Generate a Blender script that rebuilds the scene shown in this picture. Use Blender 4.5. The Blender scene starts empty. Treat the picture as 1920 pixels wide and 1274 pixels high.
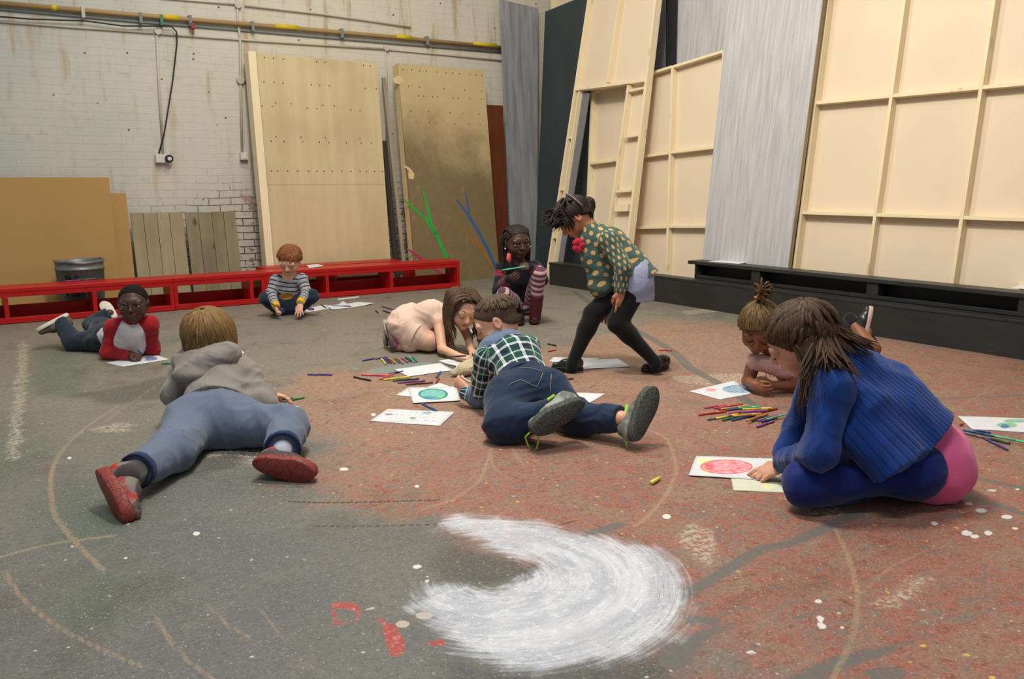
import bpy, math, random
import numpy as np
from mathutils import Vector, Matrix
# ------------------------------------------------------------------ camera, world, lamps, exposure
S = bpy.context.scene
COL = S.collection
TH, PITCH, ROLL, FPX, CAMH = .59, .181, -.004, 1600., 1.0
_c, _s = math.cos(PITCH), math.sin(PITCH)
_fw = np.array([math.sin(TH), math.cos(TH), 0.]); _r0 = np.array([math.cos(TH), -math.sin(TH), 0.]); _z = np.array([0, 0, 1.])
CF = _fw*_c - _z*_s; _u0 = _fw*_s + _z*_c
CR = math.cos(ROLL)*_r0 + math.sin(ROLL)*_u0; CU = -math.sin(ROLL)*_r0 + math.cos(ROLL)*_u0
CO = np.array([0, 0, CAMH])
cam = bpy.data.cameras.new('camera'); cam.sensor_width = 36.; cam.lens = FPX/1920*36.; cam.clip_start = .05
camo = bpy.data.objects.new('camera', cam); COL.objects.link(camo)
camo.matrix_world = Matrix(((CR[0], CU[0], -CF[0], CO[0]), (CR[1], CU[1], -CF[1], CO[1]), (CR[2], CU[2], -CF[2], CO[2]), (0, 0, 0, 1)))
S.camera = camo
S.view_settings.view_transform = 'Standard'; S.view_settings.look = 'None'
S.view_settings.exposure = 0.0; S.view_settings.gamma = 1.0; S.view_settings.use_curve_mapping = False
W = bpy.data.worlds.new('world'); S.world = W; W.use_nodes = True
W.node_tree.nodes['Background'].inputs[0].default_value = (.80, .86, .92, 1)
W.node_tree.nodes['Background'].inputs[1].default_value = .36
def lamp(name, loc, target, sx, sy, power, col=(1, .93, .82)):
    l = bpy.data.lights.new(name, 'AREA'); l.shape = 'RECTANGLE'; l.size = sx; l.size_y = sy; l.energy = power; l.color = col
    o = bpy.data.objects.new(name, l); COL.objects.link(o); o.location = loc
    o.rotation_euler = (Vector(target)-Vector(loc)).to_track_quat('-Z', 'Y').to_euler()
    return o
# fluorescent and flood fittings under the workshop roof
lamp('roof_flood', (1.6, 3.2, 4.9), (4.4, 3.6, .4), 1.1, .5, 230, (1, .93, .80))
lamp('roof_tube', (2.4, 5.2, 5.2), (2.7, 5.6, 0), 2.4, .3, 95, (1, .96, .86))
lamp('roof_tube', (.4, 1.0, 4.8), (.9, 1.8, 0), 1.8, .3, 95, (.93, .97, 1))

def G(u, v, z=0.):
    d = CF + CR*(u-960)/FPX - CU*(v-637)/FPX
    return CO + d*(z-CAMH)/d[2]
def RAY(u, v): return CF + CR*(u-960)/FPX - CU*(v-637)/FPX
def PY(u, v, y): d = RAY(u, v); return CO + d*y/d[1]
def PX(u, v, x): d = RAY(u, v); return CO + d*x/d[0]
def PLANE(u, v, x0, s):            # point of a leaning plane x = x0 + s*z
    d = RAY(u, v); t = (x0 + s*CO[2])/(d[0]-s*d[2]); return CO + d*t
random.seed(7); rng = np.random.default_rng(7)

# ------------------------------------------------------------------ node helpers
class NM:
    def __init__(s, name, rough=.6, spec=.3):
        s.m = bpy.data.materials.new(name); s.m.use_nodes = True; s.t = s.m.node_tree
        s.b = s.t.nodes['Principled BSDF']; s.b.inputs['Roughness'].default_value = rough
        s.b.inputs['Specular IOR Level'].default_value = spec
    def n(s, typ, **k):
        x = s.t.nodes.new(typ)
        for a, v in k.items(): setattr(x, a, v)
        return x
    def put(s, sock, v):
        if isinstance(v, bpy.types.NodeSocket): s.t.links.new(v, sock)
        elif isinstance(v, (tuple, list)):
            sock.default_value = (tuple(v)+(1,))[:4] if len(sock.default_value) == 4 else v
        else: sock.default_value = v
    def math(s, op, a, b=0., c=0., clamp=False):
        x = s.n('ShaderNodeMath', operation=op, use_clamp=clamp); s.put(x.inputs[0], a); s.put(x.inputs[1], b); s.put(x.inputs[2], c); return x.outputs[0]
    def add(s, a, b): return s.math('ADD', a, b)
    def mul(s, a, b): return s.math('MULTIPLY', a, b)
    def sub(s, a, b): return s.math('SUBTRACT', a, b)
    def mix(s, f, a, b, mode='MIX'):
        x = s.n('ShaderNodeMix', data_type='RGBA', blend_type=mode); x.clamp_factor = True
        s.put(x.inputs[0], f); s.put(x.inputs[6], a); s.put(x.inputs[7], b); return x.outputs[2]
    def step(s, v, lo, hi):         # smooth 0..1 between lo and hi
        x = s.n('ShaderNodeMapRange', interpolation_type='SMOOTHSTEP'); s.put(x.inputs[0], v); s.put(x.inputs[1], lo); s.put(x.inputs[2], hi); return x.outputs[0]
    def co(s, kind='Object'): return s.n('ShaderNodeTexCoord').outputs[kind]
    def map(s, vec, scale=(1, 1, 1), loc=(0, 0, 0), rot=(0, 0, 0)):
        x = s.n('ShaderNodeMapping'); s.put(x.inputs[0], vec); x.inputs[1].default_value = loc; x.inputs[2].default_value = rot; x.inputs[3].default_value = scale; return x.outputs[0]
    def noise(s, vec, scale=5., detail=4., rough=.55, dist=0., color=False):
        x = s.n('ShaderNodeTexNoise'); s.put(x.inputs['Vector'], vec); s.put(x.inputs['Scale'], scale); x.inputs['Detail'].default_value = detail
        x.inputs['Roughness'].default_value = rough; x.inputs['Distortion'].default_value = dist; return x.outputs[1 if color else 0]
    def vor(s, vec, scale=5., feature='F1', out=0, rand=1.):
        x = s.n('ShaderNodeTexVoronoi', feature=feature); s.put(x.inputs['Vector'], vec); x.inputs['Scale'].default_value = scale; x.inputs['Randomness'].default_value = rand; return x.outputs[out]
    def wave(s, vec, scale, dist=0., detail=2., dscale=1., direction='X'):
        x = s.n('ShaderNodeTexWave', bands_direction=direction); s.put(x.inputs['Vector'], vec); x.inputs['Scale'].default_value = scale
        x.inputs['Distortion'].default_value = dist; x.inputs['Detail'].default_value = detail; x.inputs['Detail Scale'].default_value = dscale; return x.outputs['Fac']
    def attr(s, name, out='Fac'): return s.n('ShaderNodeAttribute', attribute_name=name).outputs[out]
    def sep(s, v): x = s.n('ShaderNodeSeparateXYZ'); s.put(x.inputs[0], v); return x.outputs
    def comb(s, a, b, c=0.): x = s.n('ShaderNodeCombineXYZ'); s.put(x.inputs[0], a); s.put(x.inputs[1], b); s.put(x.inputs[2], c); return x.outputs[0]
    def col(s, v): s.put(s.b.inputs['Base Color'], v); return s
    def rough(s, v): s.put(s.b.inputs['Roughness'], v); return s
    def bump(s, h, strength=.3, dist=.01):
        x = s.n('ShaderNodeBump'); x.inputs['Strength'].default_value = strength; x.inputs['Distance'].default_value = dist; s.put(x.inputs['Height'], h)
        s.t.links.new(x.outputs[0], s.b.inputs['Normal']); return s
def c8(r, g, b):                    # display colour 0..255 to linear
    return tuple(((x/255)/12.92 if x/255 <= .04045 else ((x/255+.055)/1.055)**2.4) for x in (r, g, b))
_MC = {}
def plain(r, g, b, rough=.6, spec=.3, var=.08, bump=0.):
    k = (r, g, b, rough, spec, var, bump)
    if k in _MC: return _MC[k]
    m = NM('painted', rough, spec); c = c8(r, g, b)
    n = m.noise(m.co(), 14, 4)
    m.col(m.mix(n, tuple(x*(1-var*2) for x in c), tuple(min(1, x*(1+var*2)) for x in c)))
    if bump: m.bump(m.noise(m.co(), 160, 2), bump, .002)
    _MC[k] = m.m; return m.m

# ------------------------------------------------------------------ mesh helpers
class MB:
    def __init__(s): s.v = []; s.f = []; s.mi = []
    def add(s, vs, fs, mi=0):
        o = len(s.v); s.v += [tuple(map(float, p)) for p in vs]; s.f += [tuple(i+o for i in f) for f in fs]; s.mi += [mi]*len(fs); return s
    def box(s, a, b, mi=0):
        (x0, y0, z0), (x1, y1, z1) = a, b
        x0, x1 = min(x0, x1), max(x0, x1); y0, y1 = min(y0, y1), max(y0, y1); z0, z1 = min(z0, z1), max(z0, z1)
        return s.add([(x0, y0, z0), (x1, y0, z0), (x1, y1, z0), (x0, y1, z0), (x0, y0, z1), (x1, y0, z1), (x1, y1, z1), (x0, y1, z1)],
                     [(0, 3, 2, 1), (4, 5, 6, 7), (0, 1, 5, 4), (1, 2, 6, 5), (2, 3, 7, 6), (3, 0, 4, 7)], mi)
    def tube(s, pts, r, n=8, mi=0, cap=True):
        pts = [np.array(p, float) for p in pts]; m = len(pts); rr = r if hasattr(r, '__len__') else [r]*m
        vs = []; up = None
        for i, p in enumerate(pts):
            t = pts[min(i+1, m-1)]-pts[max(i-1, 0)]; t = t/(np.linalg.norm(t)+1e-9)
            if up is None:
                up = np.array([0, 0, 1.]) if abs(t[2]) < .9 else np.array([1., 0, 0])
            a = np.cross(t, up); a /= np.linalg.norm(a)+1e-9; up = np.cross(a, t); b = up
            for j in range(n):
                w = 2*math.pi*j/n; vs.append(p+rr[i]*(math.cos(w)*a+math.sin(w)*b))
        fs = [(i*n+j, i*n+(j+1) % n, (i+1)*n+(j+1) % n, (i+1)*n+j) for i in range(m-1) for j in range(n)]
        if cap: fs += [tuple(range(n))[::-1], tuple((m-1)*n+j for j in range(n))]
        return s.add(vs, fs, mi)
    def build(s, name, mats, parent=None, smooth=False, bevel=0.):
        me = bpy.data.meshes.new(name); me.from_pydata(s.v, [], s.f)
        for m in (mats if isinstance(mats, (list, tuple)) else [mats]): me.materials.append(m)
        me.polygons.foreach_set('material_index', s.mi)
        if smooth: me.polygons.foreach_set('use_smooth', [True]*len(s.f))
        me.update()
        o = bpy.data.objects.new(name, me); COL.objects.link(o)
        if parent: o.parent = parent
        if bevel:
            b = o.modifiers.new('bevel', 'BEVEL'); b.width = bevel; b.segments = 2; b.limit_method = 'ANGLE'
        return o
def tag(o, label, cat=None, group=None, kind=None):
    if label: o['label'] = label
    if cat: o['category'] = cat
    if group: o['group'] = group
    if kind: o['kind'] = kind
    return o
def empty(name, loc, label, cat, group=None, rz=0):
    o = bpy.data.objects.new(name, None); COL.objects.link(o); o.location = tuple(map(float, loc)); o.rotation_euler = (0, 0, rz); o.empty_display_size = .1
    return tag(o, label, cat, group)
# ------------------------------------------------------------------ floor
def polysdf(P, poly):
    poly = np.array(poly); d = np.full(len(P), 1e9); sgn = np.ones(len(P)); n = len(poly)
    for i in range(n):
        a = poly[i]; b = poly[i-1]; e = b-a; w = P-a
        t = np.clip((w@e)/(e@e+1e-12), 0, 1); q = w-t[:, None]*e; d = np.minimum(d, (q**2).sum(1))
        c1 = P[:, 1] >= a[1]; c2 = P[:, 1] < b[1]; c3 = e[0]*w[:, 1] > e[1]*w[:, 0]
        f = (c1 & c2 & c3) | (~c1 & ~c2 & ~c3); sgn[f] *= -1
    return sgn*np.sqrt(d)
def linesdf(P, line, w):
    line = np.array(line); d = np.full(len(P), 9.); ws = w if hasattr(w, '__len__') else [w]*len(line)
    for i in range(len(line)-1):
        a, b = line[i], line[i+1]; e = b-a; q = P-a; t = np.clip((q@e)/(e@e+1e-12), 0, 1)
        dd = np.sqrt(((q-t[:, None]*e)**2).sum(1)) - (ws[i]+(ws[i+1]-ws[i])*t); d = np.minimum(d, dd)
    return d
def smooth_line(px, k=6):
    p = [np.array(G(*q)[:2]) for q in px]
    if len(p) < 3: return p
    p = [2*p[0]-p[1]]+p+[2*p[-1]-p[-2]]; out = []
    for i in range(1, len(p)-2):
        for j in range(k):
            t = j/k; out.append(.5*((2*p[i])+(-p[i-1]+p[i+1])*t+(2*p[i-1]-5*p[i]+4*p[i+1]-p[i+2])*t*t+(-p[i-1]+3*p[i]-3*p[i+1]+p[i+2])*t**3))
    return out+[p[-2]]
gp = lambda px: [G(*q)[:2] for q in px]
xs = np.concatenate([np.arange(-1.0, -.1, .06), np.arange(-.1, 3.7, .0125), np.arange(3.7, 6.0, .04)])
ys = np.concatenate([np.arange(-.6, .6, .06), np.arange(.6, 3.6, .0125), np.arange(3.6, 8.34, .03)])
NX, NY = len(xs), len(ys)
XX, YY = np.meshgrid(xs, ys, indexing='ij'); FP = np.stack([XX.ravel(), YY.ravel()], 1)
idx = np.arange(NX*NY).reshape(NX, NY)
quads = np.stack([idx[:-1, :-1], idx[1:, :-1], idx[1:, 1:], idx[:-1, 1:]], -1).reshape(-1, 4)
def raw_mesh(name, V, Q):
    me = bpy.data.meshes.new(name); V = np.asarray(V, np.float32); Q = np.asarray(Q, np.int32)
    me.vertices.add(len(V)); me.vertices.foreach_set('co', V.ravel()); k = Q.shape[1]
    me.loops.add(len(Q)*k); me.loops.foreach_set('vertex_index', Q.ravel())
    me.polygons.add(len(Q)); me.polygons.foreach_set('loop_start', np.arange(0, len(Q)*k, k, dtype=np.int32)); me.polygons.foreach_set('loop_total', np.full(len(Q), k, np.int32))
    me.polygons.foreach_set('use_smooth', np.ones(len(Q), bool)); me.update(calc_edges=True); me.validate(); return me
fl = raw_mesh('floor', np.c_[FP, np.zeros(len(FP))], quads)
def fattr(me, name, vals): a = me.attributes.new(name, 'FLOAT', 'POINT'); a.data.foreach_set('value', np.asarray(vals, np.float32))
white = [(855,967),(928,976),(986,983),(1056,999),(1147,1014),(1212,1032),(1249,1054),(1271,1098),(1274,1160),(1249,1196),(1183,1222),(1092,1240),(1019,1255),(946,1247),(910,1233),(862,1207),(833,1171),(804,1142),(775,1138),(790,1127),(811,1105),(855,1101),(881,1111),(928,1109),(983,1091),(1027,1069),(1012,1052),(965,1041),(914,1029),(910,1014),(877,996),(833,985)]
fattr(fl, 'white', polysdf(FP, gp(white)))
red = [(1060,650),(1240,600),(1420,612),(1640,628),(2100,700),(2700,1400),(1270,1300),(1330,1205),(1262,1190),(1240,1100),(1100,1020),(1040,1032),(890,1030),(840,985),(700,960),(600,900),(630,845),(600,800),(470,800),(545,760),(500,715),(640,692),(900,705)]
fattr(fl, 'red', polysdf(FP, gp(red)))
tanl = [([(225,760),(173,793),(133,827),(107,860),(95,900),(100,957),(113,983),(147,1023),(193,1070)], .0075),
 ([(7,1070),(43,1123),(100,1170),(167,1207),(233,1237),(273,1253)], .0055), ([(290,1157),(310,1190),(350,1237),(400,1274),(440,1300)], .0055),
 ([(390,1133),(420,1167),(467,1197)], .005), ([(467,1197),(513,1220),(567,1243),(633,1270)], .0025), ([(483,1140),(520,1183),(550,1217)], .002),
 ([(921,838),(915,860),(905,890),(892,908),(848,937),(790,956)], .006), ([(1130,795),(1200,803),(1245,820),(1262,850),(1267,886),(1252,923),(1220,963),(1190,988)], .007),
 ([(960,840),(968,854),(983,875)], .006), ([(921,838),(921,854),(928,879),(960,900)], .005),
 ([(1567,993),(1590,1043),(1603,1087),(1608,1133),(1597,1200),(1573,1250),(1563,1274)], .0065), ([(1617,1113),(1663,1070),(1723,1040),(1780,1023),(1847,1010)], .004),
 ([(826,938),(1037,925),(1220,897),(1300,885)], .0028), ([(928,981),(1110,963),(1300,937),(1373,923)], .0028), ([(760,908),(928,901),(1030,882),(1129,850),(1190,820)], .0028),
 ([(1307,980),(1363,950),(1447,930)], .003), ([(540,760),(640,735),(760,728)], .003), ([(1000,668),(1100,655),(1200,640)], .005), ([(0,1045),(100,1020),(215,1005)], .008),
 ([(300,718),(240,760),(170,805),(60,850)], .004), ([(1680,800),(1760,780),(1850,735)], .004), ([(560,955),(848,937)], .002)]
fattr(fl, 'tan', np.minimum.reduce([linesdf(FP, smooth_line(l), w) for l, w in tanl]))
crk = [([(540,941),(600,943),(700,942),(826,938)], .0058), ([(590,987),(700,987),(928,981)], .0048), ([(930,1002),(1000,995),(1090,975)], .003), ([(0,560),(40,553)], .004), ([(660,765),(600,800)], .002), ([(1090,975),(1180,1010)], .002)]
fattr(fl, 'crack', np.minimum.reduce([linesdf(FP, smooth_line(l), w) for l, w in crk]))
grey = [([(1270,1124),(1347,1080),(1423,1033),(1487,1017),(1563,983),(1620,958)], [.02, .018, .02, .018, .02, .018]), ([(1797,930),(1860,945),(1913,963)], .018), ([(1830,897),(1920,917),(1990,935)], .018),
 ([(1480,1290),(1573,1245),(1647,1223),(1717,1200)], [.02, .022, .014, .001]), ([(1262,1240),(1313,1193),(1380,1170)], [.03, .016, .002]), ([(1484,1160),(1528,1153)], .004), ([(1076,547),(1140,590),(1250,652),(1294,690),(1345,718),(1406,756)], .03),
 ([(1406,758),(1458,765),(1620,752),(1775,747),(1930,741)], .014), ([(1110,1000),(1160,985)], .02), ([(1300,1165),(1335,1165)], .02), ([(1640,1265),(1680,1262)], .02)]
def lin(l): s_ = smooth_line(l[0]); w = l[1]; return (s_, np.interp(np.linspace(0, 1, len(s_)), np.linspace(0, 1, len(w)), w) if hasattr(w, '__len__') else w)
fattr(fl, 'grey', np.minimum.reduce([linesdf(FP, *lin(l)) for l in grey]))
cream = [[(1283,983),(1303,983),(1320,1000),(1337,1067),(1320,1062),(1293,1033),(1278,1000)], [(1262,709),(1330,702),(1405,702),(1398,716),(1330,722),(1290,719)], [(172,806),(200,797),(262,796),(212,803),(236,810),(190,811)],
 [(455,852),(485,845),(500,862),(478,874),(460,868)], [(1645,1137),(1672,1133),(1740,1085),(1715,1092),(1690,1115),(1680,1122)], [(1275,585),(1345,577),(1365,582),(1290,590)], [(41,640),(47,640),(46,720),(34,800),(28,860),(22,860),(34,720)], [(1500,950),(1560,948),(1570,962),(1520,965)], [(1480,925),(1500,930),(1520,950),(1500,948)], [(380,850),(450,845),(400,856)]]
fattr(fl, 'cream', np.minimum.reduce([polysdf(FP, gp(p)) for p in cream]))
rsp = [[(718,1172),(736,1170),(757,1200),(756,1228),(733,1232),(724,1200)], [(802,1205),(830,1200),(836,1207),(812,1214)], [(705,1155),(716,1158),(730,1175),(716,1172)], [(622,1130),(665,1132),(677,1146),(660,1145),(630,1138)]]
fattr(fl, 'rspot', np.minimum.reduce([polysdf(FP, gp(p)) for p in rsp]+[np.abs(polysdf(FP, gp([(622,1135),(672,1140),(668,1165),(632,1172)])))-.003]))
def ell(u, v, a, b): return [(u+a*math.cos(t), v+b*math.sin(t)) for t in np.linspace(0, 6.28, 12, endpoint=False)]
wsp = [ell(*e) for e in [(782,1063,9,4),(803,1082,4,2),(801,1091,4,2),(1003,1080,3,3),(954,1079,3,2),(1538,1160,7,5),(1541,1175,8,5),(1409,1224,10,4),(1535,1128,9,4),(1812,1000,10,5),(1828,1006,8,4),(1853,1000,8,5),(1840,958,10,4),(1888,970,11,4),(1752,982,6,3),(1817,945,7,3),(1903,991,6,3),(1250,969,8,5),(1300,1130,4,3),(1579,1178,4,3),(1612,1169,4,3),(645,880,8,3),(782,912,5,3),(368,1001,7,4),(130,860,4,3),(345,976,5,3),(240,983,4,2),(235,1047,4,2),(137,1025,6,2),(120,1050,6,2),(1860,920,10,2),(1908,918,8,2),(700,778,5,3)]]
fattr(fl, 'wspot', np.minimum.reduce([polysdf(FP, gp(p)) for p in wsp]))
bsp = [ell(795,1155,17,7), ell(755,1171,14,7), ell(741,1130,5,3), ell(700,1141,5,3), ell(686,1144,6,3)]
fattr(fl, 'bspot', np.minimum.reduce([polysdf(FP, gp(p)) for p in bsp]))
teal = [[(685,697),(720,688),(800,680),(815,684),(770,694),(700,702)], [(655,686),(672,690),(668,693)]]
fattr(fl, 'teal', np.minimum.reduce([polysdf(FP, gp(p)) for p in teal]))
gre = [[(95,640),(150,650),(140,740),(75,740),(60,690)], [(300,638),(420,618),(440,622),(310,645)], [(120,905),(230,960),(240,1000),(150,1010),(110,960)], [(150,1090),(230,1080),(200,1160),(100,1150)], [(1080,705),(1180,698),(1170,715),(1090,718)], [(0,800),(40,780),(40,880),(0,900)], [(960,578),(1000,575),(980,585)]]
fattr(fl, 'green', np.minimum.reduce([polysdf(FP, gp(p)) for p in gre]))
drk = [[(860,1240),(1010,1262),(1250,1215),(1330,1180),(1250,1300),(760,1300)], [(385,858),(470,850),(440,880),(350,892)], [(1180,1010),(1230,985),(1190,985),(1140,1010)], [(260,720),(330,700),(320,745),(200,760),(140,740)], [(840,1020),(1010,1050),(1020,1068),(930,1105),(840,1095),(800,1060)]]
fattr(fl, 'dark', np.minimum.reduce([polysdf(FP, gp(p)) for p in drk]))
m = NM('painted_stage_floor', .5, .35)
P = m.co(); nA = m.noise(P, 1.3, 5, .6); nB = m.noise(P, 9, 6, .65); nC = m.noise(P, 60, 5, .7); nD = m.noise(P, 220, 3, .7); nE = m.noise(P, 3.5, 6, .7, .6)
pw = m.map(P, (1, 1, 1), (3, 7, 0)); nF = m.noise(m.map(P, (30, 90, 1), (0, 0, 0), (0, 0, -.59)), 1.0, 4, .7)
nG = m.noise(pw, 25, 6, .75)
nH = m.noise(P, 105, 7, .8); nI = m.noise(pw, 48, 7, .78); nJ = m.noise(m.map(P, (1, 1, 1), (5, 5, 0)), 160, 5, .8)
base = m.mix(m.step(nA, .35, .65), c8(97, 98, 97), c8(112, 109, 101))
base = m.mix(m.step(m.sep(P)[1], 2.2, 4.8), base, c8(130, 122, 108))
base = m.mix(m.mul(m.step(nE, .5, .75), .8), base, c8(92, 86, 76))
base = m.mix(m.mul(m.step(nB, .52, .7), .45), base, c8(126, 120, 106))
edge = m.mul(m.sub(nE, .5), .5); edge2 = m.mul(m.sub(nB, .5), .14); edge3 = m.mul(m.sub(nC, .5), .02)
def sd(name, lo=-.004, hi=.004, *e):
    v = m.attr(name)
    for x in e: v = m.add(v, x)
    return m.step(m.mul(v, -1), lo, hi)
base = m.mix(m.mul(sd('green', -.15, .1, edge), .55), base, c8(66, 92, 72))
base = m.mix(m.mul(sd('dark', -.04, .04, edge2), .55), base, c8(58, 56, 50))
redc = m.mix(m.step(nB, .4, .65), c8(154, 94, 78), c8(144, 110, 92))
redc = m.mix(m.mul(m.step(nE, .48, .66), .75), redc, c8(136, 120, 104))
redc = m.mix(m.mul(m.step(m.sep(P)[1], 1.8, 3.6), .7), redc, c8(160, 132, 112))
redc = m.mix(m.mul(m.step(nG, .50, .66), .75), redc, c8(110, 58, 46))
redc = m.mix(m.mul(m.step(nI, .56, .66), .6), redc, c8(182, 92, 66))
redc = m.mix(m.mul(m.step(m.noise(pw, 60, 6, .8), .62, .68), .8), redc, c8(196, 126, 78))
redc = m.mix(m.mul(m.step(m.noise(m.map(P, (1, 1, 1), (9, 1, 0)), 36, 5, .7), .67, .70), .75), redc, c8(204, 168, 84))
rm = sd('red', -.16, .14, edge, edge, edge2)
rm = m.mul(rm, m.math('ADD', .34, m.mul(m.step(m.add(nG, m.mul(m.sub(nE, .5), .5)), .36, .54), .8), clamp=True))
base = m.mix(rm, base, redc)
nK = m.noise(m.map(P, (1, 1, 1), (11, 4, 0)), 2.1, 6, .7, .8); base = m.mix(m.mul(m.step(nK, .54, .72), .5), base, m.mix(rm, c8(74, 70, 62), c8(104, 74, 60))); base = m.mix(m.mul(m.step(nK, .44, .30), .35), base, m.mix(rm, c8(128, 126, 118), c8(176, 116, 92)))
# mottled fibre-board texture of the whole floor
base = m.mix(m.mul(m.step(nI, .46, .62), .42), base, m.mix(rm, c8(74, 73, 67), c8(108, 70, 58)))
base = m.mix(m.mul(m.step(nH, .50, .64), .55), base, m.mix(rm, c8(140, 138, 130), c8(190, 146, 122)))
base = m.mix(m.mul(m.step(nJ, .54, .66), .55), base, c8(48, 46, 42))
# scattered small flecks of paint
vf = m.vor(P, 34); vr = m.vor(P, 34, out=1); sepv = m.sep(vr)
fleck = m.mul(m.step(m.add(vf, m.mul(m.sub(nC, .5), .7)), .16, .09), m.step(sepv[0], .86, .88))
base = m.mix(m.mul(fleck, .8), base, m.mix(m.step(sepv[1], .7, .75), c8(196, 192, 182), m.mix(rm, c8(150, 150, 140), c8(206, 172, 74))))
v2 = m.vor(P, 110); r2 = m.sep(m.vor(P, 110, out=1))
fl2 = m.mul(m.step(m.add(v2, m.mul(m.sub(nD, .5), .7)), .26, .12), m.step(r2[0], .70, .72))
base = m.mix(m.mul(fl2, .7), base, m.mix(m.step(r2[2], .5, .52), c8(186, 182, 170), m.mix(rm, c8(150, 146, 134), c8(196, 132, 70))))
sk_ = m.vor(P, 17); skr = m.sep(m.vor(P, 17, out=1)); base = m.mix(m.mul(m.mul(m.mul(m.step(m.add(sk_, m.mul(m.sub(nC, .5), .5)), .12, .07), m.step(skr[0], .62, .64)), rm), .85), base, c8(208, 172, 72))
scr = m.mul(m.step(m.noise(m.map(P, (5, 80, 1), (0, 0, 0), (0, 0, .35)), 1., 3, .6), .69, .75), m.step(nC, .4, .6))
base = m.mix(m.mul(scr, .5), base, c8(176, 168, 150))
scr2 = m.mul(m.step(m.noise(m.map(P, (90, 4, 1), (2, 0, 0), (0, 0, .9)), 1., 3, .6), .71, .77), m.step(nC, .4, .6))
base = m.mix(m.mul(scr2, .4), base, c8(170, 160, 140))
base = m.mix(m.mul(m.mul(sd('teal', -.02, .01, edge2), m.step(nC, .3, .55)), .8), base, c8(120, 142, 138))
base = m.mix(m.mul(m.mul(sd('cream', -.03, .006, edge2, edge3), m.step(nC, .42, .60)), .8), base, c8(190, 178, 158))
base = m.mix(m.mul(m.mul(sd('grey', -.008, .006, edge3), m.math('ADD', .5, m.mul(m.step(nI, .62, .5), .6), clamp=True)), .9), base, m.mix(nC, c8(86, 86, 82), c8(112, 110, 104)))
base = m.mix(m.mul(m.mul(sd('tan', -.004, .003, m.mul(m.sub(nC, .5), .008)), m.step(nH, .36, .52)), m.math('ADD', .10, m.mul(nE, 1.0), clamp=True)), base, m.mix(nC, c8(136, 114, 88), c8(186, 160, 128)))
base = m.mix(m.mul(sd('crack', -.002, .001), .85), base, c8(42, 36, 30))
base = m.mix(m.mul(sd('rspot', -.006, .003, edge3), m.step(nH, .40, .50)), base, m.mix(m.step(nI, .50, .62), c8(176, 60, 54), c8(204, 140, 130)))
base = m.mix(m.mul(sd('bspot', -.002, .002), .85), base, c8(196, 180, 160))
# the white brush sweep: bristle streaks follow its arc
cw = G(935, 1082); rel = m.n('ShaderNodeVectorMath', operation='SUBTRACT'); m.put(rel.inputs[0], P); rel.inputs[1].default_value = (cw[0], cw[1], 0)
rs = m.sep(rel.outputs[0]); ang = m.math('ARCTAN2', rs[1], rs[0]); rad = m.math('SQRT', m.add(m.mul(rs[0], rs[0]), m.mul(rs[1], rs[1])))
st = m.noise(m.comb(m.mul(rad, 75), m.mul(ang, 1.3), 0.), 1., 5, .65, .2); st2 = m.noise(m.comb(m.mul(rad, 14), m.mul(ang, .9), 3.), 1., 3, .6)
fine = m.noise(m.comb(m.mul(rad, 210), m.mul(ang, 3.2), 1.), 1., 4, .7, .1)
wmask = sd('white', -.045, .022, edge2, m.mul(m.sub(st, .5), .11), m.mul(m.sub(nH, .5), .10))
inner = sd('white', -.01, .10, m.mul(m.sub(st, .5), .10))
cover = m.math('ADD', m.mul(m.step(fine, .34, .50), .55), m.mul(m.step(nH, .34, .50), .5), clamp=True)
wc = m.mix(m.step(st2, .40, .64), c8(208, 208, 212), c8(178, 180, 188)); wc = m.mix(m.mul(m.step(st, .48, .70), .45), wc, c8(164, 166, 172)); wc = m.mix(m.mul(m.step(fine, .50, .66), .45), wc, c8(150, 152, 158)); wc = m.mix(m.mul(m.step(nI, .52, .62), .45), wc, c8(240, 240, 238))
wc = m.mix(m.mul(m.step(m.sub(m.noise(P, 5, 3), .1), .45, .55), .35), wc, c8(196, 184, 188))
base = m.mix(m.mul(wmask, m.math('MAXIMUM', cover, m.mul(inner, .94))), base, wc)
base = m.mix(m.mul(sd('wspot', -.002, .002, m.mul(m.sub(nB, .5), .02)), .9), base, c8(222, 218, 210))
m.col(base); m.rough(m.add(.30, m.mul(nC, .34)))
m.bump(m.add(m.mul(nC, .5), m.add(m.mul(nH, .6), m.mul(nB, .6))), .4, .006)
fl.materials.append(m.m); flo = bpy.data.objects.new('floor', fl); COL.objects.link(flo); flo['kind'] = 'structure'

# ------------------------------------------------------------------ walls
YW, XW = 8.32, 6.2
m = NM('whitewashed_brick', .75, .2); P = m.co(); s3 = m.sep(P)
nW = m.noise(P, 22, 4, .7); nW2 = m.noise(P, 3, 2); u = m.comb(m.add(s3[0], m.mul(m.sub(nW, .5), .022)), m.add(s3[2], m.add(m.mul(m.sub(nW, .5), .016), m.mul(m.sub(nW2, .5), .03))), 0.)
br = m.n('ShaderNodeTexBrick'); m.put(br.inputs['Vector'], m.map(u, (1, 1, 1))); br.inputs['Scale'].default_value = 1.
br.inputs['Brick Width'].default_value = .205; br.inputs['Row Height'].default_value = .0675; br.inputs['Mortar Size'].default_value = .006; br.inputs['Mortar Smooth'].default_value = .4
mort = br.outputs['Fac']; n1 = m.noise(P, .9, 5, .6); n2 = m.noise(P, 6, 6, .7); n3 = m.noise(P, 28, 5, .7); n4 = m.noise(m.map(P, (5, 1, .7)), 2., 4, .6)
wcol = m.mix(m.step(n1, .35, .68), c8(186, 186, 178), c8(202, 196, 182))
wcol = m.mix(m.step(s3[0], 1.2, 3.0), wcol, c8(206, 198, 182))
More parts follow.
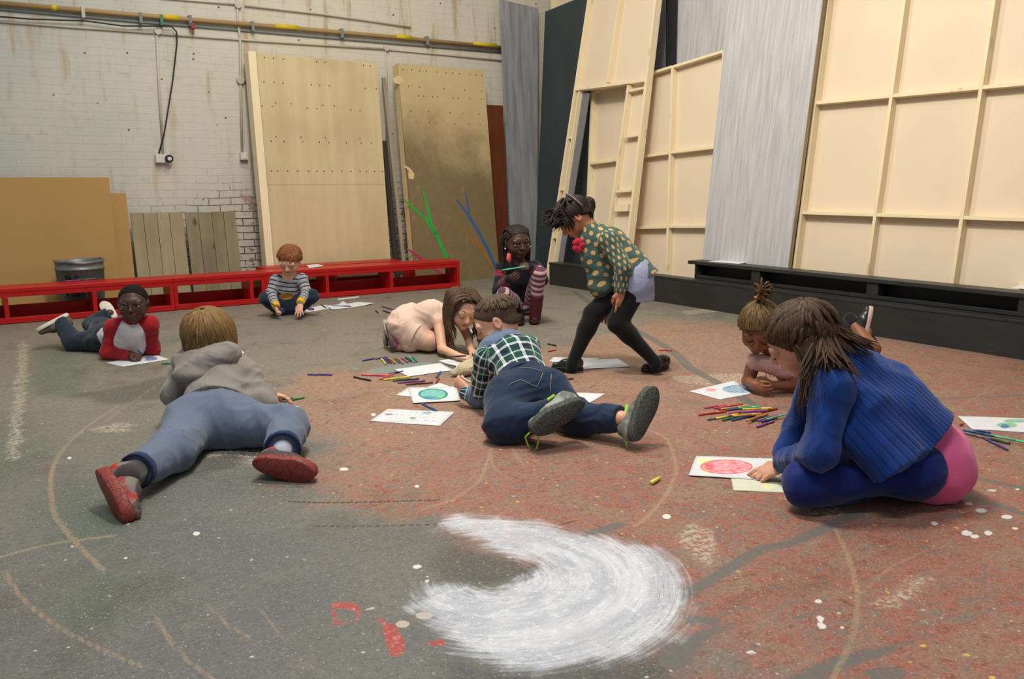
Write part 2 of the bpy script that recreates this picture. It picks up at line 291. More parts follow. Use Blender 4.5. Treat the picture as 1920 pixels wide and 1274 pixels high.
wcol = m.mix(m.mul(m.step(n4, .52, .74), .6), wcol, c8(176, 158, 130))
wcol = m.mix(m.mul(m.step(n2, .55, .75), .4), wcol, c8(160, 154, 142))
low = m.step(m.add(s3[2], m.mul(m.sub(n1, .5), .7)), 1.25, .55)
lowr = m.mul(low, m.step(s3[0], 1.0, 2.2))
wcol = m.mix(m.mul(lowr, .35), wcol, c8(196, 178, 172))
mm = m.mul(mort, m.step(m.add(n2, m.mul(lowr, .17)), .50, .62))
wcol = m.mix(m.mul(mort, .045), wcol, c8(120, 112, 100)); wcol = m.mix(m.mul(mm, m.add(.05, m.mul(lowr, .85))), wcol, c8(66, 56, 48))
expo = m.mul(lowr, m.step(m.noise(P, 4.2, 5, .7), .56, .62)); wcol = m.mix(m.mul(expo, m.step(s3[0], 1.9, 2.5)), wcol, m.mix(n3, c8(136, 92, 76), c8(160, 126, 108)))
pv = m.vor(P, 7); hole = m.mul(m.step(m.add(pv, m.mul(m.sub(n3, .5), .12)), .075, .05), m.step(m.sep(m.vor(P, 7, out=1))[0], .38, .42)); wcol = m.mix(m.mul(hole, .85), wcol, c8(54, 46, 40))
rust = m.mul(m.step(n4, .60, .75), m.step(s3[2], 1.7, 2.3)); wcol = m.mix(m.mul(rust, .5), wcol, c8(170, 140, 100))
m.col(wcol); m.bump(m.sub(m.mul(n2, .7), m.add(m.mul(mort, m.add(.10, m.mul(lowr, .5))), m.mul(hole, .8))), .5, .012)
tag(MB().box((-1.5, YW, -.02), (6.4, YW+.2, 5.2)).build('wall_back', m.m), None, kind='structure')
m2 = plain(176, 168, 150, .8, .2, .12, .2)
tag(MB().box((XW, -.8, -.02), (XW+.2, YW, 5.2)).build('wall_right', m2), None, kind='structure')

# ------------------------------------------------------------------ wood and board materials
def wood(name, ca, cb, grain=(1, 1, .08), scale=22., knots=.0, rough=.6, var=.5, bump=.15, dark=None, screws=False):
    m = NM(name, rough, .25); P = m.co(); oi = m.n('ShaderNodeObjectInfo').outputs['Random']; va = m.n('ShaderNodeVectorMath', operation='ADD'); m.put(va.inputs[0], P); m.put(va.inputs[1], m.comb(m.mul(oi, 7.3), m.mul(oi, 13.7), m.mul(oi, 3.1))); PO = P; P = va.outputs[0]; g = m.noise(m.map(P, grain), scale, 5, .6, .35); b = m.noise(P, 1.6, 3, .6)
    c = m.mix(g, ca, cb); c = m.mix(m.mul(m.step(b, .4, .7), var), c, tuple(x*.78 for x in ca))
    if knots:
        v = m.vor(m.map(P, (1, 1, .45)), 9.); r = m.sep(m.vor(m.map(P, (1, 1, .45)), 9., out=1))
        k = m.mul(m.step(m.add(v, m.mul(m.sub(g, .5), .3)), .24, .08), m.step(r[0], .48, .52)); c = m.mix(m.mul(k, knots), c, tuple(x*.3 for x in ca))
    if dark: c = dark(m, PO, c)
    m.col(c); m.bump(g, bump, .003); return m.m
PINE = wood('planed_pine', c8(226, 206, 166), c8(238, 222, 188), (1, 1, .1), 26, .3, .55, .15)
MDFB = wood('flat_backing_board', c8(220, 201, 173), c8(227, 209, 182), (1, 1, 1), 90, 0, .65, .15, .03)
BLACK = wood('black_stage_paint', c8(38, 38, 38), c8(58, 57, 55), (1, .2, 1), 30, 0, .42, .35, .12)
REDP = wood('red_gloss_paint', c8(164, 20, 22), c8(182, 30, 28), (.3, 1, 1), 18, 0, .38, .3, .08)
def upright_box(name, m, x0, x1, yf, th, h, lean, z0=0., extra=None, parent=None):
    """a board standing on the floor at front line y=yf and leaning back towards the back wall by the angle lean"""
    o = MB().box((x0, 0, 0), (x1, th, h)).build(name, m, parent, bevel=.002)
    o.rotation_euler = (-lean, 0, 0); o.location = (0, yf, z0); return o
# ------------------------------------------------------------------ boards leaning on the back wall
m = wood('brown_fibreboard', c8(166, 130, 78), c8(176, 140, 88), (1, 1, 1), 120, 0, .8, .2, .04)
a = upright_box('fibreboard_sheet', m, -.75, 1.275, 7.96, .012, 1.075, .13); tag(a, 'large plain brown fibreboard sheet leaning behind the metal bin', 'board')
a = upright_box('fibreboard_sheet', m, .55, 1.405, 8.01, .012, .94, .13); tag(a, 'shorter brown fibreboard sheet peeking out right of the large one', 'board')
pl = [wood('weathered_plank', c8(140, 124, 96), c8(178, 160, 128), (1, 1, .07), 20, .85, .7, .4), wood('grey_weathered_plank', c8(112, 102, 80), c8(156, 142, 114), (1, 1, .07), 18, .8, .7, .5)]
for i, (x0, x1, hh, mt, lb) in enumerate([(1.425, 1.865, .77, pl[0], 'pale knotty plank panel leaning next to the fibreboard'), (1.885, 2.335, .765, pl[1], 'greyer plank panel leaning against the peeling brick')]):
    e = empty('plank_panel', (x0, 8.0, 0), lb, 'panel'); w = (x1-x0)/4
    off = [0, .02, -.01, .012]
    cuts = np.cumsum([0, .235+off[i], .26, .24, .265-off[i]]); cuts = cuts/cuts[-1]*(x1-x0)
    for j in range(4):
        o = MB().box((.0015, 0, 0), (cuts[j+1]-cuts[j]-.0015, .02, hh-.004*(j % 2))).build('plank', mt, e, bevel=.002); o.location = (cuts[j], 0, 0); o.rotation_euler = (-.16, 0, 0)
    for zb in (.12, hh-.2):
        o = MB().box((.02, .0205, zb), (x1-x0-.02, .045, zb+.08)).build('batten', mt, e); o.rotation_euler = (-.16, 0, 0)
# plywood stage boxes standing on end
def ply1dark(m, P, c):
    s = m.sep(P); n = m.noise(P, 3, 4)
    line = m.step(m.math('ABSOLUTE', m.sub(s[2], 1.0)), .006, .002); c = m.mix(m.mul(line, .35), c, c8(110, 88, 60))
    return m.mix(m.mul(m.step(n, .55, .75), .35), c, c8(196, 166, 128))
def ply2dark(m, P, c):
    s = m.sep(P); n = m.noise(P, 2.2, 6, .65, .4); n2 = m.noise(P, 13, 5, .7)
    d = m.step(m.add(m.add(s[2], m.mul(s[0], .35)), m.mul(m.sub(n, .5), 1.1)), 2.05, 1.25)
    c = m.mix(m.mul(d, .85), c, m.mix(n2, c8(84, 68, 46), c8(122, 102, 70)))
    return m.mix(m.mul(m.mul(m.step(n2, .6, .7), d), .35), c, c8(176, 156, 116))
PLY1 = wood('pale_plywood', c8(184, 162, 120), c8(214, 196, 158), (1, 1, .05), 11, .0, .6, .35, .1, ply1dark)
PLY2 = wood('stained_plywood', c8(186, 164, 120), c8(200, 178, 134), (1, 1, .1), 12, .0, .6, .3, .1, ply2dark)
EDGE = wood('plywood_edge', c8(200, 178, 128), c8(222, 204, 158), (1, 1, .03), 30, 0, .6, .2)
SCREW = plain(70, 54, 38, .5)
def leaning_door(x0, x1, yf, th, h, lean, m, label, rows):
    e = empty('plywood_platform_deck', (x0, yf, 0), label, 'plywood panel')
    w = x1-x0
    o = MB().box((0, .0185, 0), (.03, th, h)).box((w-.03, .0185, 0), (w, th, h)).box((.03, .0185, h-.04), (w-.03, th, h)).box((.03, .0185, 0), (w-.03, th, .04)).build('edge_frame', EDGE, e); o.rotation_euler = (-lean, 0, 0)
    b = MB().box((0, 0, 0), (w, .018, h))
    for z, xs_ in rows:
        for x in xs_: b.tube([(x*w, -.0008, z*h), (x*w, .003, z*h)], .0065, 8, 1)
    o = b.build('plywood_face', [m, SCREW], e); o.rotation_euler = (-lean, 0, 0)
    return e
# faces are wide pale panels; the first shows a thick side board on its left
e1 = leaning_door(2.60, 3.80, 7.86, .13, 2.19, .095, PLY1, 'pale plywood deck standing on end, left of the stained one', [(.985, [.06,.13,.21,.48,.55,.88,.94]), (.885, [.04,.12,.19,.42,.49,.57,.88,.98]), (.80,[.12,.24,.5,.6]), (.785, [.01,.09,.37,.45,.74,.82]), (.66,[.1,.3,.5,.8]), (.64, [.06,.16,.31,.45,.53,.68,.81,.9]), (.515, [.04,.09,.17,.25,.34,.41,.47,.54,.62,.70,.78,.84,.91,.98]), (.1, [.1,.3,.5,.7,.9])])
o = MB().box((-.075, -.002, 0), (-.002, .13, 2.205)).build('side_board', PINE, e1, bevel=.003); o.rotation_euler = (-.095, 0, 0)
e2 = leaning_door(3.99, 5.00, 7.70, .12, 2.20, .13, PLY2, 'stained plywood deck with painted colour strokes on its lower half', [(.975, [.05,.15,.24,.31,.44,.54,.62,.7,.82,.9,.97]), (.90,[.1,.22,.5,.75,.95]), (.86, [.2,.26,.36,.42,.6,.66,.8,.94]), (.79,[.1,.3,.55,.7,.9]), (.74, [.15,.3,.38,.6,.76,.9])])
# painted strokes on the stained deck (thin raised paint following the face)
def on_face(e_, lean, u, v, off=.002):
    y0 = e_.location[1]; s = math.tan(lean); d = RAY(u, v); t = (y0 + s*CAMH)/(d[1]-s*d[2]); p = CO+d*t
    return (p[0]-e_.location[0], -off, p[2]/math.cos(lean))
def stroke(e_, lean, name, col, lines):
    b = MB()
    for pts, ws in lines:
        q = [np.array(on_face(e_, lean, *p)) for p in pts]; L = []; 
        for i, p in enumerate(q):
            t = q[min(i+1, len(q)-1)]-q[max(i-1, 0)]; n = np.array([t[2], 0, -t[0]]); n /= np.linalg.norm(n); w = ws[i] if hasattr(ws, '__len__') else ws
            L += [p-n*w, p+n*w]
        n0 = len(L); vs = L+[x+np.array([0, .0018, 0]) for x in L]
        fs = [(2*i, 2*i+1, 2*i+3, 2*i+2) for i in range(len(q)-1)]+[(n0+2*i, n0+2*i+2, n0+2*i+3, n0+2*i+1) for i in range(len(q)-1)]
        fs += [(2*i, 2*i+2, n0+2*i+2, n0+2*i) for i in range(len(q)-1)]+[(2*i+1, n0+2*i+1, n0+2*i+3, 2*i+3) for i in range(len(q)-1)]
        b.add(vs, fs)
    o = b.build(name, col, e_); o.rotation_euler = (-lean, 0, 0); return o
g_ = plain(46, 160, 62, .5, .3, .15); bl = plain(52, 94, 142, .6, .3, .2); og = plain(158, 104, 42, .6, .3, .2); pk = plain(168, 46, 86, .6, .3, .2)
stroke(e2, .13, 'green_paint_stroke', g_, [([(757,374),(775,391),(797,410),(815,436),(828,462),(838,484)], [.008,.012,.016,.02,.022,.022]), ([(789,347),(797,370),(803,397),(808,420),(818,440)], [.004,.01,.015,.017,.02]), ([(771,505),(777,520)], .01)])
stroke(e2, .13, 'blue_paint_stroke', bl, [([(855,374),(870,392),(882,410),(900,440),(915,468),(928,500)], [.006,.012,.016,.015,.018,.018]), ([(872,358),(876,378),(880,400)], [.005,.008,.012])])
stroke(e2, .13, 'orange_paint_stroke', og, [([(838,394),(862,425),(885,452),(905,472),(926,500)], [.003,.005,.008,.014,.016]), ([(880,428),(895,455),(910,475)], [.004,.007,.01])])
stroke(e2, .13, 'pink_paint_stroke', pk, [([(766,468),(790,486),(815,505),(838,519)], [.01,.016,.014,.012])])
pc = plain(206, 178, 132, .7); stroke(e2, .13, 'bare_wood_patch', pc, [([(759,312),(764,315),(769,320),(771,327),(771,336)], [.009, .012, .018, .036, .026])]); stroke(e2, .13, 'bare_wood_patch', pc, [([(738,151),(747,150),(756,151)], [.02, .045, .02])])
# gap between the decks: brown boards
a = upright_box('brown_panel', wood('brown_stained_board', c8(92, 46, 26), c8(120, 62, 36), (1, 1, .1), 14, 0, .5, .4), 5.01, 5.28, 7.93, .02, 1.84, .06); tag(a, 'red-brown board leaning beside the stained plywood deck', 'board')
a = upright_box('dark_slat', plain(54, 46, 38, .7), 3.845, 3.90, 7.86, .02, 1.45, .16); tag(a, 'dark narrow slat leaning between the two plywood decks', 'slat')
a = upright_box('pale_slat', wood('old_slat', c8(140,130,112), c8(165,155,135)), 3.925, 3.96, 7.83, .03, 2.1, .18); tag(a, 'grey narrow batten leaning between the two plywood decks', 'batten')
# ------------------------------------------------------------------ pipes and conduit on the back wall
CREAMP = plain(190, 184, 166, .55, .35, .1); BROWNP = wood('old_brown_pipe_paint', c8(150, 118, 74), c8(176, 146, 98), (.15, 1, 1), 12, 0, .5, .3)
YEL = plain(206, 178, 36, .5); GREYP = plain(120, 128, 126, .5); GRNP = plain(72, 124, 104, .5)
YP = YW-.035
wp = lambda u, v, y=YP: tuple(PY(u, v, y))
def pipe(name, pts, r, m, label, cat='pipe', n=8, y=YP):
    return tag(MB().tube([wp(*p, y) for p in pts], r, n).build(name, m, None, True), label, cat)
b = empty('gas_pipe', wp(470, 45), 'brown pipe running the length of the brick wall, with yellow tape bands', 'pipe')
def local(e_, pts): l = np.array(e_.location); return [tuple(np.array(p)-l) for p in pts]
MB().tube(local(b, [wp(-60, 1), wp(250, 28), wp(500, 49), wp(720, 68), wp(945, 90)]), .021, 10).build('pipe_run', BROWNP, b, True)
for u0, v0, u1, v1 in [(95, 14, 106, 15), (298, 31.3, 335, 34.3), (515, 49, 560, 53), (742, 68.5, 771, 71.3), (886, 82, 930, 86.5)]:
    MB().tube(local(b, [wp(u0, v0), wp(u1, v1)]), .0245, 12).build('yellow_tape', YEL, b, True)
for u, v, mm_ in [(155, 22, CREAMP), (263, 33, GREYP), (302, 37, GRNP), (356, 38, GREYP), (473, 49, GREYP), (640, 62, GREYP), (800, 76, GREYP)]:
    p = np.array(wp(u, v))-np.array(b.location); MB().box(p+(-.014, -.03, -.05), p+(.014, .034, .04)).build('pipe_bracket', mm_, b, bevel=.003)
pipe('steel_pipe', [(-60, 12), (250, 40), (500, 61), (720, 80), (945, 99)], .010, GREYP, 'thin grey pipe directly below the brown pipe', y=YW-.012)
pipe('conduit_pipe', [(-60, 36), (120, 50), (288, 62)], .009, CREAMP, 'cream conduit left of the round box above the twin socket', y=YW-.012)
pipe('conduit_pipe', [(301, 63.5), (447, 74), (500, 78), (719, 92)], .0105, CREAMP, 'cream conduit between the two round junction boxes', y=YW-.012)
pipe('conduit_pipe', [(727, 93), (836, 103), (950, 115)], .009, CREAMP, 'cream conduit right of the junction box above the stained deck', y=YW-.012)
pipe('conduit_pipe', [(300, -4), (440, 8)], .009, CREAMP, 'cream conduit at the top left of the wall', y=YW-.012)
pipe('conduit_pipe', [(459, 10), (600, 26), (700, 40), (770, 51)], .009, CREAMP, 'cream conduit sloping down across the top of the wall', y=YW-.02)
pipe('conduit_pipe', [(443, -30), (446, 40), (447, 50), (450, 70), (451, 150), (454, 285)], .012, CREAMP, 'vertical cream conduit dropping to the small socket', y=YW-.012)
pipe('conduit_pipe', [(294, 66), (298, 160), (306, 290)], .011, CREAMP, 'vertical cream conduit dropping to the twin socket', y=YW-.012)
pipe('conduit_pipe', [(723, 95), (725, 150), (724, 300)], .010, CREAMP, 'vertical cream conduit between the plywood decks', y=YW-.012)
pipe('conduit_pipe', [(456, 153.5), (520, 156)], .009, plain(120, 108, 92, .6), 'short dark conduit running behind the pale plywood deck', y=YW-.012)
pipe('black_cable', [(-40, 28), (60, 36), (158, 39), (230, 48.5), (300, 49), (322, 50), (331, 60), (332, 80), (324, 150), (308, 250), (298, 288)], .007, plain(46, 44, 42, .5), 'loose black cable drooping down to the twin socket', 'cable', 6, y=YW-.05)
def jbox(u, v, r, label):
    p = wp(u, v, YW); o = MB().tube([p, (p[0], p[1]-.035, p[2])], r, 16).build('junction_box', CREAMP, None, bevel=.004); return tag(o, label, 'junction box', 'round conduit boxes')
jbox(445, 10, .032, 'round cream conduit box at the top of the wall'); jbox(295, 59, .032, 'round cream conduit box above the twin socket')
jbox(450, 151, .036, 'round cream conduit box midway down beside the pale deck'); jbox(723, 91, .03, 'round cream conduit box above the stained deck')
def socket(u, v, w, h, label, knob):
    p = np.array(wp(u, v, YW)); e = empty('wall_socket', p, label, 'socket')
    MB().box((-w/2, -.055, -h/2), (w/2, 0, h/2)).build('housing', plain(206, 202, 194, .4, .4), e, bevel=.006)
    if knob:
        MB().tube([(w/2-.01, -.08, 0), (w/2-.01, -.0555, 0)], .036, 18).build('plug', plain(40, 40, 42, .4), e, bevel=.004)
        MB().tube([(w/2-.01, -.088, 0), (w/2-.01, -.0805, 0)], .018, 14).build('plug_cap', plain(200, 200, 200, .4), e)
    else: MB().box((-.012, -.062, -.02), (.012, -.0555, .02)).build('switch', plain(225, 222, 215, .4), e, bevel=.002)
socket(303, 298, .12, .075, 'white twin wall socket with a round black plug', True); socket(455.5, 293.5, .07, .07, 'small cream single wall socket near the pale deck', False)
p = np.array(wp(361, 43, YW-.06)); o = MB().box(p+(-.02, -.02, -.05), p+(.02, .03, .0)).tube([p+(0, 0, -.05), p+(0, 0, -.10)], .006, 6).build('pipe_valve', plain(130, 66, 48, .5), None); tag(o, 'small rust-red valve hanging under the brown pipe', 'valve')

# ------------------------------------------------------------------ red low benches
def open_bench(name, x0, x1, yf, depth, h, legs, m, label, cat='bench', rot=0., rail=.055, th=.03, side=.03):
    """carcass bench: top, bottom board, back foot rail and upright dividers"""
    e = empty(name, (x0, yf, 0), label, cat); L = x1-x0; e.rotation_euler = (0, 0, rot)
    MB().box((0, 0, h-th), (L, depth, h)).build('bench_top', m, e, bevel=.003)
    MB().box((0, .004, h-th-rail+.02), (L, .03, h-th)).build('front_apron', m, e, bevel=.002)
    MB().box((0, 0, .004), (L, .035, .045)).build('floor_rail', m, e, bevel=.002)
    MB().box((0, .036, .004), (L, depth-.026, .022)).build('bottom_board', m, e)
    MB().box((0, depth-.025, .004), (L, depth, .11)).build('back_rail', m, e, bevel=.002)
    for lx in legs:
        MB().box((lx, .003, .0225), (lx+side, depth-.026, h-th-rail+.02)).build('upright', m, e, bevel=.002)
    return e
yb = 7.17
def bx(u): return PY(u, 560, yb)[0]
open_bench('red_bench', bx(-60), bx(327), yb, .27, .262, [bx(-60)*0, bx(6)-bx(-60), bx(174)-bx(-60), bx(327)-bx(-60)-.03], REDP, 'low red bench standing in front of the metal bin')
open_bench('red_bench', bx(327)+.004, bx(500), yb+.01, .27, .262, [0, bx(470)-bx(327), bx(500)-bx(327)-.034], REDP, 'low red bench in front of the plank panels', rot=.005)
open_bench('red_bench', bx(500)+.006, bx(866), yb+.035, .27, .262, [0, bx(614)-bx(500), bx(735)-bx(500), bx(866)-bx(500)-.036], REDP, 'low red bench behind the striped toddler', rot=-.003)
open_bench('red_bench', PY(497, 500, 7.53)[0], PY(755, 500, 7.53)[0], 7.54, .25, .262, [0, .65, 1.2, 1.47], REDP, 'red bench tucked behind, against the pale plywood deck')

# ------------------------------------------------------------------ galvanised bin
def bin_():
    c = PY(155, 560, 7.68); e = empty('metal_bin', (c[0], 7.68, 0), 'dented galvanised metal bin with scrawled letters behind the red bench', 'bin')
    m = NM('galvanised_steel', .42, .5); m.b.inputs['Metallic'].default_value = .35; P = m.co(); n = m.noise(P, 9, 5, .7)
    m.col(m.mix(n, c8(84, 90, 90), c8(138, 142, 140))); m.rough(m.add(.3, m.mul(n, .3)))
    n_ = 96; prof = [(.0, .158), (.012, .165), (.02, .158), (.03, .158), (.06, .160), (.33, .176), (.335, .184), (.345, .184), (.35, .177), (.385, .178), (.39, .185), (.405, .186), (.408, .178), (.4, .172), (.05, .15), (.05, 0.001)]
    vs = []; 
    for k, (z, r) in enumerate(prof):
        for j in range(n_):
            w = 2*math.pi*j/n_; rr = r + (.0035*math.cos(w*24) if .055 < z < .332 and k < 8 else 0); dz = .006*math.sin(w*2+1) + .003*math.sin(5*w) if z > .38 else 0
            vs.append((rr*math.cos(w), rr*math.sin(w), z+dz))
    fs = [(k*n_+j, k*n_+(j+1) % n_, (k+1)*n_+(j+1) % n_, (k+1)*n_+j) for k in range(len(prof)-1) for j in range(n_)]
    # more rings in the fluted part
    MB().add(vs, fs).build('bin_body', m.m, e, True)
    for s in (-1, 1):
        a = -math.pi/2-.59*0+s*0+(.15 if s < 0 else math.pi+.15); r = .182
        pts = [(r*math.cos(a-.28), r*math.sin(a-.28), .25), (1.12*r*math.cos(a-.28), 1.12*r*math.sin(a-.28), .265), (1.12*r*math.cos(a+.28), 1.12*r*math.sin(a+.28), .265), (r*math.cos(a+.28), r*math.sin(a+.28), .25)]
        MB().tube(pts, .006, 8).build('handle', m.m, e, True)
    # hand-painted letters P S
    b = MB(); ink = plain(26, 26, 26, .7)
    def L(pts):
        q = []
        for (s_, z) in pts:
            a = -math.pi/2 - .42 + s_/.17 ; r = .168 + (z-.06)*.06+.004; q.append((r*math.cos(a), r*math.sin(a), z))
        b.tube(q, .0045, 6)
    L([(-.05, .22), (-.05, .30), (-.02, .298), (-.015, .275), (-.045, .262)]); L([(.04, .295), (.015, .29), (.012, .265), (.035, .25), (.033, .228), (.008, .222)])
    L([(-.06, .13), (-.06, .165), (-.04, .15), (-.02, .165), (-.02, .13)]); L([(.0, .13), (.0, .165), (.02, .165), (.022, .13), (.0, .13)]); L([(.035, .165), (.035, .13)]); L([(.05, .165), (.05, .148), (.07, .148), (.07, .13)])
    b.build('painted_letters', ink, e, True)
bin_()
# ------------------------------------------------------------------ right side: scenery flats leaning on the right wall
def PL(u, v, x0, lean, y0=0.):
    p = PLANE(u, v, x0, math.tan(lean)); return (p[1]-y0, p[2]/math.cos(lean))
def flat_root(name, x0, y0, lean, label, cat='flat', tilt=0.):
    e = empty(name, (x0, y0, 0), label, cat); e.rotation_euler = (0, lean, 0); return e
def member(e, name, a, b, w, d, m, x=0.):
    """straight timber from (y,h) a to b, w wide in the plane, d deep behind the front plane"""
    a = np.array(a); b = np.array(b); t = (b-a)/np.linalg.norm(b-a); n = np.array([-t[1], t[0]])*w/2
    q = [a-n, b-n, b+n, a+n]; vs = [(x, p[0], p[1]) for p in q]+[(x+d, p[0], p[1]) for p in q]
    return MB().add(vs, [(0, 1, 2, 3), (7, 6, 5, 4), (0, 4, 5, 1), (1, 5, 6, 2), (2, 6, 7, 3), (3, 7, 4, 0)]).build(name, m, e, bevel=.0015)
def sheet(e, name, corners, x, th, m):
    vs = [(x, p[0], p[1]) for p in corners]+[(x+th, p[0], p[1]) for p in corners]; k = len(corners)
    fs = [tuple(range(k)), tuple(range(2*k-1, k-1, -1))]+[(i, i+k, (i+1) % k+k, (i+1) % k) for i in range(k)]
    b = MB().add(vs, fs); o = b.build(name, m, e, bevel=.001)
    import bmesh
    bm = bmesh.new(); bm.from_mesh(o.data); bmesh.ops.recalc_face_normals(bm, faces=bm.faces); bm.to_mesh(o.data); bm.free(); return o
# black low step
e = empty('black_step', (5.06, 0, 0), 'long low black step running along the right side on the floor', 'platform')
MB().box((0, .6, 0), (.02, 6.88, .205)).build('front_fascia', BLACK, e, bevel=.002)
MB().box((-.003, .6, .2055), (.13, 6.89, .222)).build('step_top', BLACK, e, bevel=.002)
MB().box((.105, .61, 0), (.125, 6.87, .205)).build('back_board', BLACK, e)
# black bench
bxx = 5.195; e = empty('black_bench', (bxx, 0, 0), 'long black open-fronted bench behind the low black step', 'bench')
yy = lambda u, v=520: PX(u, v, bxx)[1]
H = .362; yl = yy(1302)
MB().box((-.012, 1.2, H-.028), (.150, yl+.07, H)).build('bench_top', BLACK, e, bevel=.003)
MB().box((0, 1.25, .225), (.02, yl, .25)).build('front_rail', BLACK, e, bevel=.002)
MB().box((.12, 1.25, .002), (.135, yl-.021, H-.029)).build('inner_back', BLACK, e)
for u0, u1 in [(1302, 1305), (1408, 1424), (1626, 1648), (1914, 1934)]:
    a, b_ = yy(u0), yy(u1); MB().box((.001, b_, .2505), (.119, a, H-.029)).build('upright', BLACK, e, bevel=.002)
MB().box((.0, yl-.02, .002), (.14, yl, H-.029)).build('end_panel', BLACK, e, bevel=.002)
# big framed flat on the right
LN = math.radians(6.2); X0 = 5.425; FD = .062
q = lambda u, v: PL(u, v, X0, LN)
Yl = q(1520, 250)[0]; st = [Yl, q(1661, 250)[0], q(1826, 250)[0]]; dy = st[1]-st[2]; st += [st[2]-dy, st[2]-2*dy]
hr = [q(1700, 177)[1], q(1700, 405)[1]]; hd = hr[0]-hr[1]; top = hr[0]+hd*.99
e = flat_root('framed_flat', X0, 0, LN, 'large pale framed scenery flat standing behind the black bench', 'scenery flat')
sheet(e, 'backing_sheet', [(st[0]+.012, .0), (st[-1]-.012, .0), (st[-1]-.012, top+.55), (st[0]+.012, top+.55)], FD+.0005, .006, MDFB)
for y in st: member(e, 'stile', (y, .0), (y, top+.55), .024, FD, PINE)
for h in hr+[top, .012, hr[1]-hd]:
    for i in range(len(st)-1): member(e, 'rail', (st[i]-.0125, h), (st[i+1]+.0125, h), .024, FD-.001, PINE, .001)
# tall grey painted flat in front of it on the left
LG = math.radians(6.0); XG = 5.42-.0
GREY = NM('grey_scumbled_paint', .7, .2); P = GREY.co(); g = GREY.noise(GREY.map(P, (1, 6, .35)), 6, 5, .65, .3); g2 = GREY.noise(GREY.map(P, (1, 22, .6)), 4, 5, .75)
cc = GREY.mix(GREY.step(g, .3, .7), c8(172, 170, 170), c8(196, 194, 192)); cc = GREY.mix(GREY.mul(GREY.step(g2, .45, .7), .28), cc, c8(156, 154, 158)); GREY.col(cc); GREY.bump(g2, .15, .003)
def greyflat(name, px, x0, lean, m, label, th=.03, edge=PINE, hh=None):
    e = flat_root(name, x0, 0, lean, label, 'scenery flat')
    c = [PL(u, v, x0, lean) for u, v in px]
    if hh: c = [(c[0][0], 0), (c[1][0], 0), (c[1][0], hh), (c[0][0], hh)]
    sheet(e, 'painted_face', c, 0, .008, m)
    ys_ = [p[0] for p in c]; hs = [p[1] for p in c]
    b = MB(); y0, y1 = max(ys_[0], ys_[3]) if 0 else ys_[0], ys_[1]
    sheet(e, 'edge_timber', [(c[1][0]+.03, c[1][1]), (c[1][0], c[1][1]), (c[2][0], c[2][1]), (c[2][0]+.03, c[2][1])], .0085, th, edge)
    sheet(e, 'edge_timber', [(c[0][0], c[0][1]), (c[0][0]-.03, c[0][1]), (c[3][0]-.03, c[3][1]), (c[3][0], c[3][1])], .0085, th, edge)
    return e
XGf = 5.36
a_, b_ = PL(1318, 470, XGf, LG), PL(1364, 20, XGf, LG); c_, d_ = PL(1478, 494, XGf+.0, LG), PL(1541, 10, XGf, LG)
def ext(p, r, h): t = (h-p[1])/(r[1]-p[1]); return (p[0]+(r[0]-p[0])*t, h)
greyflat('tall_grey_flat', [(0, 0)]*4, XGf, LG, GREY.m, '') if 0 else None
e = flat_root('tall_grey_flat', XGf, 0, LG, 'tall light grey painted flat standing between the two pale framed flats', 'scenery flat')
cs = [ext(a_, b_, .0), ext(c_, d_, .0), ext(c_, d_, 3.0), ext(a_, b_, 3.0)]
sheet(e, 'painted_face', cs, 0, .007, GREY.m)
for i, j, sg in ((1, 2, 1), (0, 3, -1)):
    sheet(e, 'edge_timber', [cs[i], cs[j], (cs[j][0]+sg*.03, cs[j][1]), (cs[i][0]+sg*.03, cs[i][1])], .0075, .036, wood('old_flat_edge', c8(150, 128, 94), c8(176, 152, 114), (1, 1, .05), 20))
# shorter framed flat in the middle, sitting slightly crooked
LM = math.radians(6.5); XM = 5.46; q = lambda u, v: PL(u, v, XM, LM)
e = flat_root('framed_flat', XM, 0, LM, 'shorter pale framed flat set slightly crooked between black panel and grey flat', 'scenery flat')
TL, TR = q(1109, 170), q(1356, 95); BL = ext(q(1109, 175), q(1097, 480), .02); MB_ = ext(q(1260, 124), q(1249, 510), .02); MT = q(1260, 124)
wid = np.array(MT)-np.array(MB_); TRx = np.array(TR); BR = (TR[0]+(MB_[0]-MT[0]), .02)
sheet(e, 'backing_sheet', [BL, BR, TR, TL], .0605, .006, MDFB)
member(e, 'stile', BL, TL, .026, .06, PINE); member(e, 'stile', MB_, MT, .024, .06, PINE); member(e, 'stile', BR, TR, .026, .06, PINE)
def rail_between(pa, pb): member(e, 'rail', pa, pb, .024, .059, PINE, .001)
rl = [(q(1109, 172), q(1259, 125)), (q(1261, 125), q(1355, 96)), (q(1104, 307), q(1253, 287)), (q(1256, 286), q(1340, 276)), (q(1100, 430), q(1249, 426)), (q(1252, 425), q(1326, 425))]
for a_, b_ in rl: rail_between(a_, b_)
rail_between((BL[0]-.013, .03), (BR[0]+.013, .03))
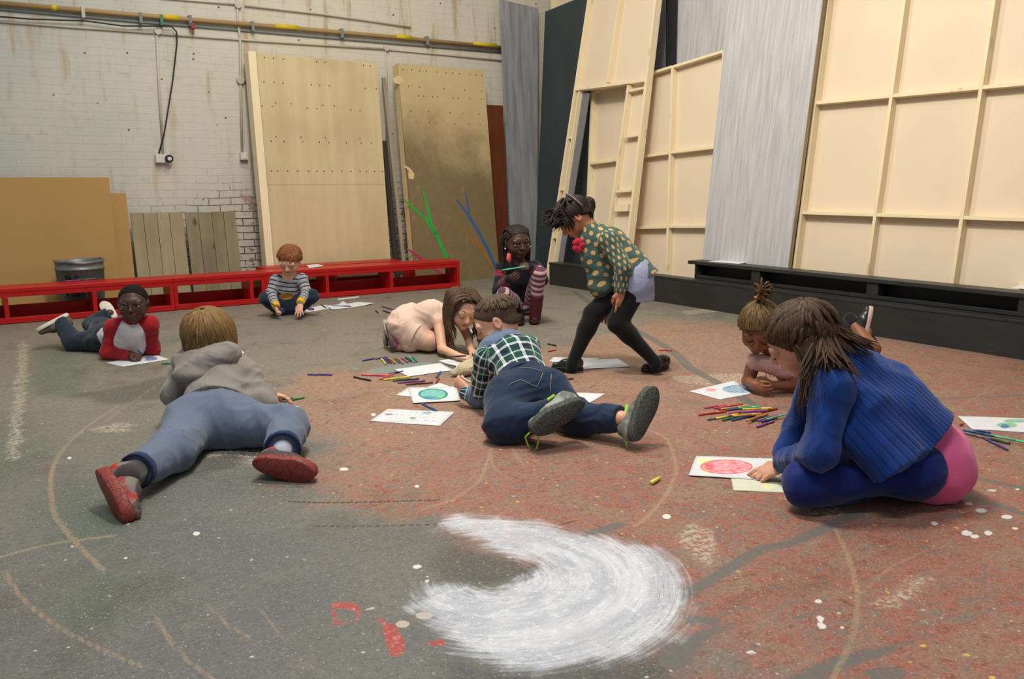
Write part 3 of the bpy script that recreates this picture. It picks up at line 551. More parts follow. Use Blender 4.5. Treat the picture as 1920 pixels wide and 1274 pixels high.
# tall door flat, seen from its framed back
LD = math.radians(9.9); XD = 5.205; q = lambda u, v: PL(u, v, XD, LD)
e = flat_root('door_flat', XD, 0, LD, 'tall framed flat with a door opening, leaning in front of the black panel', 'scenery flat')
L0, L1 = ext(q(1077, 168), q(1051, 340), .0), ext(q(1077, 168), q(1051, 340), 3.0)
R0, R1 = ext(q(1212, 170), q(1184, 345), .0), ext(q(1226, 20), q(1200, 250), 3.0)
R0 = ext(q(1228, 0), q(1190, 330), 0.); R1 = ext(q(1228, 0), q(1190, 330), 3.)
member(e, 'stile', L0, L1, .026, .06, PINE); member(e, 'stile', R0, R1, .028, .075, PINE)
ra, rb = q(1077, 168), q(1212, 150)
member(e, 'rail', (ra[0]-.013, ra[1]), (rb[0]+.014, rb[1]), .026, .059, PINE, .001)
sheet(e, 'backing_sheet', [ra, rb, (R1[0], 3.0), (L1[0], 3.0)], .0605, .006, MDFB)
cb_, ct_ = q(1137, 157), q(1160, 0); member(e, 'stile', (cb_[0], cb_[1]+.013), ext(cb_, ct_, 3.), .026, .059, PINE, .0005)
# narrow ladder at the left side of the opening
l2a, l2b = ext(q(1085, 170), q(1060, 340), .0), q(1085, 169); member(e, 'stile', l2a, (l2b[0], l2b[1]-.013), .014, .06, PINE)
sheet(e, 'backing_sheet', [L0, l2a, l2b, ra], .0605, .006, MDFB)
for u, v in ((1066, 259), (1053, 356), (1039, 446)): a_ = q(u-3, v); b_ = q(u+5, v); member(e, 'block', a_, b_, .016, .058, PINE, .001)
GREYD = plain(118, 116, 120, .7, .2, .12)
g0, g1 = ext(q(1097, 172), q(1070, 345), .0), q(1098, 172)
sheet(e, 'grey_jamb', [(l2a[0]-.008, 0), g0, g1, (l2b[0]-.008, l2b[1]-.014)], .05, .012, GREYD)
# ladder on the right side of the opening
l3a, l3b = ext(q(1177, 160), q(1152, 340), .0), q(1177.5, 157); member(e, 'stile', l3a, (l3b[0], l3b[1]-.013), .024, .059, PINE, .0005)
sheet(e, 'backing_sheet', [l3a, R0, rb, l3b], .0605, .006, MDFB)
for (a_, b_, w_) in (((1169, 257), (1196, 253), .024), ((1153, 359), (1182, 357), .024), ((1151, 390), (1177, 389), .07), ((1172, 172), (1209, 164), .02)): 
    pa, pb = q(*a_), q(*b_); member(e, 'rung', (pa[0]-.005, pa[1]), (pb[0]+.005, pb[1]), w_, .055, PINE, .003)
# panels at the back of the stack
DG = NM('dark_green_black_paint', .6, .25); P = DG.co(); n = DG.noise(DG.map(P, (1, 1, .4)), 2.5, 4); DG.col(DG.mix(n, c8(44, 50, 52), c8(66, 76, 78)))
def bare(name, px, x0, lean, m, label, th=.02, cat='scenery flat', base=None):
    e = flat_root(name, x0, 0, math.radians(lean), label, cat); c = [PL(u, v, x0, math.radians(lean)) for u, v in px]
    if base is not None: c[0] = ext(c[0], c[3], base); c[1] = ext(c[1], c[2], base)
    o = sheet(e, 'painted_face', c, 0, th, m); return e
a = bare('black_flat', [(1003, 490), (1100, 490), (1105, -12), (1022, 22)], 5.66, 3.2, DG.m, 'tall near-black painted panel left of the door flat', .035, base=.0)
a = bare('black_post', [(1245, 480), (1256, 480), (1266, -20), (1249, -20)], 5.70, 4.6, plain(34, 36, 38, .7), 'narrow black upright just behind the door flat', .03, 'post', base=.0)
a = bare('grey_flat', [(1252, 480), (1400, 480), (1400, -30), (1262, -30)], 5.74, 5.0, GREY.m, 'grey painted flat behind the crooked framed flat', .03, base=.0)
a = bare('grey_flat', [(1105, 480), (1246, 480), (1249, -40), (1200, -40)], 5.80, 4.5, plain(148, 148, 156, .7, .2, .1), 'grey flat showing as a sliver between door flat and black upright', .03, base=.0)
e = flat_root('pine_flat', 5.92, 0, .02, 'pale flat whose top shows above the black panel', 'scenery flat'); c = [PL(u, v, 5.92, .02) for u, v in ((1036, 400), (1110, 400), (1112, -40), (1034, -40))]
c[0] = ext(c[0], c[3], 0); c[1] = ext(c[1], c[2], 0)
sheet(e, 'backing_sheet', c, .04, .006, MDFB); member(e, 'stile', c[0], c[3], .035, .0395, PINE); member(e, 'stile', c[1], c[2], .035, .0395, PINE)
member(e, 'rail', (c[3][0]-.018, c[3][1]-.05), (c[2][0]+.018, c[2][1]-.05), .035, .039, PINE)
# grey board in the corner, facing the room
GREYB = NM('worn_grey_board', .75, .2); P = GREYB.co(); g = GREYB.noise(GREYB.map(P, (5, 1, .4)), 4, 5, .65); GREYB.col(GREYB.mix(GREYB.step(g, .3, .7), c8(128, 128, 130), c8(158, 158, 160)))
x_a, x_b = PY(957, 480, 8.08)[0], PY(1005, 480, 8.08)[0]; zt = PY(975, 6, 8.22)[2]
x_t0, x_t1 = PY(940, 3, 8.22)[0], PY(1012, 11, 8.22)[0]
vs = [(x_a, 8.05, 0), (x_b, 8.05, 0), (x_t1, 8.25, zt-.02), (x_t0, 8.25, zt+.02)]
vs += [(x, y+.02, z) for x, y, z in vs]
o = MB().add(vs, [(0, 1, 2, 3), (7, 6, 5, 4), (0, 4, 5, 1), (1, 5, 6, 2), (2, 6, 7, 3), (3, 7, 4, 0)]).build('corner_board', GREYB.m, None, bevel=.002); tag(o, 'tall worn grey board leaning in the corner by the red-brown board', 'board')
# ------------------------------------------------------------------ figure sculpting: signed distances on a grid, meshed with surface nets
V = lambda *a: np.array(a, float)
def unit(v): v = np.asarray(v, float); return v/(np.linalg.norm(v)+1e-12)
class SD:
    def __init__(s): s.p = []
    def cap(s, a, b, ra, rb=None, k=.02, flat=None, fb=False, fa=False, op='u'):
        """tapered capsule; flat=(axis, factor) squashes it along axis; fa/fb cut the ends square"""
        s.p.append(('c', np.array(a, float), np.array(b, float), ra, ra if rb is None else rb, k, flat, fa, fb, op)); return s
    def ell(s, c, r, ax=None, k=.02, op='u', cut=None):
        s.p.append(('e', np.array(c, float), np.array(r, float), np.eye(3) if ax is None else np.array(ax, float), k, op, cut)); return s
    def chain(s, pts, rs, k=.02, **kw):
        for i in range(len(pts)-1): s.cap(pts[i], pts[i+1], rs[i], rs[i+1], k, **kw)
        return s
    def bounds(s):
        lo = np.full(3, 9e9); hi = -lo
        for p in s.p:
            if (p[0] == 'c' and p[9] != 'u') or (p[0] == 'e' and p[5] != 'u'): continue
            if p[0] == 'c': r = max(p[3], p[4])*(max(1, 1/p[6][1]*0+1) if p[6] else 1); q = np.stack([p[1]-r, p[1]+r, p[2]-r, p[2]+r])
            else: r = p[2].max(); q = np.stack([p[1]-r, p[1]+r])
            lo = np.minimum(lo, q.min(0)); hi = np.maximum(hi, q.max(0))
        return lo, hi
    def field(s, gx, gy, gz):
        F = np.full((len(gx), len(gy), len(gz)), .2, np.float32)
        for p in s.p:
            if p[0] == 'c': _, a, b, ra, rb, k, flat, fa, fb, op = p; r = max(ra, rb)+k+.02; lo = np.minimum(a, b)-r; hi = np.maximum(a, b)+r
            else: _, c, rr, ax, k, op, cut = p; r = rr.max()+k+.02; lo = c-r; hi = c+r
            sl = [slice(max(0, int(np.searchsorted(g, lo[i]))-1), min(len(g), int(np.searchsorted(g, hi[i]))+1)) for i, g in enumerate((gx, gy, gz))]
            if any(q.stop-q.start < 2 for q in sl): continue
            X = gx[sl[0]].astype(np.float32)[:, None, None]; Y = gy[sl[1]].astype(np.float32)[None, :, None]; Z = gz[sl[2]].astype(np.float32)[None, None, :]
            if p[0] == 'c':
                ba = b-a; L2 = float(ba@ba)+1e-9; px, py, pz = X-a[0], Y-a[1], Z-a[2]
                t = (px*ba[0]+py*ba[1]+pz*ba[2])/L2; h = np.clip(t, 0, 1); dx, dy, dz = px-h*ba[0], py-h*ba[1], pz-h*ba[2]
                if flat:
                    n = unit(flat[0]); fl_ = flat[1]; q = dx*n[0]+dy*n[1]+dz*n[2]; d2 = dx*dx+dy*dy+dz*dz
                    rr_ = ra+(rb-ra)*h; k0 = np.sqrt(np.maximum(d2-q*q+(q/fl_)**2, 1e-10)); k1 = np.sqrt(np.maximum(d2-q*q+(q/fl_**2)**2, 1e-10)); d = (k0-rr_)*k0/k1
                else: d = np.sqrt(dx*dx+dy*dy+dz*dz)-(ra+(rb-ra)*h)
                L = math.sqrt(L2)
                if fb: d = np.maximum(d, (t-1)*L)
                if fa: d = np.maximum(d, -t*L)
            else:
                P_ = [X-c[0], Y-c[1], Z-c[2]]; q = [P_[0]*ax[i][0]+P_[1]*ax[i][1]+P_[2]*ax[i][2] for i in range(3)]
                k0 = np.sqrt(sum((q[i]/rr[i])**2 for i in range(3)))+1e-6; k1 = np.sqrt(sum((q[i]/rr[i]**2)**2 for i in range(3)))+1e-6; d = k0*(k0-1)/k1
                if cut is not None: d = np.maximum(d, (X-cut[0][0])*cut[1][0]+(Y-cut[0][1])*cut[1][1]+(Z-cut[0][2])*cut[1][2])
            f = F[tuple(sl)]; kk = max(k, 1e-4)
            if op == 'u': h = np.clip(.5+.5*(d-f)/kk, 0, 1); F[tuple(sl)] = d+(f-d)*h-kk*h*(1-h)
            elif op == 's': h = np.clip(.5-.5*(f+d)/kk, 0, 1); F[tuple(sl)] = f+(-d-f)*h+kk*h*(1-h)
        return F
def axis_grid(lo, hi, base, fine):
    """grid coordinates with spacing base, refined to h inside each (centre, radius, h)"""
    x = [lo]
    while x[-1] < hi:
        h = base
        for c, r, hh in fine:
            if c-r-base < x[-1] < c+r: h = min(h, hh)
        x.append(x[-1]+h)
    return np.array(x)
def surface_net(sd, base, fine=(), zmin=None, relax=1):
    lo, hi = sd.bounds(); lo = lo-base*3; hi = hi+base*3
    g = [axis_grid(lo[i], hi[i], base, [(c[i], r, h) for c, r, h in fine]) for i in range(3)]
    F = sd.field(*g)
    if zmin is not None: F = np.maximum(F, (zmin-g[2]).astype(np.float32)[None, None, :])
    s = F < 0; n = np.array(F.shape)-1
    cs = sum(s[a:a+n[0], b:b+n[1], c:c+n[2]].astype(np.int8) for a in (0, 1) for b in (0, 1) for c in (0, 1))
    ci = np.argwhere((cs > 0) & (cs < 8)); cid = np.full(n, -1, np.int32); cid[tuple(ci.T)] = np.arange(len(ci))
    acc = np.zeros((len(ci), 3)); cnt = np.zeros(len(ci))
    for a in range(3):
        o = [i for i in range(3) if i != a]
        for u in (0, 1):
            for w in (0, 1):
                p0 = ci.copy(); p0[:, o[0]] += u; p0[:, o[1]] += w; p1 = p0.copy(); p1[:, a] += 1
                f0 = F[tuple(p0.T)]; f1 = F[tuple(p1.T)]; m_ = (f0 < 0) != (f1 < 0); t = np.where(m_, f0/(f0-f1+1e-12*(f0 == f1)), 0)
                q = np.stack([g[i][p0[:, i]] for i in range(3)], 1); q[:, a] += t*(g[a][p1[:, a]]-g[a][p0[:, a]])
                acc += q*m_[:, None]; cnt += m_
    Vt = acc/np.maximum(cnt, 1)[:, None]; Q = []
    for a in range(3):
        b, c = (a+1) % 3, (a+2) % 3
        sa = [slice(None)]*3; sb = [slice(None)]*3; sa[a] = slice(0, -1); sb[a] = slice(1, None)
        d0 = s[tuple(sa)]; d1 = s[tuple(sb)]; e = np.argwhere(d0 != d1); e = e[(e[:, b] > 0) & (e[:, c] > 0) & (e[:, b] < n[b]) & (e[:, c] < n[c])]
        flip = d0[tuple(e.T)]; ids = []
        for u, w in ((1, 1), (0, 1), (0, 0), (1, 0)):
            p = e.copy(); p[:, b] -= u; p[:, c] -= w; ids.append(cid[tuple(p.T)])
        ids = np.stack(ids, 1); ids[~flip] = ids[~flip][:, ::-1]; Q.append(ids)
    Q = np.concatenate(Q); Q = Q[(Q >= 0).all(1)]
    for _ in range(relax):
        A = np.zeros_like(Vt); N = np.zeros(len(Vt))
        for i in range(4):
            j = Q[:, (i+1) % 4]; 
            for k in range(3): A[:, k] += np.bincount(Q[:, i], Vt[j, k], len(Vt))+np.bincount(j, Vt[Q[:, i], k], len(Vt))
            N += np.bincount(Q[:, i], minlength=len(Vt))+np.bincount(j, minlength=len(Vt))
        Vt = Vt*.5+.5*A/np.maximum(N, 1)[:, None]
    return Vt, Q
def vnormals(Vt, Q):
    n = np.cross(Vt[Q[:, 2]]-Vt[Q[:, 0]], Vt[Q[:, 3]]-Vt[Q[:, 1]]); N = np.zeros_like(Vt)
    for i in range(4):
        for k in range(3): N[:, k] += np.bincount(Q[:, i], n[:, k], len(Vt))
    return N/(np.linalg.norm(N, axis=1)[:, None]+1e-12)
def folds(Pt, freq, seed=0, stretch=None):
    r = np.random.default_rng(seed); q = Pt*freq if stretch is None else Pt@np.asarray(stretch).T*freq; out = 0; amp = 1.
    for o in range(3):
        d = r.normal(size=(3, 3)); d /= np.linalg.norm(d, axis=1)[:, None]; w = np.sin(q@d[0]+1.6*np.sin(q@d[1]*.8+r.uniform(0, 6))+1.1*np.sin(q@d[2]*1.3)+r.uniform(0, 6))
        out = out+amp*(1-2*np.sqrt(w*w+.04)); amp *= .5; q = q*1.9
    return out/1.75
def bone_attr(Vt, bones):
    """nearest bone: (lateral, along, normal) local coordinates and bone number. bone=(a,b,r,side,offset)"""
    best = np.full(len(Vt), 9e9); L = np.zeros((len(Vt), 3)); I = np.zeros(len(Vt))
    for i, (a, b, r, side, off) in enumerate(bones):
        a = np.array(a); b = np.array(b); t = unit(b-a); sd_ = unit(np.array(side)-(np.array(side)@t)*t); nn = np.cross(sd_, t); ln = np.linalg.norm(b-a)
        q = Vt-a; al = q@t; h = np.clip(al, 0, ln); d = np.linalg.norm(q-h[:, None]*t, axis=1)-r; m_ = d < best
        best[m_] = d[m_]; L[m_] = np.stack([q@sd_, al+off, q@nn], 1)[m_]; I[m_] = i
    return L, I
def mesh_obj(name, Vt, Q, mats, parent, origin, bones=None, extra=None):
    me = raw_mesh(name, Vt-origin, Q)
    for m_ in (mats if isinstance(mats, (list, tuple)) else [mats]): me.materials.append(m_)
    if bones is not None:
        L, I = bone_attr(Vt, bones); a = me.attributes.new('bl', 'FLOAT_VECTOR', 'POINT'); a.data.foreach_set('vector', L.astype(np.float32).ravel()); fattr(me, 'bi', I)
    for k_, v_ in (extra or {}).items(): fattr(me, k_, v_)
    o = bpy.data.objects.new(name, me); COL.objects.link(o); o.parent = parent; return o
# ---- materials for people
def skin(r, g, b, lip=(160, 90, 80)):
    m = NM('skin', .5, .35); P = m.co(); n = m.noise(P, 30, 3); c = c8(r, g, b)
    cc = m.mix(n, tuple(x*.93 for x in c), tuple(min(1, x*1.07) for x in c)); cc = m.mix(m.mul(m.attr('lip'), .75), cc, c8(*lip)); cc = m.mix(m.mul(m.attr('flush'), .35), cc, tuple(min(1, x*y) for x, y in zip(c, (1.1, .72, .68))))
    m.col(cc); m.b.inputs['Subsurface Weight'].default_value = .08; m.b.inputs['Subsurface Radius'].default_value = (.012, .005, .003); m.b.inputs['Subsurface Scale'].default_value = .5
    m.bump(m.noise(P, 350, 2), .06, .001); return m.m
def cloth(r, g, b, var=.12, weave=500, rough=.85, b2=.25, pat=None, fuzz=.15):
    m = NM('fabric', rough, .15); P = m.co(); c = c8(r, g, b); n = m.noise(P, 7, 4, .6); n2 = m.noise(P, 160, 3, .7)
    cc = m.mix(n, tuple(x*(1-var) for x in c), tuple(min(1, x*(1+var)) for x in c))
    if pat: cc = pat(m, cc)
    cc = m.mix(m.mul(m.step(n2, .45, .75), fuzz), cc, tuple(x*.45 for x in c)) if fuzz else cc
    m.col(cc); m.bump(m.add(m.mul(n2, .6), m.mul(n, .4)), b2, .004); m.b.inputs['Sheen Weight'].default_value = .15; return m.m
def hairmat(r, g, b, r2=None, rough=.6):
    m = NM('hair', rough, .25); v = m.n('ShaderNodeAttribute', attribute_name='hv').outputs['Vector']; n = m.noise(m.map(v, (1, 1, 1)), 1., 3, .6); c = c8(r, g, b); c2 = c8(*r2) if r2 else tuple(min(1, x*2.1) for x in c)
    sx = m.sep(v); st_ = m.noise(m.comb(m.mul(sx[0], 9.), m.mul(sx[1], 2.), 0.), 1., 4, .7)
    cc = m.mix(m.step(st_, .38, .72), tuple(x*.75 for x in c), c2); cc = m.mix(m.mul(m.step(n, .4, .7), .4), cc, tuple(x*.55 for x in c)); m.col(cc); m.bump(st_, .35, .003); return m.m
EYEW = plain(214, 210, 202, .15, .6, .01); EYEB = plain(34, 22, 16, .1, .7, .01)
# ---- head
class Frame:
    def __init__(s, c, f, u, h): s.c = np.array(c, float); s.f = unit(f); s.u = unit(np.array(u)-(np.array(u)@s.f)*s.f); s.r = np.cross(s.f, s.u); s.h = h; s.ax = np.array([s.r, s.f, s.u])
    def __call__(s, r, f, u): return s.c+s.h*(r*s.r+f*s.f+u*s.u)
def add_head(b, F, neck, mouth='shut', neck_r=.21, wide=1.0, nose=1.):
    h = F.h; S3 = lambda *a: np.array(a)*h; A = F.ax
    b.ell(F(0, -.06, .13), S3(.365*wide, .455, .365), A, k=.02*h/.2)
    b.ell(F(0, .10, -.14), S3(.295*wide, .30, .345), A, k=.03)
    b.ell(F(0, -.02, -.12), S3(.32*wide, .30, .25), A, k=.03)
    b.ell(F(0, .265, -.40), S3(.10, .09, .085), A, k=.025)
    for s in (-1, 1):
        b.ell(F(s*.17*wide, .24, -.17), S3(.13, .13, .13), A, k=.02)
        b.ell(F(s*.155, .435, .0), S3(.10, .085, .062), A, k=.012, op='s')
        b.ell(F(s*.155, .335, .03), S3(.105, .075, .045), A, k=.008)           # upper lid
        b.ell(F(s*.155, .340, -.055), S3(.095, .06, .032), A, k=.008)          # lower lid
        b.ell(F(s*.15, .368, .10), S3(.12, .04, .035), A, k=.025)               # brow ridge
        ec = F(s*.375*wide, -.03, -.04); ax = np.array([unit(F.r+ -s*.35*F.f), unit(F.f*1.+s*.35*F.r), F.u])
        b.ell(ec, S3(.035, .085, .13), ax, k=.006); b.ell(ec+F.r*s*.03*h+F.f*.01*h, S3(.02, .05, .085), ax, k=.006, op='s')
    b.cap(F(0, .385, .04), F(0, .475*nose+.0, -.13), .032*h, .05*h, k=.012)
    for s in (-1, 1): b.ell(F(s*.048, .43, -.15), S3(.036, .04, .032), A, k=.008)
    if mouth == 'open':
        b.ell(F(0, .405, -.285), S3(.085, .075, .05), A, k=.006, op='s'); b.ell(F(0, .375, -.235), S3(.11, .04, .022), A, k=.008); b.ell(F(0, .35, -.335), S3(.095, .045, .025), A, k=.01)
    else:
        b.ell(F(0, .378, -.245), S3(.105, .045, .024), A, k=.008); b.ell(F(0, .372, -.288), S3(.09, .045, .026), A, k=.008)
    b.cap(F(0, -.14, -.24), neck, neck_r*h*1.02, neck_r*h*1.12, k=.025)
def head_attrs(Vt, F):
    q = (Vt-F.c)/F.h; r, f, u = q@F.r, q@F.f, q@F.u
    g = lambda a, b, c, s: np.exp(-(((np.abs(r)-a)/s[0])**2+((f-b)/s[1])**2+((u-c)/s[2])**2))
    lip = np.clip(g(0, .40, -.265, (.10, .12, .045))*1.6, 0, 1)
    flush = np.clip(g(.19, .3, -.14, (.10, .2, .10))*1.2+g(0, .5, -.13, (.08, .12, .07))+g(.38, 0, -.04, (.08, .1, .12))*.8, 0, 1)
    return dict(lip=lip, flush=flush)
def add_eyes(F, parent, origin, look=(0, 0), iris=None, brow=(40, 26, 18), br=.013, lid=None):
    if lid:      # looking down: lids cover the eyes, dark lash line along their lower edge
        for s in (-1, 1):
            V_, Q_ = uv_ball(F(s*.155, .335, -.008), .088*F.h, F.ax, 12); me = raw_mesh('eyelid', V_-origin, Q_); me.materials.append(plain(*lid, .5)); o = bpy.data.objects.new('eyelid', me); COL.objects.link(o); o.parent = parent
            MB().tube([F(s*x, y, z)-origin for x, y, z in ((.085, .395, -.035), (.12, .418, -.052), (.16, .421, -.058), (.20, .408, -.05), (.235, .375, -.03))], [.0008, .0018, .0022, .002, .001], 6).build('eyelash', plain(*brow, .8), parent, True)
            p = [F(s*x, y, z)-origin for x, y, z in ((.06, .405, .115), (.12, .415, .145), (.19, .385, .145), (.255, .325, .115))]
            MB().tube(p, [br*F.h*.8, br*F.h*1.5, br*F.h*1.3, br*F.h*.6], 6).build('eyebrow', plain(*brow, .8), parent, True)
        return
    for s in (-1, 1):
        c = F(s*.155, .325, -.008)
        V_, Q_ = uv_ball(c, .082*F.h, F.ax*np.array([[1], [1], [1]]), 14); 
        d = unit(F.f+.25*look[0]*F.r+.25*look[1]*F.u); dark = ((V_-c)@d) > .082*F.h*.84
        me = raw_mesh('eye', V_-origin, Q_); me.materials.append(EYEW); me.materials.append(iris or EYEB)
        fc = dark[Q_].sum(1) >= 3; me.polygons.foreach_set('material_index', fc.astype(np.int32)); o = bpy.data.objects.new('eye', me); COL.objects.link(o); o.parent = parent
        p = [F(s*x, y, z)-origin for x, y, z in ((.06, .405, .115), (.12, .415, .145), (.19, .385, .145), (.255, .325, .115))]
        MB().tube(p, [br*F.h*.8, br*F.h*1.5, br*F.h*1.3, br*F.h*.6], 6).build('eyebrow', plain(*brow, .8), parent, True)
def uv_ball(c, r, ax, n=12, sc=(1, 1, 1)):
    vs = []; 
    for i in range(n+1):
        ph = math.pi*(i+.001)/(n+.002)
        for j in range(2*n):
            t = math.pi*j/n; vs.append(c+r*(sc[0]*math.sin(ph)*math.cos(t)*ax[0]+sc[1]*math.sin(ph)*math.sin(t)*ax[1]+sc[2]*math.cos(ph)*ax[2]))
    Q = [(i*2*n+j, (i+1)*2*n+j, (i+1)*2*n+(j+1) % (2*n), i*2*n+(j+1) % (2*n)) for i in range(n) for j in range(2*n)]
    return np.array(vs), np.array(Q)
# ---- hands: wrist w, direction d (to the knuckles), palm normal n (out of the palm), thumb on side s (+1: cross(d,n) side)
def add_hand(b, w, d, n, size, s=1, curl=(.35, .4, .45, .5), spread=.10, thumb=(.55, .35), k=.004):
    d = unit(d); n = unit(np.array(n)-(np.array(n)@d)*d); t = np.cross(d, n)*s; L = size
    pc = w+d*L*.27
    b.ell(pc, (L*.235, L*.30, L*.10), [t, d, n], k=.008); b.cap(w-d*L*.05, w+d*L*.1, L*.15, L*.17, k=.012, flat=(n, .75))
    lens = (.40, .46, .43, .34)
    for i, ln in enumerate(lens):
        o = (.5-i/3.)*.36*L; p = w+d*L*.50+t*o-d*L*abs(i-1.2)*.02; dd = unit(d+t*spread*(1.2-i)); c = curl[i]
        r = L*(.058 if i < 3 else .05); q = [p-dd*L*.1, p]; ang = 0
        for j, fr in enumerate((.45, .32, .23)):
            ang += c*(1., 1.25, .8)[j]; q.append(q[-1]+(dd*math.cos(ang)+n*math.sin(ang))*ln*L*fr)
        b.chain(q, [r*1.05, r*1.08, r, r*.92, r*.8], k=k)
    p = w+d*L*.13+t*L*.14; a1, a2 = thumb
    q = [p, p+unit(t*.75+d*.75+n*a2)*L*.20]; q.append(q[-1]+unit(t*.3*a1+d+n*(a2+.2))*L*.17); q.append(q[-1]+unit(d+n*(a2+.35)-t*.1)*L*.13)
    b.chain(q, [L*.095, L*.078, L*.066, L*.055], k=.006)
def hair_locks(name, F, locks, mat, parent, origin, n=5):
    """locks: list of (points, radii). Tapered tubes with strand coordinates"""
    vs = []; fs = []; hv = []; o = 0
    for li, (pts, rad) in enumerate(locks):
        pts = np.array(pts, float); m_ = len(pts); T = np.gradient(pts, axis=0); T /= np.linalg.norm(T, axis=1)[:, None]+1e-9; up = unit(np.cross(T[0], V(.3, .5, .8))); s0 = 0; rn = (li*37 % 101)/10.
        for i in range(m_):
            a = unit(up-(up@T[i])*T[i]); up = a; c = np.cross(T[i], a); r = rad[i] if hasattr(rad, '__len__') else rad
            if i: s0 += np.linalg.norm(pts[i]-pts[i-1])
            for j in range(n):
                w = 2*math.pi*j/n; vs.append(pts[i]+r*(math.cos(w)*a+math.sin(w)*c)); hv.append((rn+j*.35, s0*10, 0))
        fs += [(o+i*n+j, o+i*n+(j+1) % n, o+(i+1)*n+(j+1) % n, o+(i+1)*n+j) for i in range(m_-1) for j in range(n)]; o += m_*n
    me = raw_mesh(name, np.array(vs)-origin, np.array(fs)); me.materials.append(mat); a = me.attributes.new('hv', 'FLOAT_VECTOR', 'POINT'); a.data.foreach_set('vector', np.array(hv, np.float32).ravel())
    ob = bpy.data.objects.new(name, me); COL.objects.link(ob); ob.parent = parent; return ob
def bez(p0, p1, p2, p3, n=9):
    t = np.linspace(0, 1, n)[:, None]; return (1-t)**3*p0+3*(1-t)**2*t*p1+3*(1-t)*t*t*p2+t**3*p3
# ---- shoe: heel point, toe direction, sole normal (pointing out of the sole)
def make_shoe(heel, toe, sole, L, parent, origin, upper, solem, name='shoe', th=.022, high=.4, label=None, w=.205):
    toe = unit(toe); dn = unit(np.array(sole)-(np.array(sole)@toe)*toe); sd_ = np.cross(toe, dn); P = lambda a, b, c: heel+L*(a*toe+b*sd_-c*dn)
    b = SD(); fl_ = (dn, .8)
    b.cap(P(.02, 0, .16), P(.45, 0, .13), L*.145, L*.17, k=.02, flat=(dn, .85)); b.cap(P(.45, .01, .10), P(.83, .02, .10), L*.17, L*.13, k=.02, flat=(dn, .75))
    b.cap(P(.07, 0, .2), P(.07, 0, high), L*.145, L*.15, k=.03, fb=True); b.cap(P(.1, 0, .28), P(.5, 0, .17), L*.12, L*.13, k=.03)
    zc = P(0, 0, .02)
    b2 = SD(); b2.p = b.p
    Vt, Q = surface_net(b, .006, relax=2); below = (Vt-P(0, 0, .03))@dn; Vt = Vt-np.maximum(below, 0)[:, None]*dn
    o = mesh_obj(name, Vt, Q, upper, parent, origin)
    # sole slab
    outl = []
    for i in range(40):
        t = 2*math.pi*i/40; c_, s_ = math.cos(t), math.sin(t); x = .42+.56*c_; wd = (w*(1.0 if c_ > -.2 else .9))*(1-.12*math.exp(-((x-.38)/.16)**2)); y = wd*s_*(1.0+.1*(c_ > 0))+.015*c_; x = .42+.56*np.sign(c_)*abs(c_)**.85
        outl.append((x, y))
    vs = [P(x, y, .055) for x, y in outl]+[P(x*1.01-.004, y*1.04, .03) for x, y in outl]+[P(x, y, -th/L) for x, y in outl]+[P(.42+(x-.42)*.96, y*.93, -th/L-.012) for x, y in outl]; n = 40
    fs = [tuple(range(n))[::-1], tuple(3*n+j for j in range(n))]+[(r_*n+j, r_*n+(j+1) % n, (r_+1)*n+(j+1) % n, (r_+1)*n+j) for r_ in range(3) for j in range(n)]
    m_ = MB().add([np.array(v)-origin for v in vs], fs); so = m_.build('sole', solem, o, True); 
    import bmesh
    bm = bmesh.new(); bm.from_mesh(so.data); bmesh.ops.recalc_face_normals(bm, faces=bm.faces); bm.to_mesh(so.data); bm.free()
    return o, P
def solve(par, u, v, ln, far=True):
    """point on the sight line through (u,v) at distance ln from par"""
    d = RAY(u, v); d = d/np.linalg.norm(d); w = CO-par; bq = d@w; c_ = w@w-ln*ln; disc = bq*bq-c_
    if disc < 0: t = -bq
    else: t = -bq+(math.sqrt(disc) if far else -math.sqrt(disc))
    return CO+d*t
# ------------------------------------------------------------------ people
RXh, FYh, UPz = _r0, _fw, _z
def dirv(a, b, c): return unit(a*RXh+b*FYh+c*UPz)      # right in the photo, away from the camera, up
class Person:
    def __init__(s, anchor, J, label, name='person'):
        s.D0 = float((G(*anchor)-CO)@CF); s.J = {}
        for k, v in J.items(): s.J[k] = s.g(v[0], v[1], v[3]) if v[2] == 'g' else s.d(*v)
        s.root = empty(name, (s.J['pel'][0], s.J['pel'][1], 0), label, 'person'); s.o = np.array(s.root.location)
    def d(s, u, v, dd, zmin=None):
        p = CO+RAY(u, v)*(s.D0+dd)
        return s.g(u, v, zmin) if zmin is not None and p[2] < zmin else p
    def g(s, u, v, z): return G(u, v, z)
    def __getattr__(s, k): return s.J[k]
    def mesh(s, name, sd, mat, base=.006, fine=(), bones=None, fold=None, zmin=.002, relax=2, head=None, extra=None, parent=None):
        Vt, Q = surface_net(sd, base, fine, zmin, relax)
        if fold:
            amp, fr, seed = fold[:3]; N = vnormals(Vt, Q); f_ = folds(Vt, fr, seed, fold[3] if len(fold) > 3 else None); Vt = Vt+N*(amp*(f_-.1))[:, None]; Vt[:, 2] = np.maximum(Vt[:, 2], .002)
        ex = dict(extra or {})
        if head is not None: ex.update(head_attrs(Vt, head))
        return mesh_obj(name, Vt, Q, mat, parent or s.root, s.o, bones, ex)
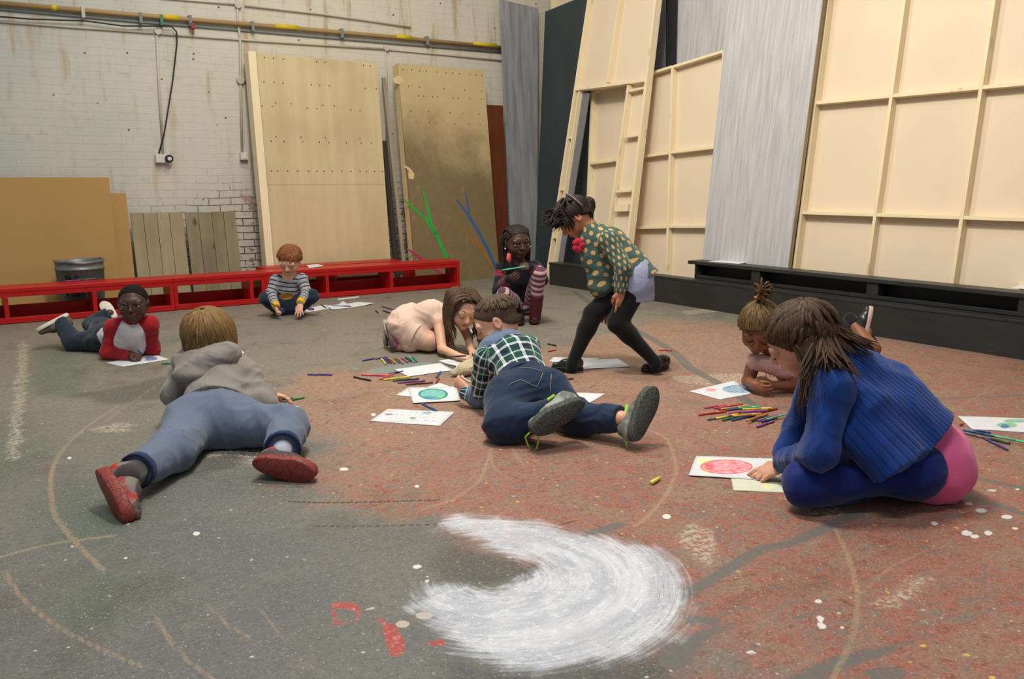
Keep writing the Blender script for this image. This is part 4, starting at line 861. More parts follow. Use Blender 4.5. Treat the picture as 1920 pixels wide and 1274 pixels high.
def body_core(b, P, sh=.036, r=(.085, .085, .05), flat=None, legs=True, arm=(.034, .027, .019), leg=(.056, .04, .026)):
    J = P.J; fl_ = (flat, .72)
    b.cap(J['pel'], J['che'], r[0], r[1], k=.03, flat=fl_); b.cap(J['che'], J['nek'], r[1]*.95, r[2], k=.03, flat=fl_)
    for s in 'LR':
        if 's'+s in J:
            b.cap(J['nek']*.5+J['che']*.5, J['s'+s], .045, .036, k=.03)
            if 'e'+s in J:
                b.cap(J['s'+s], J['e'+s], arm[0], arm[1], k=.015)
                if 'w'+s in J: b.cap(J['e'+s], J['w'+s], arm[1], arm[2], k=.012)
        if legs and 'h'+s in J and 'k'+s in J:
            b.cap(J['h'+s], J['k'+s], leg[0], leg[1], k=.03)
            if 'a'+s in J: b.cap(J['k'+s], J['a'+s], leg[1], leg[2], k=.015)
def limb_fold(P, s): return None
def on_mesh(P, ob, u, v, tol=.007):
    co = np.empty(len(ob.data.vertices)*3, np.float32); ob.data.vertices.foreach_get('co', co); co = co.reshape(-1, 3)+P.o-CO; d = unit(RAY(u, v)); t = co@d; r = np.linalg.norm(co-t[:, None]*d, axis=1); k = np.where(r < tol)[0]
    return None if not len(k) else CO+d*(t[k].min()-.001)-P.o
def cap_hair(F, t=.04, hl=(.42, .26), nape=(-.30, -.34), k=.02, side=.37, back=True, wide=1.0):
    """scalp-hugging hair volume, cut along a plane from the forehead hairline to the nape"""
    b = SD(); h = F.h; d = np.array([nape[0]-hl[0], nape[1]-hl[1]]); n2 = np.array([-d[1], d[0]]); n2 /= np.linalg.norm(n2)
    if n2[0] < 0: n2 = -n2
    n = n2[0]*F.f+n2[1]*F.u; p = F(0, hl[0], hl[1])
    b.ell(F(0, -.06, .13), np.array([(.365+t)*wide, .455+t, .365+t])*h, F.ax, k=k*h, cut=(p, n))
    if back: b.ell(F(0, -.13, -.08), np.array([(.33+t)*wide, .33+t, .32+t])*h, F.ax, k=k*h, cut=(p-n*.01, n))
    return b
def hair_mesh(P, F, sd, mat, base=.004, bumpamp=.004, name='hair', crown=(0, -.2, .5), freq=60, parent=None, zs=1.0):
    Vt, Q = surface_net(sd, base, (), None, 1); c = F(0, -.05, .05); ax = unit(F(*crown)-c); a = unit(np.cross(ax, F.r)); b_ = np.cross(ax, a)
    q = Vt-c; ang = np.arctan2(q@b_, q@a); pol = np.arccos(np.clip((q/np.linalg.norm(q, axis=1)[:, None])@ax, -1, 1)); N = vnormals(Vt, Q)
    st = np.sin(ang*freq*.31+2*np.sin(pol*3+ang*5))*.5+np.sin(ang*freq+3*np.sin(pol*2))*.5; Vt = Vt+N*(bumpamp*st*np.clip(pol, .0, 1))[:, None]
    me = raw_mesh(name, Vt-P.o, Q); me.materials.append(mat); at_ = me.attributes.new('hv', 'FLOAT_VECTOR', 'POINT')
    at_.data.foreach_set('vector', np.stack([ang*7, pol*2*zs, 0*pol], 1).astype(np.float32).ravel()); o = bpy.data.objects.new(name, me); COL.objects.link(o); o.parent = parent or P.root; return o
def crop_locks(F, n, crown=(0, -.22, .5), seed=1, out=.03, wd=.03, lift=.0, back=.75, front=0., sweep=0., tmax=1.04):
    """short strands lying along the skull from the crown to the hairline"""
    R_ = random.Random(seed); L = []; c = F(0, -.06, .10); h = F.h; ax0 = unit(F(*crown)-c); a = unit(np.cross(ax0, F.r)); b_ = np.cross(ax0, a)
    for i in range(n):
        th = 6.283*R_.random(); dirt = math.cos(th)*a+math.sin(th)*b_; cf = float(unit(dirt-(dirt@F.u)*F.u)@F.f); pm = 1.60+back*max(0, -cf)**1.5-(.10-front)*max(0, cf)
        t0 = R_.uniform(0, .75); t1 = min(tmax+R_.uniform(-.03, .03), t0+R_.uniform(.25, .45)); t0 = min(t0, t1-.15); pts = []; sw = sweep*R_.uniform(.5, 1.3)
        for k_, t in enumerate(np.linspace(t0, t1, 6)):
            ph = t*pm; d2 = unit(dirt+F.r*sw*(t-t0)); v = math.cos(ph)*ax0+math.sin(ph)*d2; e = v@F.r, v@F.f, v@F.u; o_ = out+lift*(k_/5.)*(k_/5.)
            pts.append(c+v*h/math.sqrt((e[0]/(.37+o_))**2+(e[1]/(.46+o_))**2+(e[2]/(.37+o_))**2))
        w = wd*h*R_.uniform(.7, 1.2); L.append((pts, [w*.3, w, w, w*.9, w*.6, w*.1]))
    return L
def fuzzmat(r, g, b):
    m = NM('short_hair', .85, .2); P_ = m.co(); n = m.noise(P_, 420, 3, .7); c = c8(r, g, b); m.col(m.mix(m.step(n, .35, .7), tuple(x*.55 for x in c), tuple(min(1, x*1.7) for x in c))); m.bump(n, .7, .004); return m.m
RND = random.Random(11)
def bob_locks(F, n, crown, length, seed=1, out=.09, down=UPz*-1, arc=(0, 6.283), wd=.030, drop=.9, flare=0., tip=.4, jit=1.):
    """locks that leave the crown point, follow the skull and then hang down"""
    R_ = random.Random(seed); L = []; c = F(0, -.06, .10); h = F.h; ax0 = unit(F(*crown)-c); a = unit(np.cross(ax0, F.r)); b_ = np.cross(ax0, a)
    for i in range(n):
        th = arc[0]+(arc[1]-arc[0])*(i+R_.random()*jit)/n; dirt = math.cos(th)*a+math.sin(th)*b_; pts = []; m_ = R_.uniform(.85, 1.1)
        for t in np.linspace(.05, 1, 7):
            ph = t*1.62; v = math.cos(ph)*ax0+math.sin(ph)*dirt
            e = v@F.r, v@F.f, v@F.u; rr = 1/math.sqrt((e[0]/(.375+out))**2+(e[1]/(.465+out))**2+(e[2]/(.375+out))**2); pts.append(c+v*rr*h)
        tang = unit(pts[-1]-pts[-2]); p = pts[-1]; ln = length*m_*h; k = 6
        for j in range(k):
            tang = unit(tang*.55+np.array(down)*.6+flare*unit(p-c)*.2); p = p+tang*ln/k; pts.append(p)
        N_ = len(pts); w = wd*h*R_.uniform(.8, 1.3); L.append((pts, [w*.5]+[w]*(N_-4)+[w*.85, w*.7, w*tip]))
    return L

# ============ child in the grey hoodie, seen from behind
def hoodie_child():
    P = Person((400, 835), dict(pel=(400,787,.02), che=(412,712,.20), nek=(405,672,.30), sL=(348,705,.28), sR=(458,702,.24), eR=(492,758,.13), wR=(505,742,.24), eL=(325,738,.24), wL=(345,712,.40), hL=(362,797,.02), hR=(432,795,.0), kL=(322,848,'g',.075), aL=(256,884,'g',.085), kR=(540,800,-.10), aR=(530,842,-.30)), 'child in grey hooded top and blue joggers lying face down, red soles towards the viewer')
    J = P.J; spine = unit(J['nek']-J['pel']); lat = unit(J['sR']-J['sL']); fr = unit(np.cross(lat, spine))
    F = Frame(P.d(393, 632, .27), dirv(.1, .95, -.22), dirv(0, .25, 1), .205)
    b = SD(); body_core(b, P, r=(.08, .08, .045), flat=fr); add_head(b, F, J['nek'])
    add_hand(b, P.d(507, 740, .25), dirv(.8, .35, -.25), dirv(.1, -.1, -1), .115, s=1, curl=(.3, .3, .35, .4))
    sk = skin(214, 160, 132)
    P.mesh('body', b, sk, .006, [(F.c, .12, .004), (P.d(525, 738, .25), .06, .003)], head=F)
    # trousers
    t = SD(); 
    t.cap(J['hL']+UPz*.01, J['hR']+UPz*.01, .112, .112, k=.05); t.cap(J['pel'], J['pel']*.5+J['che']*.5, .125, .112, k=.05, flat=(fr, .8))
    for s, rr in (('L', (.105, .078, .062)), ('R', (.10, .08, .066))):
        t.cap(J['h'+s], J['k'+s], rr[0], rr[1], k=.045); t.cap(J['k'+s], J['a'+s], rr[1], rr[2], k=.03, fb=True)
    tj = t
    jog = cloth(98, 108, 128, .16, b2=.5, fuzz=.25)
    bl_ = [(J['hL'], J['kL'], .1, UPz, 0), (J['kL'], J['aL'], .07, UPz, .3), (J['hR'], J['kR'], .1, UPz, 0), (J['kR'], J['aR'], .07, UPz, .3), (J['pel'], J['che'], .1, lat, 0)]
    P.mesh('joggers', tj, jog, .0065, bones=bl_, fold=(.0065, 17, 3))
    for s in 'LR':
        c = SD(); d_ = unit(J['a'+s]-J['k'+s]); c.cap(J['a'+s]-d_*.025, J['a'+s]+d_*.008, .066 if s == 'R' else .061, None, k=.005, fa=True, fb=True); c.cap(J['a'+s]-d_*.03, J['a'+s]+d_*.03, .05, .05, k=.004, op='s', fa=True, fb=True)
        P.mesh('cuff', c, cloth(34, 44, 78, .1), .005)
        c = SD(); c.cap(J['a'+s]-d_*.03, J['a'+s]+d_*.05, .036, .033, k=.01)
        P.mesh('sock', c, cloth(150, 152, 165, .3), .006)
    # hooded top
    t = SD(); t.cap(J['pel']+spine*.055+UPz*.015, J['che'], .128, .128, k=.05, flat=(fr, .80), fa=True); t.cap(J['che'], J['nek'], .12, .085, k=.05, flat=(fr, .8))
    t.cap(J['sL'], J['sR'], .07, .07, k=.04)
    t.chain([J['sR'], J['eR'], J['wR']], [.062, .056, .040], k=.03); t.chain([J['sL'], J['eL'], J['wL']], [.062, .052, .040], k=.03)
    t.cap(J['eR']-V(0, 0, .02), J['eR']-V(0, 0, .05), .055, .05, k=.03)
    grey = cloth(134, 126, 120, .10, b2=.45, fuzz=.25)
    P.mesh('hooded_top', t, grey, .0065, fold=(.0075, 19, 8))
    t = SD(); t.cap(P.d(340, 679, .19), P.d(430, 662, .17), .040, .050, k=.03); t.ell(P.d(384, 679, .15), (.125, .07, .058), [unit(RXh+.25*UPz), FYh, unit(UPz-.25*RXh)], k=.03); t.ell(P.d(362, 701, .11), (.085, .06, .042), [unit(RXh-.25*UPz), FYh, UPz], k=.03)
    t.chain([P.d(334, 675, .22), P.d(350, 662, .24), P.d(385, 655, .24), P.d(420, 659, .20), P.d(440, 671, .16)], [.020, .026, .028, .024, .018], k=.02)
    P.mesh('hood', t, grey, .0055, fold=(.006, 22, 17))
    c = SD(); d_ = unit(J['wR']-J['eR']); c.cap(J['wR']-d_*.02, J['wR']+d_*.02, .036, .031, k=.006, fb=True); P.mesh('sleeve_cuff', c, grey, .005)
    # hair: fringe-to-nape bowl
    hm = hairmat(84, 56, 30, (190, 150, 92))
    hb = SD(); h = F.h; hb.ell(F(0, -.07, .08), V(.47, .52, .46)*h, F.ax, k=.01); hb.ell(F(0, -.12, -.14), V(.45, .45, .36)*h, F.ax, k=.02)
    hair_mesh(P, F, hb, hm, .005, .0035, crown=(0, -.30, .46), freq=40, zs=.4)
    hair_locks('hair_strands', F, bob_locks(F, 120, (0, -.30, .47), .42, 3, .125, wd=.035, down=dirv(0, .1, -1)), hm, P.root, P.o)
    up = plain(96, 84, 78, .7); solm = soles()
    hL = P.d(186, 862, 0); 
    # left shoe: toe on the floor, sole turned to the left of the view
    toe = P.g(246, 974, .012); heel = toe+unit(P.d(184, 866, -.60)-toe)*.212; 
    make_shoe(heel, toe-heel, dirv(-.42, -.86, -.25), .215, P.root, P.o, shoe_mat(), solm, 'shoe', high=.42)
    c = SD(); c.cap(J['aL'], heel+unit(toe-heel)*.05+dirv(.5, .6, .2)*.05, .04, .045, k=.01); P.mesh('sock', c, cloth(60, 52, 56, .3), .006)
    heel = P.d(492, 868, -.40); toe = P.d(588, 884, -.42)
    make_shoe(heel, toe-heel, dirv(0.03, -1, -.10), .20, P.root, P.o, shoe_mat(), solm, 'shoe', high=.38)
    return P
_sm = {}
def soles():
    if 's' in _sm: return _sm['s']
    m = NM('red_rubber_sole', .55, .3); P = m.co('Object'); v = m.vor(P, 36, 'DISTANCE_TO_EDGE'); g = m.step(v, .05, .015); n = m.noise(P, 40, 4)
    m.col(m.mix(m.mul(g, .5), m.mix(n, c8(118, 48, 42), c8(142, 60, 52)), c8(72, 30, 27))); m.bump(m.mul(g, -1), .5, .004); _sm['s'] = m.m; return m.m
def shoe_mat():
    m = NM('shoe_upper', .7, .3); P = m.co('Object'); n = m.noise(P, 22, 3); v = m.noise(P, 8, 2); m.col(m.mix(m.step(v, .5, .54), c8(70, 62, 60), m.mix(m.step(n, .5, .55), c8(120, 110, 102), c8(164, 52, 42)))); return m.m
hoodie_child()
def ramp(m, f, stops):
    x = m.n('ShaderNodeValToRGB'); x.color_ramp.interpolation = 'CONSTANT'; e = x.color_ramp.elements
    while len(e) > 1: e.remove(e[-1])
    e[0].position = stops[0][0]; e[0].color = (*stops[0][1], 1)
    for p_, c_ in stops[1:]: q = e.new(p_); q.color = (*c_, 1)
    m.put(x.inputs[0], f); return x.outputs[0]
def blv(m): return m.sep(m.attr('bl', 'Vector'))
def frac(m, v, per, off=0.): return m.math('FRACT', m.math('ADD', m.mul(v, 1/per), 50+off))
HAND = dict(curl=(.9, 1., 1.05, 1.1), thumb=(.5, .6))
# ============ boy in the red and white raglan top
def raglan_boy():
    P = Person((200, 680), dict(pel=(203,630,.34), che=(243,634,.13), nek=(246,609,.03), sR=(212,614,.06), sL=(281,609,.08), eR=(203,663,'g',.035), wR=(245,666,'g',.035), eL=(286,654,'g',.04), wL=(240,653,'g',.035), hL=(196,620,.42), hR=(198,636,.30), kR=(140,643,.36), aR=(112,605,.42), kL=(175,610,.58), aL=(206,588,.6)), 'boy with glasses in a red and white long-sleeved top lying on his elbows')
    J = P.J; spine = unit(J['nek']-J['pel']); lat = unit(J['sL']-J['sR']); fr = unit(np.cross(lat, spine)); F = Frame(P.d(250, 569, -.02), dirv(.22, -.97, -.02), dirv(.0, -.05, 1), .212)
    b = SD(); body_core(b, P, r=(.075, .08, .045), flat=fr, arm=(.03, .026, .019)); add_head(b, F, J['nek']*.8+J['che']*.2, neck_r=.2)
    add_hand(b, J['wR']+UPz*.005, dirv(.9, -.25, -.1), dirv(-.2, .2, -1), .105, s=-1, **HAND); add_hand(b, J['wL'], dirv(-.9, -.1, .0), dirv(0, .3, -1), .10, s=1, **HAND)
    P.mesh('body', b, skin(74, 48, 40, (110, 62, 58)), .0065, [(F.c, .125, .003), (J['wR'], .09, .0035)], head=F)
    add_eyes(F, P.root, P.o, (-.2, 0), brow=(20, 14, 12), br=.01)
    hair_mesh(P, F, cap_hair(F, .007, (.36, .36), (-.26, -.30), k=.05), fuzzmat(20, 16, 14), .004, .0006, freq=90)
    for s in (-1, 1):   # glasses
        ring = [F(s*.165+.115*math.cos(a), .455, -.005+.075*math.sin(a))-P.o for a in np.linspace(0, 6.283, 20)]
        g = MB().tube(ring, .0018, 5); g.tube([F(s*.28, .45, .02)-P.o, F(s*.385, .05, .02)-P.o], .0018, 5); g.build('glasses_frame', plain(70, 62, 54, .3, .6), P.root, True)
    MB().tube([F(-.055, .46, .01)-P.o, F(0, .475, .02)-P.o, F(.055, .46, .01)-P.o], .0018, 5).build('glasses_bridge', plain(70, 62, 54, .3, .6), P.root, True)
    t = SD(); t.cap(J['pel']+spine*.0, J['che'], .10, .10, k=.03, flat=(fr, .8), fa=True); t.cap(J['che'], J['nek']-V(0,0,.03), .10, .075, k=.03); t.cap(J['che'], J['che']+V(0,0,-.05), .09, .085, k=.03)
    P.mesh('shirt', t, cloth(206, 200, 204, .08), .006, fold=(.004, 26, 2))
    red = cloth(150, 26, 34, .14, b2=.4)
    for s, sg in (('R', -1), ('L', 1)):
        t = SD(); t.cap(J['nek']+lat*sg*.05+UPz*.005-spine*.012, J['s'+s], .05, .052, k=.03); 
        t.chain([J['s'+s], J['e'+s]], [.05, .042], k=.025); t.cap(J['e'+s], J['w'+s], .042, .03, k=.03, fb=True); P.mesh('sleeve', t, red, .0055, fold=(.0055, 24, 5))
    c = SD(); c.cap(J['nek']-spine*.004, J['nek']+spine*.012, .06, .052, k=.01, flat=(fr, .9)); P.mesh('collar', c, red, .005)
    j = cloth(38, 46, 58, .2, b2=.5)
    t = SD(); t.cap(J['hL'], J['hR'], .078, .078, k=.04); t.cap(J['pel'], J['pel']+spine*.05, .085, .088, k=.04, flat=(fr, .8))
    for s in 'LR': t.cap(J['h'+s], J['k'+s], .075, .058, k=.04); t.cap(J['k'+s], J['a'+s], .06, .05, k=.03, fb=True)
    P.mesh('jeans', t, j, .0065, fold=(.006, 22, 4))
    br = plain(92, 84, 72, .8, .2, .15); so = plain(196, 188, 176, .7)
    hl = P.d(121, 594, .44); toe = P.d(77, 617, .36); make_shoe(hl, toe-hl, dirv(-.25, .2, 1), .185, P.root, P.o, br, so, th=.012, high=.34)
    hl = P.d(214, 594, .60); toe = P.d(196, 574, .66); make_shoe(hl, toe-hl, dirv(-.6, .25, .75), .17, P.root, P.o, br, so, th=.012, high=.34)
raglan_boy()
# ============ toddler in the striped jumper
def toddler():
    P = Person((541, 595), dict(pel=(541,570,.12), che=(541,535,.07), nek=(542,517,.02), sL=(566,524,.04), sR=(518,526,.04), eR=(508,551,.0), wR=(517,573,-.10), eL=(575,548,.0), wL=(564,566,-.13), hL=(553,572,.10), hR=(529,572,.10), kL=(585,556,.0), aL=(562,578,'g',.04), kR=(499,560,.0), aR=(520,581,'g',.04)), 'toddler with ginger hair in a grey and navy striped jumper sitting cross-legged')
    J = P.J; spine = unit(J['nek']-J['pel']); lat = unit(J['sL']-J['sR']); fr = unit(np.cross(lat, spine)); F = Frame(P.d(543, 488, -.04), dirv(-.05, -.86, -.5), dirv(.05, -.4, 1), .205)
    b = SD(); body_core(b, P, r=(.07, .075, .04), flat=fr, arm=(.026, .023, .017), leg=(.045, .035, .025)); add_head(b, F, J['nek'], neck_r=.2)
    add_hand(b, J['wR']+dirv(.2,-.5,-.6)*.022, dirv(.25, -.4, -.8), dirv(.8, .2, -.3), .095, s=-1, **HAND); add_hand(b, J['wL']+dirv(0,-.5,-.7)*.022, dirv(-.05, -.5, -.75), dirv(0, .3, -1), .105, s=-1, curl=(.1, .1, .1, .15), spread=.22)
    P.mesh('body', b, skin(216, 164, 138), .0065, [(F.c, .125, .0033), (J['wR'], .08, .0032), (J['wL'], .08, .0032)], head=F)
    add_eyes(F, P.root, P.o, (0, -.6), brow=(150, 96, 60), br=.008, lid=(206, 150, 126))
    hm = hairmat(120, 70, 36, (176, 112, 64)); hair_mesh(P, F, cap_hair(F, .045, (.42, .26), (-.32, -.30)), hm, .004, .002, freq=50)
    hair_locks('hair_strands', F, crop_locks(F, 330, (-.05, -.2, .5), 4, .05, .034, .05, sweep=.5), hm, P.root, P.o)
    def strp(m, cc):
        s_ = blv(m); f_ = frac(m, s_[1], .0335); c1 = m.mix(m.step(f_, .70, .73), c8(150, 150, 152), c8(34, 38, 56)); 
        return m.mix(m.math('GREATER_THAN', m.math('ABSOLUTE', m.sub(f_, .865)), .5), c1, c8(150, 150, 152))
    st = cloth(150, 150, 152, pat=strp, fuzz=.1)
    t = SD(); t.cap(J['pel']+spine*.035, J['che'], .088, .085, k=.03, flat=(fr, .82), fa=True); t.cap(J['che'], J['nek']-spine*.02, .085, .05, k=.03, flat=(fr, .8)); t.cap(J['sL'], J['sR'], .046, .046, k=.03)
    bn = [(J['pel'], J['nek'], .085, lat, 0)]
    for s in 'RL': t.chain([J['s'+s], J['e'+s], J['w'+s]], [.045, .040, .030], k=.02); l1 = np.linalg.norm(J['e'+s]-J['s'+s]); bn += [(J['s'+s], J['e'+s], .045, lat, .01), (J['e'+s], J['w'+s], .04, lat, .01+l1)]
    P.mesh('jumper', t, st, .0055, bones=bn, fold=(.003, 24, 6))
    yel = cloth(206, 160, 52, .1)
    for s in 'RL': d_ = unit(J['w'+s]-J['e'+s]); c = SD(); c.cap(J['w'+s]-d_*.018, J['w'+s]+d_*.025, .033, .029, k=.005, fa=True, fb=True); P.mesh('cuff', c, yel, .005)
    c = SD(); c.cap(J['nek']-spine*.012, J['nek']+spine*.008, .047, .042, k=.01); P.mesh('collar', c, yel, .005)
    o = J['che']*.62+J['pel']*.38+fr*.082; w_ = .055
    e = MB(); ov = [(o+lat*w_*math.cos(a)*1.05+spine*.028*math.sin(a)+fr*(-.012*abs(math.cos(a))**3))-P.o for a in np.linspace(0, 6.283, 24, endpoint=False)]
    e.add(ov+[v+fr*.004 for v in ov], [tuple(range(24))[::-1], tuple(range(24, 48))]+[(i, (i+1) % 24, 24+(i+1) % 24, 24+i) for i in range(24)]); e.build('animal_patch', cloth(160, 112, 52, .3), P.root)
    j = cloth(34, 44, 60, .2, b2=.5); t = SD(); t.cap(J['hL'], J['hR'], .07, .07, k=.04); t.cap(J['pel'], J['pel']+spine*.05, .08, .08, k=.04, flat=(fr, .85))
    for s in 'LR': t.cap(J['h'+s], J['k'+s], .062, .052, k=.04); t.cap(J['k'+s], J['a'+s], .052, .042, k=.03)
    P.mesh('jeans', t, j, .006, fold=(.005, 26, 4))
    so = plain(190, 186, 174, .7); up = cloth(44, 74, 110, .2)
    hl = P.g(522, 585, .035); toe = P.g(499, 572, .045); make_shoe(hl, toe-hl, dirv(-.55, -.75, -.35), .15, P.root, P.o, up, so, th=.01, high=.3)
    hl = P.g(560, 583, .035); toe = P.g(580, 572, .05); make_shoe(hl, toe-hl, dirv(.75, -.6, -.3), .15, P.root, P.o, cloth(120, 116, 110, .2), so, th=.01, high=.3)
toddler()
# ============ girl in the pale pink dress, kneeling
def pink_girl():
    P = Person((800, 660), dict(pel=(765,605,.07), che=(806,588,.0), nek=(838,583,.0), sN=(822,603,-.07), sF=(856,590,.07), eN=(829,655,'g',.045), wN=(862,669,'g',.03), eF=(878,632,.0), wF=(883,657,'g',.03), hN=(757,612,.0), hF=(772,604,.13), kN=(806,640,-.05), aN=(745,650,.02), kF=(835,636,.11), aF=(735,640,.12)), 'girl in a pale pink sleeveless dress with a white collar kneeling to draw')
    J = P.J; spine = unit(J['nek']-J['pel']); lat = unit(J['sN']-J['sF']); fr = unit(np.cross(lat, spine)); F = Frame(P.d(868, 580, -.10), dirv(.38, -.88, -.40), dirv(.20, -.1, 1), .222)
    b = SD(); b.cap(J['pel'], J['che'], .08, .078, k=.03, flat=(fr, .75)); b.cap(J['che'], J['nek'], .075, .045, k=.03, flat=(fr, .75))
    add_head(b, F, J['nek'], mouth='open', neck_r=.2)
    for s in 'NF':
        b.cap(J['nek']*.5+J['che']*.5, J['s'+s], .045, .038, k=.02); b.cap(J['s'+s], J['e'+s], .033, .027, k=.015); b.cap(J['e'+s], J['w'+s], .027, .019, k=.012); b.cap(J['h'+s], J['k'+s], .07, .052, k=.03); b.cap(J['k'+s]-UPz*.0, J['a'+s], .046, .03, k=.02)
    add_hand(b, J['wN'], dirv(.85, -.15, -.1), dirv(.1, .2, -1), .11, s=1, **HAND); add_hand(b, J['wF'], dirv(.5, -.5, -.15), dirv(0, 0, -1), .10, s=-1, **HAND)
    P.mesh('body', b, skin(216, 166, 136, (170, 84, 78)), .006, [(F.c, .125, .003), (P.d(873, 668, -.3), .07, .003), (P.d(888, 660, -.15), .06, .003)], head=F)
    add_eyes(F, P.root, P.o, (0, -.4), brow=(96, 68, 50), br=.008, lid=(206, 152, 124))
    hm = hairmat(66, 48, 34, (122, 92, 66)); hair_mesh(P, F, cap_hair(F, .03, (.33, .38), (-.36, -.42)), hm, .004, .003, freq=40, crown=(0, -.05, .5))
    lk = []; R_ = random.Random(5)
    for i in range(130):
        sd_ = -1 if i % 5 < 3 else 1; t0 = R_.uniform(-.42, .40); r0 = F(sd_*.03, t0*.8, .52-.35*abs(t0)**2); r1 = F(sd_*(.42+R_.uniform(0, .06)), t0*.8+.02, .28); r2 = F(sd_*(.43+R_.uniform(0, .05)), t0*.75+.06, -.15)
        ln = R_.uniform(.12, .20); r3 = r2+dirv(.02, -.05, -1)*ln*.6; r4 = r2+dirv(R_.uniform(.0, .25), R_.uniform(-.2, .1), -1)*ln
        pts = np.vstack([bez(r0, F(sd_*.25, t0*.8, .58), r1+F.u*.02, r1, 5), bez(r1, r1*.6+r2*.4, r2, r2, 4)[1:], bez(r2, r2-UPz*.02, r3, r4, 6)[1:]]); w = R_.uniform(.005, .009); pts[:, 2] = np.maximum(pts[:, 2], .012)
        lk.append((pts, list(np.interp(np.linspace(0, 1, len(pts)), [0, .2, .8, 1], [w*.5, w, w, .001]))))
    for i in range(56):
        sd_ = -1 if i % 2 else 1; x0 = R_.uniform(.0, .06); p0 = F(sd_*x0, R_.uniform(.12, .36), .50); p1 = F(sd_*R_.uniform(.30, .38), R_.uniform(.22, .34), .22); p2 = F(sd_*R_.uniform(.36, .42), R_.uniform(.16, .30), -.18); p3 = p2-UPz*R_.uniform(.06, .13)+dirv(R_.uniform(-.3, .3), 0, 0)*.03
        w = R_.uniform(.004, .007); lk.append((np.vstack([bez(p0, F(sd_*.18, .34, .50), p1, p1, 5), bez(p1, p1*.5+p2*.5, p2, p2, 4)[1:], bez(p2, p2-UPz*.02, p3, p3, 4)[1:]]), [w*.5]+[w]*7+[w*.8, w*.5, .0008]))
    hair_locks('long_hair', F, lk, hm, P.root, P.o)
    for a_ in ((-.17, .34, .46), (.22, .34, .43)): q = F(*a_)-P.o; MB().tube([q-F.r*.008, q+F.r*.008], .002, 6).build('hair_clip', plain(214, 204, 190, .3, .6), P.root, True)
    dr = cloth(216, 184, 166, .07, b2=.35, fuzz=.08)
    t = SD(); t.cap(J['pel']+spine*.01, J['che'], .112, .098, k=.04, flat=(fr, .85)); t.cap(J['che'], J['nek']-spine*.03, .095, .058, k=.03, flat=(fr, .8)); t.cap(J['sN']-UPz*.0, J['sF'], .043, .043, k=.03)
    t.cap(J['hN'], J['hN']*.45+J['kN']*.55, .09, .078, k=.05); t.cap(J['hF'], J['hF']*.3+J['kF']*.7, .09, .076, k=.05); t.cap(J['pel']-spine*.02-UPz*.03, J['aN']*.6+J['kN']*.4, .085, .06, k=.05)
    P.mesh('dress', t, dr, .0055, fold=(.0055, 20, 9))
    t = SD(); t.cap(J['hN']+UPz*.0, J['hN']*.38+J['kN']*.62, .098, .090, k=.04, fb=True); t.cap(J['hF'], J['hF']*.45+J['kF']*.55, .094, .085, k=.05, fb=True); t.cap(J['pel']+spine*.01, J['pel']-spine*.04-UPz*.02, .118, .112, k=.05); t.cap(J['pel']-UPz*.03, J['aN']*.65+J['kN']*.35+UPz*.01, .09, .05, k=.05)
    P.mesh('skirt', t, dr, .0055, fold=(.008, 26, 19))
    tt = SD(); tt.cap(J['hN']*.4+J['kN']*.6, J['kN'], .064, .058, k=.03); tt.cap(J['kN'], J['aN'], .052, .03, k=.03); tt.cap(J['hF']*.4+J['kF']*.6, J['kF'], .06, .055, k=.03); tt.cap(J['kF'], J['aF'], .05, .03, k=.03)
    P.mesh('tights', tt, cloth(206, 164, 142, .08, fuzz=.1), .006, fold=(.002, 20, 3))
    c = SD(); c.cap(J['nek']-spine*.04, J['nek']+spine*.012, .067, .053, k=.02, flat=(fr, .9)); c.ell(J['nek']-spine*.02+lat*.03-UPz*.005, (.045, .03, .04), [lat, fr, spine], k=.01); P.mesh('white_collar', c, cloth(226, 216, 202, .04, fuzz=.03), .0045)
    hl = P.d(727, 612, .0); toe = P.g(738, 658, .015); toe = hl+unit(toe-hl)*.15
    make_shoe(hl, toe-hl, dirv(-.85, -.1, .1), .155, P.root, P.o, cloth(150, 74, 96, .2), plain(84, 78, 72, .7), th=.01, high=.3)
    hl = P.d(722, 606, .10); toe = P.g(724, 648, .015); make_shoe(hl, toe-hl, dirv(-.9, .1, .1), .15, P.root, P.o, plain(70, 64, 60, .7), plain(160, 152, 140, .7), th=.01, high=.3)
pink_girl()
